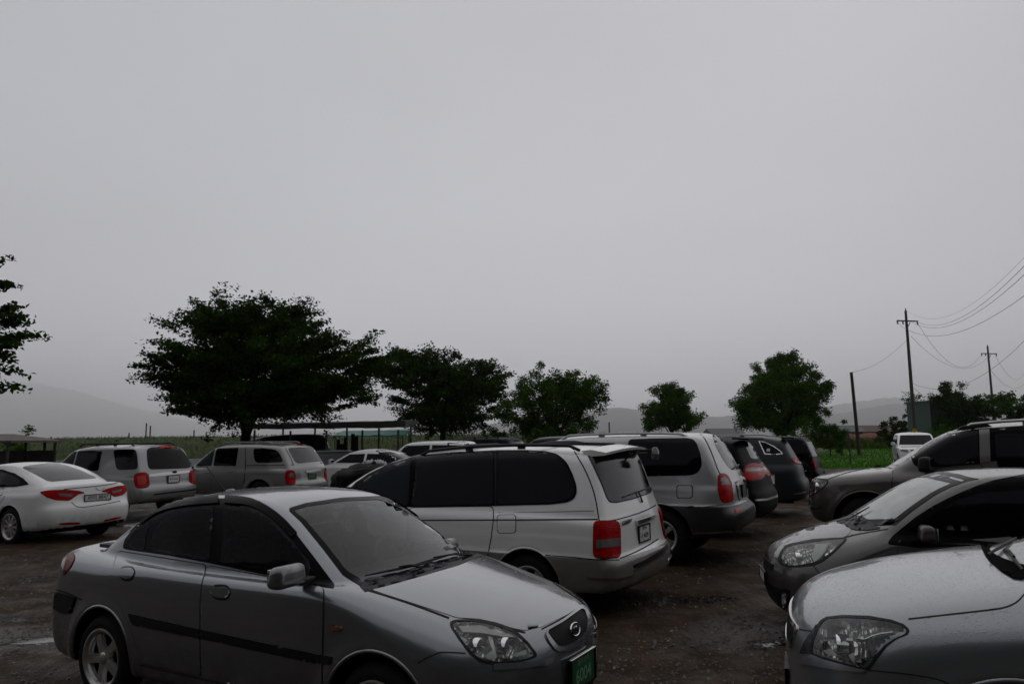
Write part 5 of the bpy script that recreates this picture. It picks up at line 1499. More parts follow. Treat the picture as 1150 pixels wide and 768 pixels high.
def far_car(name, label, cat, x, y, deg, cfg, paint, h=.05, rails=False, spoiler=False, win='glass'):
    """a car far back: shell, panes, lamps, wheels"""
    c = dict(cfg, paint=paint)
    k = Car(name, label, cat, 'parked cars', x, y, deg, c, h)
    gs = dict((round(z, 2), y_) for y_, z in c['gsec'])
    belt = c['gsec'][1][1] + .06; top = c['H'] - .17
    g = c['green']; xf = g[2][0] - .22; xb = [p for p in g if p[1] > top]
    xtf, xtb = xb[0][0] - .12, xb[-1][0] + .05
    xr = xtb - .10
    mid = (xf + xr) / 2
    k.patch('window', [(xf, belt), (xtf, top), (mid + .05, top + .02), (mid + .05, belt)], 'S', M[win], .005, res=.08)
    k.patch('window', [(mid - .03, belt), (mid - .03, top + .02), (xtb, top), (xr, belt)], 'S', M[win], .005, res=.08)
    w = c['gsec'][1][0]
    k.patch('windshield', [(-w + .1, belt), (w - .1, belt), (w - .22, top + .02), (-w + .22, top + .02)], 'F', M[win], .005, res=.08, mirror=False)
    k.patch('rear_window', [(-w + .12, belt + .03), (w - .12, belt + .03), (w - .24, top), (-w + .24, top)], 'B', M['rear_glass'], .005, res=.08, mirror=False)
    taillamp(k, [(w - .17, belt - .30), (w - .03, belt - .30), (w - .05, belt - .05), (w - .15, belt - .05)], 'B', res=.06)
    k.patch('headlight', [(w - .36, belt - .34), (w - .05, belt - .30), (w - .05, belt - .20), (w - .34, belt - .22)], 'F', M['white_lens'], .01, res=.06)
    k.patch('grille', [(-.4, belt - .22), (.4, belt - .22), (.36, belt - .4), (-.36, belt - .4)], 'F', M['grille'], .005, res=.08, mirror=False)
    k.finish_body(); k.arch_lips(); k.wheels('five')
    if rails: roof_rail(k, .1, -1.4, .58, c['H'] - .045, M['black'], .05, .02)
    mirror_pair(k, (xf + .05, c['W'] + .1, belt + .05), (.12, .2, .15), paint, arm=False)
    return k

# ================================================================== sky, sun, air
def build_sky():
    w = bpy.data.worlds.new('World'); SC.world = w; w.use_nodes = True
    t = w.node_tree; N = t.nodes; L = t.links
    out = N['World Output']; bg = N['Background']
    el, az = math.radians(48), math.radians(20)
    sky = N.new('ShaderNodeTexSky'); sky.sky_type = 'NISHITA'; sky.sun_disc = False
    sky.sun_elevation = el; sky.sun_rotation = az; sky.air_density = 1.0; sky.dust_density = 6
    # rain cloud: soft grey deck with slow mottling
    tc = N.new('ShaderNodeTexCoord')
    nz = N.new('ShaderNodeTexNoise'); nz.inputs['Scale'].default_value = 1.3; nz.inputs['Detail'].default_value = 5; nz.inputs['Roughness'].default_value = .45
    mp = N.new('ShaderNodeMapping'); mp.inputs['Scale'].default_value = (1, 1, 2.2)
    L.new(tc.outputs['Generated'], mp.inputs[0]); L.new(mp.outputs[0], nz.inputs['Vector'])
    # the brightest part of the deck lies ahead of the camera, a third of the way up
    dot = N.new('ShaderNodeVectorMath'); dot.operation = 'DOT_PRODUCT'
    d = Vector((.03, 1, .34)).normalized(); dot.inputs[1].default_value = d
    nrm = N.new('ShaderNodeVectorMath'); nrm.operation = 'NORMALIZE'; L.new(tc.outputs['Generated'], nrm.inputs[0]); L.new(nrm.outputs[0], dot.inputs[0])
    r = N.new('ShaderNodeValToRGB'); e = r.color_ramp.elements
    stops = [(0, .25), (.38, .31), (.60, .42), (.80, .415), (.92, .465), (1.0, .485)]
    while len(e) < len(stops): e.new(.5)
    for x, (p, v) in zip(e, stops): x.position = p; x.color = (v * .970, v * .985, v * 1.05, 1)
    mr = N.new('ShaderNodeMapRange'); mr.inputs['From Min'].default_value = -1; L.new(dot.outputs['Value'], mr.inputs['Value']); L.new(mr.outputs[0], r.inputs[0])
    mr2 = N.new('ShaderNodeMapRange'); mr2.inputs['From Min'].default_value = .25; mr2.inputs['From Max'].default_value = .75
    mr2.inputs['To Min'].default_value = .87; mr2.inputs['To Max'].default_value = 1.13; L.new(nz.outputs['Fac'], mr2.inputs['Value'])
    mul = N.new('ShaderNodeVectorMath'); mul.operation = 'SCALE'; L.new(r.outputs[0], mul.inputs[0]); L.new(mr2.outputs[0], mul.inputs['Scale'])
    bg.inputs['Strength'].default_value = .05; L.new(sky.outputs[0], bg.inputs[0])
    b2 = N.new('ShaderNodeBackground'); b2.inputs['Strength'].default_value = 1.0; 
    # the deck is thinner, so brighter, low down towards the open plain
    sp = N.new('ShaderNodeSeparateXYZ'); L.new(nrm.outputs[0], sp.inputs[0])
    lo = N.new('ShaderNodeMapRange'); lo.interpolation_type = 'SMOOTHSTEP'; lo.inputs['From Min'].default_value = .0; lo.inputs['From Max'].default_value = .26
    lo.inputs['To Min'].default_value = 1.40; lo.inputs['To Max'].default_value = 1.0; L.new(sp.outputs['Z'], lo.inputs['Value'])
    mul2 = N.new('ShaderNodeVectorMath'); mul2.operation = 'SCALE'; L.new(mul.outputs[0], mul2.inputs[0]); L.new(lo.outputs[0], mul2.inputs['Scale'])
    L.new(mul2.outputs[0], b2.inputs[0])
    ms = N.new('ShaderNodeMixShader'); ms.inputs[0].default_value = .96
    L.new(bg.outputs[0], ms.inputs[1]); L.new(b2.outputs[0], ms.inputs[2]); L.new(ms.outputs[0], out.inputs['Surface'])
    sd = bpy.data.lights.new('sun', 'SUN'); sd.energy = .5; sd.angle = math.radians(140); sd.color = (1, .97, .93)
    so = bpy.data.objects.new('sun', sd); COL.objects.link(so)
    so.rotation_euler = (PI / 2 - el, 0, -az + PI)
    # sun shines from ahead (azimuth measured from +Y)
    dirv = Vector((math.sin(az) * math.cos(el), math.cos(az) * math.cos(el), math.sin(el)))
    so.rotation_euler = dirv.to_track_quat('Z', 'Y').to_euler()


def build_haze(dens=.00017):
    m = bpy.data.materials.new('haze_air'); m.use_nodes = True
    n = m.node_tree.nodes; n.remove(n['Principled BSDF'])
    pv = n.new('ShaderNodeVolumePrincipled')
    pv.inputs['Color'].default_value = (.99, .99, 1.0, 1); pv.inputs['Density'].default_value = dens; pv.inputs['Anisotropy'].default_value = .85
    m.node_tree.links.new(pv.outputs[0], n['Material Output'].inputs['Volume'])
    b = MB(); b.box((0, 8500, 699), (42000, 22400, 1400))
    o = b.build('haze', m, smooth=False)
    tag(o, kind='stuff', label='thin grey rain haze between the car park and the hills')


# ================================================================== ground
def ground_at(px, py):
    d = pix_dir(px, py); t = -CAM_H / d.z
    return d.x * t, d.y * t


def ground_mat():
    t = NT('wet_gravel_earth')
    vec = t.coord('Object')
    n1 = t.noise(vec, .35, 6, .6); n2 = t.noise(vec, 2.2, 8, .65); n3 = t.noise(vec, 26, 6, .7)
    vo = t.n('TexVoronoi'); vo.inputs['Scale'].default_value = 34; t.l(vec, vo.inputs['Vector'])
    vo2 = t.n('TexVoronoi'); vo2.inputs['Scale'].default_value = 85; t.l(vec, vo2.inputs['Vector'])
    c0 = t.ramp(n2.outputs['Fac'], [(.3, (.019, .0112, .0058)), (.5, (.046, .028, .0155)), (.72, (.086, .054, .031))]).outputs['Color']
    c1 = t.mix(t.math('MULTIPLY', t.ramp(n1.outputs['Fac'], [(.35, 0.), (.65, 1.)]).outputs['Color'], .5), c0, (.036, .0215, .012))
    sepc = t.n('SeparateColor'); t.l(vo.outputs['Color'], sepc.inputs[0])
    st = t.ramp(sepc.outputs[0], [(.80, 0.), (.84, 1.)]).outputs['Color']
    peb = t.math('MULTIPLY', st, t.ramp(vo.outputs['Distance'], [(.28, 1.), (.42, 0.)]).outputs['Color'])
    sep2 = t.n('SeparateColor'); t.l(vo2.outputs['Color'], sep2.inputs[0])
    pebc = t.mix(sep2.outputs[1], (.03, .026, .022), (.13, .115, .095))
    c2 = t.mix(peb, c1, pebc)
    # puddle mask: set places plus noise edge
    pos = t.n('SeparateXYZ'); t.l(vec, pos.inputs[0])
    mask = None
    for (px, py, rx, ry) in PUDDLES:
        gx, gy = ground_at(px, py)
        dx = t.math('DIVIDE', t.math('SUBTRACT', pos.outputs['X'], gx), rx); dy = t.math('DIVIDE', t.math('SUBTRACT', pos.outputs['Y'], gy), ry)
        r = t.math('SQRT', t.math('ADD', t.math('MULTIPLY', dx, dx), t.math('MULTIPLY', dy, dy)))
        m = t.math('SUBTRACT', 1.0, r)
        mask = m if mask is None else t.math('MAXIMUM', mask, m)
    nb = t.noise(vec, 1.7, 8, .7); nf = t.noise(vec, 14, 4, .7)
    rim = t.math('ADD', t.math('MULTIPLY', t.math('SUBTRACT', nb.outputs['Fac'], .5), 3.0), t.math('MULTIPLY', t.math('SUBTRACT', nf.outputs['Fac'], .5), 1.6))
    wet = t.ramp(t.math('ADD', mask, rim), [(.38, 0.), (.66, 1.)]).outputs['Color']
    smask = None
    for (px, py, rx, ry) in SHEEN:
        gx, gy = ground_at(px, py)
        dx = t.math('DIVIDE', t.math('SUBTRACT', pos.outputs['X'], gx), rx); dy = t.math('DIVIDE', t.math('SUBTRACT', pos.outputs['Y'], gy), ry)
        m = t.math('SUBTRACT', 1.0, t.math('SQRT', t.math('ADD', t.math('MULTIPLY', dx, dx), t.math('MULTIPLY', dy, dy))))
        smask = m if smask is None else t.math('MAXIMUM', smask, m)
    sheen = t.ramp(t.math('ADD', smask, t.math('MULTIPLY', rim, .6)), [(.05, 0.), (.6, 1.)]).outputs['Color']
    film = t.ramp(nb.outputs['Fac'], [(.45, 0.), (.62, 1.)]).outputs['Color']
    rough = t.math('ADD', t.math('ADD', .58, t.math('MULTIPLY', film, -.16)), t.math('MULTIPLY', sheen, -.18))
    rough = t.math('ADD', t.math('MULTIPLY', rough, t.math('SUBTRACT', 1.0, wet)), t.math('MULTIPLY', wet, .07))
    t.l(rough, t.b.inputs['Roughness'])
    c3 = t.mix(wet, c2, (.016, .012, .009))
    t.l(c3, t.b.inputs['Base Color'])
    t.l(t.math('ADD', .05, t.math('MULTIPLY', t.math('MAXIMUM', wet, t.math('MAXIMUM', t.math('MULTIPLY', film, .35), sheen)), .45)), t.b.inputs['Specular IOR Level'])
    # wheel tracks running between the rows
    tcm = t.n('TexCoord'); mpp = t.n('Mapping'); mpp.inputs['Rotation'].default_value = (0, 0, math.radians(25)); mpp.inputs['Scale'].default_value = (2.6, .28, 1)
    t.l(tcm.outputs['Object'], mpp.inputs['Vector']); ntr = t.noise(mpp.outputs['Vector'], 1.6, 6, .6)
    h = t.math('ADD', t.math('MULTIPLY', ntr.outputs['Fac'], 3.0), t.math('MULTIPLY', n3.outputs['Fac'], .7))
    h = t.math('ADD', h, t.math('ADD', t.math('MULTIPLY', peb, .8), t.math('MULTIPLY', n2.outputs['Fac'], 1.4)))
    h = t.math('MULTIPLY', h, t.math('SUBTRACT', 1.0, t.math('MULTIPLY', wet, .97)))
    bp = t.n('Bump'); bp.inputs['Strength'].default_value = .9; bp.inputs['Distance'].default_value = .045
    t.l(h, bp.inputs['Height']); t.l(bp.outputs['Normal'], t.b.inputs['Normal'])
    return t.m


PUDDLES = [(775, 672, .7, .5), (872, 722, .55, .35), (44, 718, .7, .32), (20, 692, .5, .3), (70, 700, .5, .3), (830, 600, 1.0, .8), (790, 575, .8, 1.2), (715, 618, .7, .5), (60, 645, .7, .4), (160, 588, 1.2, .6)]


SHEEN = [(45, 712, 1.5, .8), (872, 715, 1.0, .7), (800, 585, 1.6, 1.8), (150, 590, 2.0, 1.1)]


def axis(lo, hi, a, b, fine, grow=1.18):
    c = list(np.arange(a, b, fine)); s = fine
    x = b
    while x < hi: c.append(x); s *= grow; x += s
    c.append(hi); s = fine; x = a; pre = []
    while x > lo:
        s *= grow; x -= s; pre.append(max(x, lo))
    return np.array(pre[::-1] + c)


def build_ground():
    xs = axis(-20800, 20800, -9, 9, .10); ys = axis(-2500, 19500, 2.4, 16, .10)
    X, Y = np.meshgrid(xs, ys, indexing='ij')
    Zz = gz(X, Y)
    near = sstep(60, 12, np.hypot(X, Y))
    rg = np.random.default_rng(3)
    for s, a in ((.45, .018), (1.3, .010), (3.1, .006)):
        for q in range(4):
            th = rg.uniform(0, PI); ph = rg.uniform(0, 6)
            Zz = Zz + near * a * .5 * np.sin((X * math.cos(th) + Y * math.sin(th)) * s * rg.uniform(.8, 1.3) * 2 + ph + 1.3 * np.sin(Y * s * 1.7 + q))
    V = np.stack([X.ravel(), Y.ravel(), Zz.ravel()], 1)
    n = len(ys); i, j = np.meshgrid(np.arange(len(xs) - 1), np.arange(n - 1), indexing='ij')
    a = (i * n + j).ravel()
    F = np.stack([a, a + n, a + n + 1, a + 1], 1)
    o = np_mesh('ground', V, F, ground_mat()); tag(o, kind='structure')
    # loose stones near the camera
    rg = np.random.default_rng(11)
    N_ = 46000
    yy = 3.2 + 13 * rg.random(N_) ** 1.5; xx = (rg.random(N_) * 2 - 1) * (yy * .74 + .3)
    base = np.array([[1, 0, 0], [-.5, .87, 0], [-.5, -.87, 0], [.25, .45, .75], [.25, -.45, .7], [-.55, 0, .65], [0, 0, 1.0]])
    tri = np.array([[0, 1, 3], [0, 3, 4], [0, 4, 2], [2, 4, 5], [2, 5, 1], [1, 5, 3], [3, 5, 6], [4, 3, 6], [5, 4, 6]])
    sz = .006 + .019 * rg.random(N_) ** 4
    ang = rg.random(N_) * 6.28
    B = base[None] * (1 + .35 * (rg.random((N_, 7, 3)) - .5)) * sz[:, None, None] * np.array([1.2, .9, .75])
    c, s = np.cos(ang)[:, None], np.sin(ang)[:, None]
    P = np.stack([B[:, :, 0] * c - B[:, :, 1] * s + xx[:, None], B[:, :, 0] * s + B[:, :, 1] * c + yy[:, None], B[:, :, 2] + (gz(xx, yy) - .002)[:, None]], 2)
    F = (tri[None] + (np.arange(N_) * 7)[:, None, None]).reshape(-1, 3)
    t = NT('wet_pebbles'); g = t.n('NewGeometry')
    t.l(t.ramp(g.outputs['Random Per Island'], [(0, (.014, .009, .006)), (.72, (.042, .029, .02)), (.92, (.085, .066, .05)), (1, (.20, .175, .15))]).outputs['Color'], t.b.inputs['Base Color']); t.set(Roughness=.32)
    o = np_mesh('gravel', P.reshape(-1, 3), F, t.m, smooth=False); tag(o, kind='stuff', label='loose wet gravel strewn over the muddy parking ground')


# ================================================================== plants
def leaf_mat(name, a, b, trans=.25, rough=.5):
    t = NT(name)
    g = t.n('NewGeometry')
    c = t.ramp(g.outputs['Random Per Island'], [(0, a), (1, b)]).outputs['Color']
    t.l(c, t.b.inputs['Base Color']); t.set(Roughness=rough, Specular_IOR_Level=.05)
    tr = t.n('BsdfTranslucent'); t.l(c, tr.inputs['Color'])
    ms = t.n('MixShader'); ms.inputs[0].default_value = trans
    t.l(t.b.outputs[0], ms.inputs[1]); t.l(tr.outputs[0], ms.inputs[2]); t.l(ms.outputs[0], t.out.inputs['Surface'])
    return t.m


M['leaf_dark'] = leaf_mat('dark_leaves', (.009, .025, .0006), (.028, .072, .002), .24, .85)
M['leaf_mid'] = leaf_mat('mid_green_leaves', (.018, .054, .001), (.056, .145, .004), .25, .85)
M['leaf_fresh'] = leaf_mat('fresh_green_leaves', (.022, .075, .004), (.060, .16, .010), .22, .7)
M['bark'] = simple('bark', (.012, .010, .008), .95, spec=.05, var=.35, vscale=14, bump=.6, bscale=30)
M['grass_mat'] = leaf_mat('grass_blades', (.034, .062, .006), (.080, .120, .015), .2, .8)
M['field_mat'] = leaf_mat('field_blades', (.036, .12, .003), (.070, .20, .008), .3, .9)


def leaves_geo(C, axis_, ext, n, size, rg, flat=.55):
    """leaf-sized folded faces spread through sprays. C (m,3) centres, axis_ (m,3) spray direction, ext (m,3) half sizes"""
    m = len(C)
    k = rg.integers(0, m, n)
    up = np.array([0, 0, 1.0])
    a = axis_[k]; b = np.cross(up, a); b /= np.linalg.norm(b, axis=1)[:, None] + 1e-6; c = np.cross(a, b)
    q = rg.normal(0, .42, (n, 3)); q = np.clip(q, -.85, .85)
    P = C[k] + a * (q[:, :1] * ext[k, :1]) + b * (q[:, 1:2] * ext[k, 1:2]) + c * (q[:, 2:] * ext[k, 2:])
    P[:, 2] -= .18 * (q[:, 0] ** 2) * ext[k, 0]
    d = rg.normal(0, 1, (n, 3)); d[:, 2] = d[:, 2] * .5 - .35; d += a * .5; d /= np.linalg.norm(d, axis=1)[:, None]
    nr = rg.normal(0, 1, (n, 3)); nr[:, 2] += 1.2
    s_ = np.cross(d, nr); s_ /= np.linalg.norm(s_, axis=1)[:, None] + 1e-6
    f = np.cross(s_, d)
    L = size * (.6 + .8 * rg.random(n))[:, None]; Wd = L * flat * .5
    V = np.stack([P - d * L * .5, P + s_ * Wd + f * L * .1, P + d * L * .5, P - s_ * Wd + f * L * .1], 1)
    return V


def tree(name, label, cat, base, crowns, trunk_r, leaf, n_leaves, mat, seed, spray=(.95, .5, .16), clusters=200, group=None, fork=.3, fill=.5, lean=0.0, limbs=8, parts=True):
    """crowns: list of (dx, dy, z, rx, ry, rz) ellipsoids relative to base"""
    rg = np.random.default_rng(seed)
    base = Vector(base)
    root = empty(name, base, 0, label=label, cat=cat, group=group)
    C = []; A = []
    vol = np.array([c[3] * c[4] * c[5] for c in crowns]) ** .7; vol /= vol.sum()
    cen_all = np.average(np.array([c[:3] for c in crowns]), axis=0, weights=vol)
    for (dx, dy, z, rx, ry, rz), v in zip(crowns, vol):
        m = max(6, int(clusters * v))
        u = rg.normal(0, 1, (m, 3)); u /= np.linalg.norm(u, axis=1)[:, None]
        lob = rg.normal(0, 1, (9, 3)); lob /= np.linalg.norm(lob, axis=1)[:, None]
        rad = .80 + .22 * np.clip((u @ lob.T), 0, 1).max(1) ** 3 + .10 * rg.normal(0, 1, m).clip(-1, 1)
        r = rad * rg.random(m) ** fill
        P = u * r[:, None] * np.array([rx, ry, rz]) + np.array([dx, dy, z])
        C.append(P)
        o = P - np.array([dx * .6, dy * .6, z - rz * .9]); o[:, 2] *= .45
        o += rg.normal(0, .25, o.shape) * rx
        o /= np.linalg.norm(o, axis=1)[:, None]; A.append(o)
    C = np.concatenate(C); A = np.concatenate(A)
    ext = np.array(spray)[None] * (.65 + .7 * rg.random((len(C), 1)))
    V = leaves_geo(C, A, ext, n_leaves, leaf, rg)
    F = np.arange(len(V) * 4).reshape(-1, 4)
    cr = np_mesh('crown', V.reshape(-1, 3), F, mat, root, smooth=False)
    # trunk, limbs and twigs
    zlow = min(c[2] - c[5] for c in crowns); zf = max(.6, zlow + fork * (cen_all[2] - zlow))
    t = MB()
    top = Vector((cen_all[0] * .3 + lean, cen_all[1] * .3, zf))
    t.tube([(0, 0, -.1), (0, 0, .05), (top.x * .25, top.y * .3, zf * .35), (top.x * .7, top.y * .7, zf * .75), tuple(top)], [trunk_r * 1.5, trunk_r * 1.2, trunk_r, trunk_r * .9, trunk_r * .8], 10)
    nodes = []
    for i in range(limbs):
        j = int(rg.integers(0, len(C)))
        th = 2 * PI * (i + rg.random() * .6) / limbs
        want = np.array(cen_all) + np.array([math.cos(th), math.sin(th), rg.uniform(-.2, .8)]) * np.array([max(c[3] for c in crowns) * .62, max(c[4] for c in crowns) * .62, max(c[5] for c in crowns) * .7])
        e = C[np.argmin(((C - want) ** 2).sum(1))]
        st = Vector((0, 0, zf * rg.uniform(.75, 1.0))) + Vector((top.x, top.y, 0)) * .8
        e = Vector(e); mid = st.lerp(e, .45) + Vector((0, 0, .25 * (e - st).length * .5))
        pts = [(1 - u_) ** 2 * st + 2 * u_ * (1 - u_) * mid + u_ * u_ * e for u_ in (0, .2, .4, .6, .8, 1)]
        r0 = trunk_r * .55
        t.tube(pts, [r0, r0 * .8, r0 * .62, r0 * .45, r0 * .3, r0 * .15], 6)
        nodes += [(p, r0 * (1 - .8 * u_)) for p, u_ in zip(pts, (0, .2, .4, .6, .8, 1))][1:]
    NP = np.array([tuple(p) for p, _ in nodes])
    for c_ in C:
        d = ((NP - c_) ** 2).sum(1) + (NP[:, 2] > c_[2]) * 1.0
        p, r_ = nodes[int(d.argmin())]
        e = Vector(c_); mid = p.lerp(e, .5) + Vector((0, 0, .08 * (e - p).length))
        rr = min(r_ * .5, .035)
        t.tube([p, mid, e], [rr, rr * .7, rr * .3], 4, )
    t.build('trunk', M['bark'], root, sharp=0)
    return root


def build_trees():
    D = lambda px, py, d: at(px, py, d)
    def B(px, d): v = at(px, 500, d); return (v.x, d, 0)
    # big spreading tree
    tree('broadleaf_tree', 'largest dark spreading tree, standing behind the beige silver pickup', 'tree', B(272, 27), [
        (.2, 0, 4.75, 3.4, 3.2, 2.05), (-1.7, 0, 4.2, 2.1, 2.1, 1.25), (3.1, .2, 4.45, 2.2, 2.0, 1.35), (-.4, 0, 6.2, 1.8, 1.8, .95), (1.3, 0, 5.9, 1.5, 1.5, .9), (0, 0, 3.1, 3.3, 2.8, .95), (2.4, 0, 3.3, 2.0, 1.8, .8)],
        .2, .125, 115000, M['leaf_dark'], 5, spray=(.80, .45, .17), clusters=470, group='trees around the car park', fork=.12, fill=.42)
    tree('broadleaf_tree', 'second spreading dark tree, right of the largest one, trunk above the dark car roofs', 'tree', B(497, 44), [
        (0, 0, 4.9, 3.3, 3.0, 1.9), (-2.0, 0, 6.2, 1.9, 1.6, .9), (2.1, 0, 4.7, 2.1, 1.9, 1.5), (.2, 0, 3.1, 3.1, 2.5, 1.0), (-3.0, 0, 5.6, 1.3, 1.2, .6)],
        .18, .16, 66000, M['leaf_dark'], 9, spray=(.85, .5, .2), clusters=330, group='trees around the car park', fork=.15, fill=.42)
    tree('broadleaf_tree', 'rounded many-stemmed tree in the middle, behind the white minivan roof', 'tree', B(622, 52), [
        (.3, 0, 4.5, 3.1, 2.8, 2.35), (-2.2, 0, 3.4, 1.9, 1.8, 1.7), (2.0, 0, 4.6, 1.8, 1.8, 1.5), (.2, 0, 2.2, 3.2, 2.6, 1.3)],
        .13, .17, 42000, M['leaf_mid'], 13, spray=(.62, .52, .42), clusters=260, group='trees around the car park', fork=.0, fill=.45, limbs=10)
    tree('broadleaf_tree', 'small round tree standing alone above the two-tone SUV roof', 'tree', B(755, 60), [
        (0, 0, 4.0, 2.2, 2.0, 1.7), (-.1, 0, 5.2, 1.2, 1.1, .75), (.7, 0, 3.1, 1.9, 1.6, 1.0), (-1.2, 0, 3.0, 1.4, 1.3, 1.0)],
        .11, .18, 22000, M['leaf_mid'], 17, spray=(.55, .45, .35), clusters=120, group='trees around the car park', fork=.0, fill=.45)
    tree('broadleaf_tree', 'large dense round green tree beyond the grey crossover', 'tree', B(882, 60), [
        (-.2, 0, 5.6, 3.0, 2.8, 2.5), (-2.3, 0, 3.9, 2.0, 1.8, 1.7), (2.2, 0, 4.5, 2.0, 1.9, 1.7), (.1, 0, 6.9, 2.0, 1.8, 1.35), (0, 0, 3.0, 3.4, 2.6, 1.3)],
        .2, .18, 66000, M['leaf_mid'], 21, spray=(.62, .52, .42), clusters=360, group='trees around the car park', fork=.1, fill=.45)
    def bush(label, px, d, w, h, mat, seed, n=7000, leaf=.15, name='bush', z=0.0):
        b = B(px, d)
        tree(name, label, name.replace('_', ' '), (b[0], b[1], z), [(0, 0, h * .55, w / 2, w / 2, h * .48), (-w * .18, 0, h * .35, w * .36, w * .36, h * .33), (w * .2, 0, h * .4, w * .34, w * .34, h * .36)],
             .05, leaf, n, mat, seed, spray=(.4, .35, .28), clusters=max(24, n // 130), group='bushes beyond the field', fork=0, fill=.45, limbs=5)
    bush('bright fresh green bush at the foot of the large dense tree', 899, 56, 2.4, 2.3, M['leaf_fresh'], 31, 5000)
    bush('dull green bush right of the large dense tree, beside the leaning post', 932, 62, 3.4, 3.6, M['leaf_mid'], 32, 8000, .16)
    bush('low dark bush at the foot of the middle round tree', 556, 50, 2.6, 2.4, M['leaf_dark'], 33, 6000)
    bush('dark bush left of the tall utility pole', 1005, 84, 3.2, 4.2, M['leaf_dark'], 34, 7000, .2)
    tree('broadleaf_tree', 'thin sparse tree right of the tall utility pole', 'tree', B(1032, 88), [(0, 0, 5.0, 1.9, 1.6, 1.7), (.6, 0, 3.6, 1.8, 1.5, 1.2)], .09, .24, 1700, M['leaf_mid'], 35,
         spray=(.6, .5, .4), clusters=60, group='trees around the car park', fork=0, fill=.6, limbs=7)
    tree('broadleaf_tree', 'dark broad tree leaning over the green shed', 'tree', B(1080, 72), [(0, 0, 4.6, 2.6, 2.3, 1.7), (-1.0, 0, 5.6, 1.3, 1.3, .9), (2.2, 0, 3.6, 2.0, 2.0, 1.3), (.2, 0, 2.6, 3.0, 2.3, 1.4)], .16, .2, 22000, M['leaf_dark'], 36,
         spray=(.6, .5, .35), clusters=150, group='trees around the car park', fork=.0, fill=.45)
    tree('broadleaf_tree', 'layered tree at the right edge behind the second utility pole', 'tree', B(1138, 78), [(0, 0, 4.7, 2.9, 2.3, 1.3), (-1.0, 0, 5.2, 1.5, 1.5, .7), (1.6, 0, 3.6, 2.2, 2.0, 1.2)], .15, .22, 9000, M['leaf_mid'], 37,
         spray=(.8, .5, .2), clusters=90, group='trees around the car park', fork=.2, fill=.45)
    bush('green bush in front of the green shed', 1062, 66, 3.0, 2.6, M['leaf_mid'], 38, 6000, .17)
    bush('small bush behind the pavilion at the left edge', 6, 42, 2.6, 2.8, M['leaf_mid'], 39, 4000, .15)
    # near tree out of the left side, only its branch tips in view
    tree('broadleaf_tree', 'leafy branch tips of a near tree reaching in from the left edge', 'tree', (-14.3, 17.0, 0), [
        (0, 0, 4.9, 3.1, 2.8, 2.0), (2.1, 0, 4.62, .95, .7, .16), (2.1, 0, 5.38, .8, .8, .22), (1.8, 0, 3.9, 1.1, .9, .40), (1.9, 0, 3.0, 1.0, .8, .16)],
        .2, .135, 26000, M['leaf_dark'], 41, spray=(.5, .3, .12), clusters=240, group='trees around the car park', fork=.2, fill=.5)


def blades(name, label, X, Y, Zb, h, w, mat, seed):
    rg = np.random.default_rng(seed); n = len(X)
    a = rg.random(n) * 6.28; H = h * (.5 + rg.random(n)); W_ = w * (.6 + .8 * rg.random(n))
    lx, ly = rg.normal(0, .28, n) * H, rg.normal(0, .28, n) * H
    c, s = np.cos(a) * W_, np.sin(a) * W_
    V = np.stack([np.stack([X - c, Y - s, Zb], 1), np.stack([X + c, Y + s, Zb], 1), np.stack([X + c * .5 + lx * .4, Y + s * .5 + ly * .4, Zb + H * .6], 1), np.stack([X + lx, Y + ly, Zb + H], 1)], 1)
    o = np_mesh(name, V.reshape(-1, 3), np.arange(n * 4).reshape(-1, 4), mat, smooth=False)
    return tag(o, label=label, kind='stuff')


def ridge(name, pts, depth, mat, seed, rough=.04, steps=220, sides=10, z0=-2, kind='structure'):
    """long mound: pts list of (x, y, height), depth = half width"""
    rg = np.random.default_rng(seed)
    P = np.array(pts, float); s = np.r_[0, np.cumsum(np.hypot(*np.diff(P[:, :2], axis=0).T))]
    u = np.linspace(0, s[-1], steps)
    x, y, h = (np.interp(u, s, P[:, i]) for i in range(3))
    k = np.ones(9) / 9
    h = np.convolve(np.pad(h, 4, 'edge'), k, 'valid')
    H = h.max()
    for f, a in ((3, 1), (7, .6), (17, .35), (41, .2)):
        h = h * (1 + rough * a * np.sin(u / s[-1] * 2 * PI * f * rg.uniform(.8, 1.2) + rg.uniform(0, 6)))
    tx, ty = np.gradient(x), np.gradient(y); l = np.hypot(tx, ty); nx, ny = -ty / l, tx / l
    V = []
    for j in range(sides + 1):
        v = -1 + 2 * j / sides
        prof = max(0, 1 - abs(v) ** 1.7)
        jit = rg.normal(0, .03, steps) * H * (prof > 0)
        V.append(np.stack([x + nx * v * depth, y + ny * v * depth, z0 + (h - z0) * prof + jit * .3], 1))
    V = np.stack(V, 1); n = sides + 1
    i, j = np.meshgrid(np.arange(steps - 1), np.arange(sides), indexing='ij'); a = (i * n + j).ravel()
    F = np.stack([a, a + n, a + n + 1, a + 1], 1)
    o = np_mesh(name, V.reshape(-1, 3), F, mat); return tag(o, kind=kind)


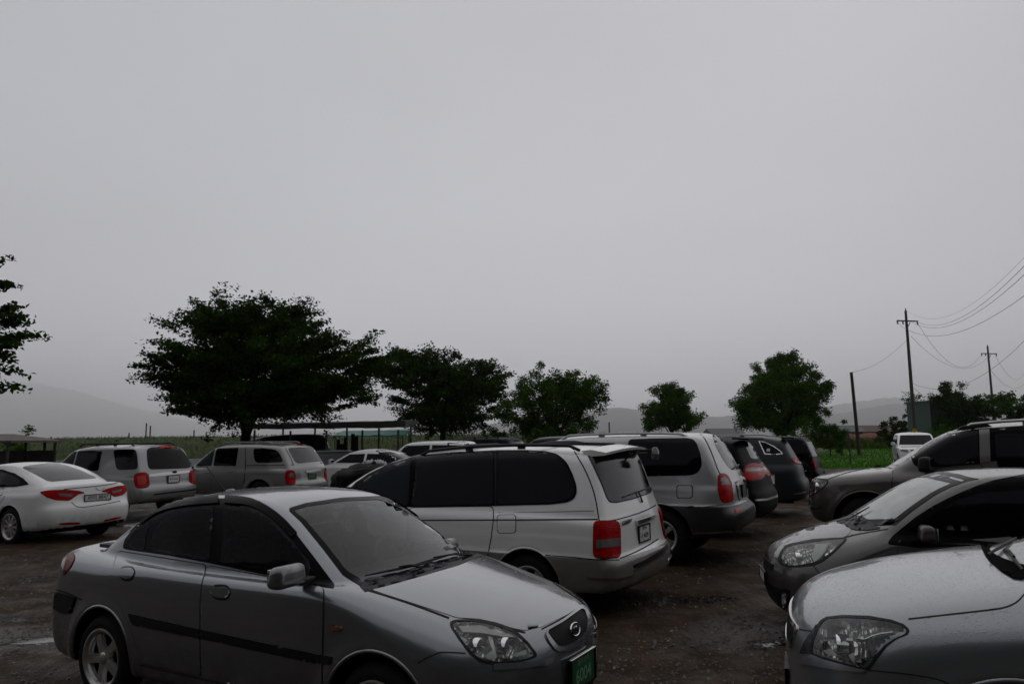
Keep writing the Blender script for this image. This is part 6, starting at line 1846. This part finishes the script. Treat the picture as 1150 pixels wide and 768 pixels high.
def build_land():
    g = simple('dike_grass', (.034, .052, .009), .95, var=.45, vscale=.5, bump=.6, bscale=6)
    ridge('dike', [(-70, 58, 2.05), (-20, 60, 2.1), (10, 64, 2.0), (22, 72, 1.7), (30, 84, .6)], 7, g, 2, .01, 160, 12, z0=-.4)
    rg = np.random.default_rng(8); n = 40000
    x = rg.uniform(-66, 22, n); v = rg.uniform(-1, .35, n)
    yc = np.interp(x, [-70, -20, 10, 22, 30], [58, 60, 64, 72, 84]); hh = np.interp(x, [-70, -20, 10, 22, 30], [2.05, 2.1, 2.0, 1.7, .6])
    z = -.4 + (hh + .4) * np.maximum(0, 1 - np.abs(v) ** 1.7)
    blades('grass', 'rough tall grass covering the long dike', x, yc + v * 7, z - .05, .17, .022, M['grass_mat'], 4)
    # field on the right
    fm = simple('field_green', (.045, .135, .004), .95, var=.35, vscale=.3, bump=.5, bscale=9)
    V = []; F = []
    pts = [(9, 42), (30, 36), (60, 40), (140, 60), (160, 118), (40, 112), (24, 84)]
    o = mesh_obj('field', [(x, y, .03) for x, y in pts], [tuple(range(len(pts)))], fm, smooth=False); tag(o, kind='structure')
    n = 70000
    x = rg.uniform(9, 60, n); y = 40 + 60 * rg.random(n) ** 1.6
    k = pip(np.stack([x, y], 1), np.array(pts, float)); x, y = x[k], y[k]
    blades('crop', 'bright green crop growing in the flat field on the right', x, y, np.full(len(x), .02), .13, .022, M['field_mat'], 5)
    n = 12000
    x = rg.uniform(22, 75, n); y = 92 + rg.normal(0, 2.5, n)
    blades('tall_grass', 'darker tall grass along the far edge of the green field', x, y, np.full(n, 0.0), .95, .09, M['grass_mat'], 6)
    rm = simple('red_earth', (.12, .045, .035), .95, var=.5, vscale=.6, bump=.5, bscale=3)
    ridge('earth_bank', [(38, 112, 1.2), (46, 112, 1.9), (58, 114, 2.0), (72, 116, 1.7), (84, 118, 1.0)], 3.0, rm, 12, .10, 120, 8, z0=-.2)
    # hills fading into the rain, and an added unseen slope behind the camera that darkens car sides
    hm = simple('wooded_hill', (.020, .034, .020), .95, var=.4, vscale=.02, bump=1.0, bscale=.05)
    ridge('hill', [(-2100, 6300, 28), (-420, 6160, 98), (420, 6160, 168), (770, 6160, 252), (1050, 6160, 224), (1610, 6160, 126), (2030, 6300, 196), (2660, 6300, 154), (3290, 6300, 252), (3920, 6300, 168), (4900, 6300, 196), (6300, 5950, 280), (8400, 4900, 210)], 560, hm, 3, .05, 300, 10)
    ridge('hill', [(1650, 9350, 129), (3080, 9350, 215), (4400, 9350, 396), (5170, 9350, 456), (5940, 9350, 335), (7150, 9075, 482), (9350, 8250, 602), (12100, 7150, 387)], 950, hm, 4, .05, 260, 10)
    ridge('mountain', [(-17980, 14260, 1292), (-12400, 15500, 1254), (-10168, 15500, 1188), (-8990, 15500, 1045), (-7750, 15500, 688), (-6200, 15500, 319), (-3100, 15500, 132), (1240, 15500, 110)], 2200, hm, 5, .03, 260, 10)
    ridge('added_dark_slope', [(70, 2, 5), (44, -16, 14), (15, -23, 19), (-15, -23, 19), (-44, -15, 14), (-72, 4, 5)], 9, simple('dark_slope_cover', (.018, .026, .014), 1, var=.4, vscale=.4, bump=1, bscale=.8), 6, .07, 200, 12, z0=-1)


# ================================================================== built things
def build_poles():
    pm = simple('dark_concrete_pole', (.045, .042, .040), .85, var=.25, vscale=3)
    wm = simple('weathered_wood', (.035, .028, .022), .9, var=.3, vscale=6)
    im = simple('insulator', (.10, .095, .09), .3)
    st = NT('hazard_band'); v = st.coord(); w = st.n('TexWave'); w.inputs['Scale'].default_value = .9; w.bands_direction = 'DIAGONAL'; st.l(v, w.inputs['Vector'])
    st.l(st.ramp(w.outputs['Fac'], [(.48, (.02, .02, .02)), (.52, (.40, .26, .02))]).outputs['Color'], st.b.inputs['Base Color'])
    def pole(label, px, py_top, py_base, d, arm, band=False, up=.9):
        p = at(px, py_top, d); H = p.z
        root = empty('utility_pole', (p.x, d, 0), .25, label=label, cat='utility pole', group='utility poles and posts')
        m = MB(); m.tube([(0, 0, -.3), (0, 0, H * .5), (0, 0, H)], [.17, .14, .10], 12); m.build('pole', pm, root)
        a = MB(); a.box((0, -.12, H - up * 1.0), (arm, .10, .10)); a.box((0, -.12, H - up * 1.0 - .5), (.05, .05, .9), M=Matrix.Rotation(.6, 3, 'Y')); a.build('crossarm', pm, root, smooth=False)
        for x in (-.48, -.22, .48):
            i = MB(); i.lathe([(.001, .0), (.05, .0), (.07, -.08), (.05, -.12), (.07, -.2), (.03, -.26), (.001, -.26)], (x * arm, -.12, H - up - .05), 'Z', 10); i.build('insulator', im, root)
        i = MB(); i.lathe([(.001, .25), (.04, .22), (.05, .1), (.03, 0)], (0, 0, H - .02), 'Z', 8); i.build('insulator', im, root)
        if band:
            b = MB(); b.tube([(0, 0, .5), (0, 0, 2.3)], .185, 14); b.build('hazard_band', st.m, root)
        return root, H
    A, HA = pole('tall utility pole with a crossarm, black and yellow band near its foot', 1017, 349, 480, 64, 2.1, True)
    B_, HB = pole('second, more distant utility pole near the right edge', 1109, 389, 470, 92, 2.3)
    C_, HC = pole('farthest utility pole, at the very right edge, mostly cut off', 1157, 408, 470, 130, 2.2)
    p = at(956, 418, 62)
    base = at(963, 480, 62)
    root = empty('leaning_post', (base.x, 62, 0), 0, label='dark bare post leaning left beside the dull green bush', cat='post', group='utility poles and posts')
    m = MB(); m.tube([(0, 0, -.2), (p.x - base.x, 0, p.z)], [.15, .12], 10); m.build('pole', wm, root)
    def wire(label, a, b, sag, r=.011):
        a, b = Vector(a), Vector(b)
        P = [a.lerp(b, t) - Vector((0, 0, 4 * sag * t * (1 - t))) for t in np.linspace(0, 1, 19)]
        o = tube('power_line', P, r, M['black'], None, 5); tag(o, label, 'cable', 'overhead power lines')
    topA = Vector((A.location.x, 64, HA)); topB = Vector((B_.location.x, 92, HB)); topC = Vector((C_.location.x, 130, HC))
    near = [at(1175, 272, 26), at(1175, 284, 26), at(1175, 313, 26), at(1185, 250, 24)]
    wire('upper of the two close power lines rising right from the tall pole', topA + Vector((.9, 0, -.95)), near[0], 1.3)
    wire('lower of the two close power lines rising right from the tall pole', topA + Vector((.4, 0, -.95)), near[1], 1.4)
    wire('third power line leaving the tall pole towards the right edge', topA + Vector((-.9, 0, -.95)), near[2], 1.6)
    wire('faint topmost power line running to the upper right corner', topA + Vector((0, 0, .1)), near[3], 1.8, .006)
    wire('lowest cable rising to the right edge from the middle of the tall pole', topA + Vector((.1, 0, -6.2)), at(1175, 355, 40), 1.8)
    wire('sagging line between the two nearest poles, at crossarm height', topA + Vector((.9, 0, -1)), topB + Vector((-.9, 0, -1)), 2.6, .013)
    wire('sagging line between the two nearest poles, starting lower on the tall pole', topA + Vector((.3, 0, -2.2)), topB + Vector((.2, 0, -1)), 2.2, .013)
    wire('slack thin cable between the two nearest poles, lowest of that span', topA + Vector((.2, 0, -6.6)), topB + Vector((0, 0, -8.5)), 1.2, .009)
    wire('line from the second pole to the farthest pole', topB + Vector((.8, 0, -1)), topC + Vector((-.8, 0, -1)), 2.4, .014)
    wire('lower line from the second pole to the farthest pole', topB + Vector((.2, 0, -3)), topC + Vector((-.2, 0, -2)), 2.2, .014)
    wire('guy wire from the tall pole down to the leaning post', topA + Vector((-.2, 0, -2.6)), p, .5, .010)


def build_sheds():
    dk = simple('dark_roof_sheet', (.030, .028, .027), .6, var=.4, vscale=2, bump=.3, bscale=20)
    rot = simple('weathered_timber', (.050, .042, .036), .85, var=.4, vscale=5, bump=.4, bscale=30)
    teal = simple('teal_awning_cloth', (.020, .13, .105), .6, var=.2, vscale=3)
    # open shelter
    p0 = at(283, 482, 32); p1 = at(457, 476, 32)
    root = empty('open_shelter', ((p0.x + p1.x) / 2, 33.5, 0), 0, label='low open shelter with a dark flat sheet roof on thin posts, under the spreading trees', cat='shelter')
    w = p1.x - p0.x
    r = MB()
    n = 24
    V = []
    for i in range(n + 1):
        x = -w / 2 + w * i / n
        sag = .012 * math.sin(i * .9) + .008 * math.sin(i * 3.1)
        V += [(x, -2.0, 2.24 + sag), (x, -2.0, 2.44 + sag + .004 * i), (x, 2.2, 2.62 + sag), (x, 2.2, 2.50 + sag)]
    F = []
    for i in range(n):
        for j in range(4): F.append((i * 4 + j, i * 4 + (j + 1) % 4, i * 4 + 4 + (j + 1) % 4, i * 4 + 4 + j))
    F += [(0, 1, 2, 3), (n * 4 + 3, n * 4 + 2, n * 4 + 1, n * 4)]
    r.add(V, F); r.build('roof', dk, root, smooth=False)
    for x in np.linspace(-w / 2 + .25, w / 2 - .3, 5):
        m = MB(); m.tube([(x, -1.9, -.1), (x, -1.9, 2.16)], .045, 8); m.build('post', rot, root)
        m = MB(); m.tube([(x, 2.0, -.1), (x, 2.0, 2.5)], .045, 8); m.build('post', rot, root)
    m = MB()
    for i in range(22):
        if i % 4 == 3 or i in (5, 13, 14): continue
        x = -w / 2 + .1 + i * .17; hb = 1.55 + .5 * abs(math.sin(i * 3.7)); m.box((x, 2.05, hb / 2), (.165, .03, hb), .02 * math.sin(i))
    m.build('dark_backing', dk, root, smooth=False)  # boards added as a dark backing for the space under the roof
    a0 = at(380, 487, 40); a1 = at(458, 487, 40)
    root = empty('awning', ((a0.x + a1.x) / 2, 40, 0), 0, label='teal cloth awning seen under the shelter roof', cat='awning')
    w = a1.x - a0.x
    r = MB(); V = []
    for i in range(13):
        x = -w / 2 + w * i / 12; s = .05 * math.sin(i * 1.9)
        V += [(x, -1.2, 1.93 + s * .5), (x, -1.2, 1.98 + s * .5), (x, 1.2, 2.25), (x, 1.2, 2.19)]
    F = []
    for i in range(12):
        for j in range(4): F.append((i * 4 + j, i * 4 + (j + 1) % 4, i * 4 + 4 + (j + 1) % 4, i * 4 + 4 + j))
    F += [(0, 1, 2, 3), (51, 50, 49, 48)]
    r.add(V, F); r.build('canopy_cloth', teal, root, smooth=False)
    for sx in (-1, 1):
        for sy in (-1.15, 1.15):
            m = MB(); m.tube([(sx * (w / 2 - .1), sy, -.1), (sx * (w / 2 - .1), sy, 1.94 if sy < 0 else 2.2)], .035, 8); m.build('post', rot, root)
    # goods stacked below the awning
    cols = [((.16, .03, .025), 'red'), ((.03, .05, .12), 'dark blue'), ((.14, .11, .06), 'brown')]
    for i, (px, wd, ht, ci) in enumerate(((388, 1.2, 1.25, 0), (408, 1.1, 1.1, 1), (426, 1.2, 1.2, 2), (444, 1.0, 1.05, 0))):
        v = at(px, 500, 38.9)
        o = rbox('covered_stack', (wd, .8, ht), simple('stack_cover_%d' % i, cols[ci][0], .7, var=.4, vscale=4, bump=.6, bscale=6), None, (v.x, 38.9, ht / 2 + float(gz(v.x, 38.9)) - .01), (0, 0, .1 * i - .15), r=.12, taper=(.85, .8))
        tag(o, ['red covered stack, leftmost of those under the teal awning', 'dark blue covered stack under the teal awning', 'brown covered stack under the teal awning', 'red covered stack near the right post of the teal awning'][i], 'stack', 'goods under the awning')
    # dark heap of tarpaulin on a pallet, beside the pickup
    v = at(408, 530, 20.5)
    root = empty('tarpaulin_heap', (v.x, 20.5, float(gz(v.x, 20.5))), .2, label='black tarpaulin heap on timber, between the pickup and the white minivan', cat='heap')
    rg = np.random.default_rng(5)
    bm = bmesh.new(); bmesh.ops.create_icosphere(bm, subdivisions=4, radius=1)
    lob = rg.normal(0, 1, (14, 3))
    for q in bm.verts:
        d = np.array(q.co); d = np.sign(d) * np.abs(d) ** .55
        s = 1 + .05 * math.sin(d[0] * 9 + d[1] * 7) + .04 * math.sin(d[1] * 13 - d[2] * 11) + .03 * math.sin(d[0] * 21 + 2)
        q.co = Vector((d[0] * .80 * s, d[1] * .72 * s, .66 + d[2] * .42 * s + .10 * math.sin(d[0] * 2.4 + 1)))
    me = bpy.data.meshes.new('tarpaulin'); bm.to_mesh(me); bm.free(); me.materials.append(simple('black_tarpaulin', (.004, .004, .0045), .5, spec=.2, bump=.9, bscale=9))
    me.polygons.foreach_set('use_smooth', np.ones(len(me.polygons), bool)); link_mesh('tarpaulin', me, root)
    bm = bmesh.new(); bmesh.ops.create_grid(bm, x_segments=26, y_segments=18, size=1)
    for q in bm.verts:
        q.co = Vector((q.co.x * .36 + .28, q.co.y * .4, 1.16 + .05 * math.sin(q.co.x * 9 + q.co.y * 4) + .045 * math.sin(q.co.y * 11 - q.co.x * 6) + rg.normal(0, .012) - .12 * abs(q.co.x) ** 3))
    me = bpy.data.meshes.new('plastic_sheet'); bm.to_mesh(me); bm.free(); me.materials.append(simple('crumpled_plastic', (.30, .30, .30), .3))
    me.polygons.foreach_set('use_smooth', np.ones(len(me.polygons), bool)); ps = link_mesh('plastic_sheet', me, root); so_ = ps.modifiers.new('t', 'SOLIDIFY'); so_.thickness = .006
    m = MB()
    for i in range(5): m.box((0, -.7 + i * .35, .25), (1.6, .14, .03))
    for i in range(3): m.box((-.8 + i * .8, 0, .12), (.1, 1.6, .22))
    m.build('pallet', rot, root, smooth=False)
    # grey metal crate and ladder rack
    v = at(374, 511, 26)
    root = empty('metal_crate', (v.x, 26, float(gz(v.x, 26))), .1, label='plain grey metal crate standing behind the tarpaulin heap', cat='crate')
    gm = simple('grey_sheet_metal', (.14, .145, .15), .55, .3, var=.2, vscale=4)
    rbox('box', (1.15, .8, .62), gm, root, (0, 0, 1.05), r=.02)
    m = MB()
    for sx in (-.5, .5):
        for sy in (-.33, .33): m.tube([(sx, sy, 0), (sx, sy, .75)], .03, 6)
    m.build('stand', rot, root)
    rbox('lid', (1.2, .85, .05), gm, root, (0, 0, 1.39), r=.015)
    # pavilion at the left
    a = at(-8, 488, 36); b = at(33, 488, 36)
    root = empty('pavilion', (a.x, 36.5, 0), 0, label='small brown-roofed pavilion at the left edge, in front of the dike', cat='pavilion')
    wd = b.x - a.x
    brown = simple('brown_roof', (.075, .055, .048), .7, var=.3, vscale=3, bump=.4, bscale=14)
    r = MB()
    V = [(-wd, -1.8, 1.80), (wd, -1.8, 1.80), (wd, 2.2, 1.80), (-wd, 2.2, 1.80), (-wd, -1.8, 1.90), (wd, -1.8, 1.90), (wd, 2.2, 1.90), (-wd, 2.2, 1.90), (-wd * .3, .2, 2.22), (wd * .3, .2, 2.22)]
    r.add(V, [(3, 2, 1, 0), (0, 1, 5, 4), (1, 2, 6, 5), (2, 3, 7, 6), (3, 0, 4, 7), (4, 5, 9, 8), (5, 6, 9), (6, 7, 8, 9), (7, 4, 8)]); r.build('roof', brown, root, smooth=False)
    for x in (-wd + .2, 0, wd - .25, wd * .55):
        for y in (-1.6, 2.0):
            m = MB(); m.tube([(x, y, -.1), (x, y, 1.82)], .07, 8); m.build('post', rot, root)
    m = MB(); m.box((0, .2, .4), (wd * 1.8, 3.4, .12)); m.box((0, 2.0, .95), (wd * 1.8, .06, .9)); m.build('deck', rot, root, smooth=False)
    # pale low wall before the dike
    root = mesh_obj('x', [], [], None); bpy.data.objects.remove(root)
    m = MB(); m.box((-21, 47, .32), (34, .3, .75), .03); o = m.build('low_wall', simple('pale_render', (.42, .45, .47), .8, var=.2, vscale=2), smooth=False)
    tag(o, 'long low pale wall at the foot of the dike', 'wall')
    # posts on the dike
    for px, py, lab in ((164.5, 475, 'taller of two thin posts standing close together on the dike'), (169, 478, 'shorter of two thin posts standing close together on the dike'), (145, 486, 'short thin post left of the pair on the dike'), (218, 483, 'single thin post on the dike under the tree branches'), (684, 474, 'thin post on the dike in front of the middle hill')):
        v = at(px, py, 60); m = MB(); m.tube([(0, 0, 0), (0, 0, v.z - 1.6)], .055, 6)
        root = m.build('dike_post', rot); root.location = (v.x, 60, 1.6); tag(root, lab, 'post', 'posts on the dike')
    v = at(953, 488, 44); m = MB(); m.tube([(0, 0, 0), (0, 0, v.z)], .055, 8); m.box((0, 0, v.z * .8), (.5, .03, .03))
    o = m.build('fence_post', rot); o.location = (v.x, 44, 0); tag(o, 'dark upright post at the near edge of the green field', 'post')
    # houses beyond the red bank
    def house(label, px, d, w, dp, h, roof, wall, rz=0.0):
        v = at(px, 480, d); root = empty('house', (v.x, d, 0), rz, label=label, cat='house', group='houses beyond the field')
        m = MB(); m.box((0, 0, h / 2), (w, dp, h)); m.build('wall', wall, root, smooth=False)
        m = MB(); e = .4
        V = [(-w / 2 - e, -dp / 2 - e, h), (w / 2 + e, -dp / 2 - e, h), (w / 2 + e, dp / 2 + e, h), (-w / 2 - e, dp / 2 + e, h), (-w / 2 - e, 0, h + dp * .22), (w / 2 + e, 0, h + dp * .22)]
        m.add(V, [(3, 2, 1, 0), (0, 1, 5, 4), (2, 3, 4, 5), (1, 2, 5), (3, 0, 4)]); m.build('roof', roof, root, smooth=False)
        for x in np.linspace(-w * .32, w * .32, max(2, int(w / 2.5))):
            m = MB(); m.box((x, -dp / 2 - .03, h * .55), (.9, .08, .9)); m.build('window', M['glass'], root, smooth=False)
    gr = simple('grey_tile_roof', (.10, .10, .105), .7, var=.2, vscale=3); bl = simple('rust_red_roof', (.085, .038, .032), .7, var=.2, vscale=3)
    wl = simple('pale_house_wall', (.24, .20, .18), .85, var=.2, vscale=2); wr = simple('brick_house_wall', (.10, .055, .045), .85, var=.2, vscale=2)
    house('low brick house with grey roof, left of the leaning post', 938, 130, 7, 5, 2.1, gr, wr)
    house('wide pale house with rust-red roof between the leaning post and the tall pole', 985, 135, 9, 5, 2.1, bl, wl, .1)
    house('brick house with grey roof right of the tall pole', 1040, 132, 6, 5, 2.4, gr, wr, -.1)
    house('low grey-roofed house behind the black crossover', 812, 150, 6, 5, 2.0, gr, wr, .1)
    v = at(1062, 470, 74)
    root = empty('storage_shed', (v.x + .6, 76, 0), .05, label='tall dark green windowless shed behind the broad dark tree', cat='shed')
    gn = NT('green_corrugated_sheet'); vv = gn.coord(); wv = gn.n('TexWave'); wv.inputs['Scale'].default_value = 2.5; wv.bands_direction = 'X'; gn.l(vv, wv.inputs['Vector'])
    gn.set(Base_Color=(.012, .040, .026, 1), Roughness=.6); bp = gn.n('Bump'); bp.inputs['Distance'].default_value = .04; gn.l(wv.outputs['Fac'], bp.inputs['Height']); gn.l(bp.outputs['Normal'], gn.b.inputs['Normal'])
    m = MB(); m.box((0, 0, 2.4), (4.4, 4.0, 4.8)); m.build('wall', gn.m, root, smooth=False)
    m = MB(); m.box((0, 0, 4.86), (4.7, 4.3, .1)); m.build('roof', dk, root, smooth=False)


def build_far_cars():
    far_car('sedan', 'white car under the shelter, its roof behind the tarpaulin heap', 'car', -5.0, 25.5, 165, C_SEDW, M['white_paint'])
    far_car('suv', 'white SUV behind the front half of the white minivan', 'car', -3.2, 26.5, 165, C_BOXY, M['white_paint'], rails=False)
    far_car('suv', 'dark SUV with roof rack behind the middle of the white minivan', 'car', -1.6, 29.5, 158, dict(C_BOXY, dz=.08), M['black_paint'], rails=True)
    far_car('sedan', 'dark car parked left of the dark rack-topped SUV', 'car', -2.6, 33.5, 160, dict(C_SUVE, dz=.0), M['black_paint'])
    far_car('suv', 'grey SUV whose roof shows above the rear of the white minivan', 'car', 1.3, 29.0, 156, dict(C_BOXY, dz=.1), M['slate_paint'])
    far_car('suv', 'black SUV farthest along the row, beyond the grey crossover', 'car', 6.8, 22.76, 152.7, dict(C_BOXY, dz=.0), M['black_paint'], h=.04)
    far_car('suv', 'white SUV facing the camera, beyond the dark taupe SUV bonnet', 'car', 19.7, 37.5, -112, dict(C_BOXY, dz=.12), M['white_paint'], h=.04)
    far_car('van', 'grey van parked deep under the shelter behind the tree trunk', 'van', -10.4, 33.0, 176, dict(C_VAN, dz=.25), M['slate_paint'])


def settings():
    SC.view_settings.view_transform = 'Standard'; SC.view_settings.look = 'None'
    SC.view_settings.exposure = 0.0; SC.view_settings.gamma = 1.0
    SC.render.engine = 'CYCLES'
    c = SC.cycles
    c.use_denoising = True
    c.max_bounces = 8; c.diffuse_bounces = 3; c.glossy_bounces = 4; c.transparent_max_bounces = 16; c.volume_bounces = 3
    c.caustics_reflective = False; c.caustics_refractive = False


def main():
    settings()
    build_sky()
    build_haze()
    build_ground()
    build_land()
    build_poles()
    build_sheds()
    build_trees()
    for f_ in (build_sedan, build_van, build_terr, build_hatch, build_suvc, build_suve, build_sedw, build_escape, build_pickup, build_black_xov, build_grey_xov):
        f_()
    build_far_cars()


main()
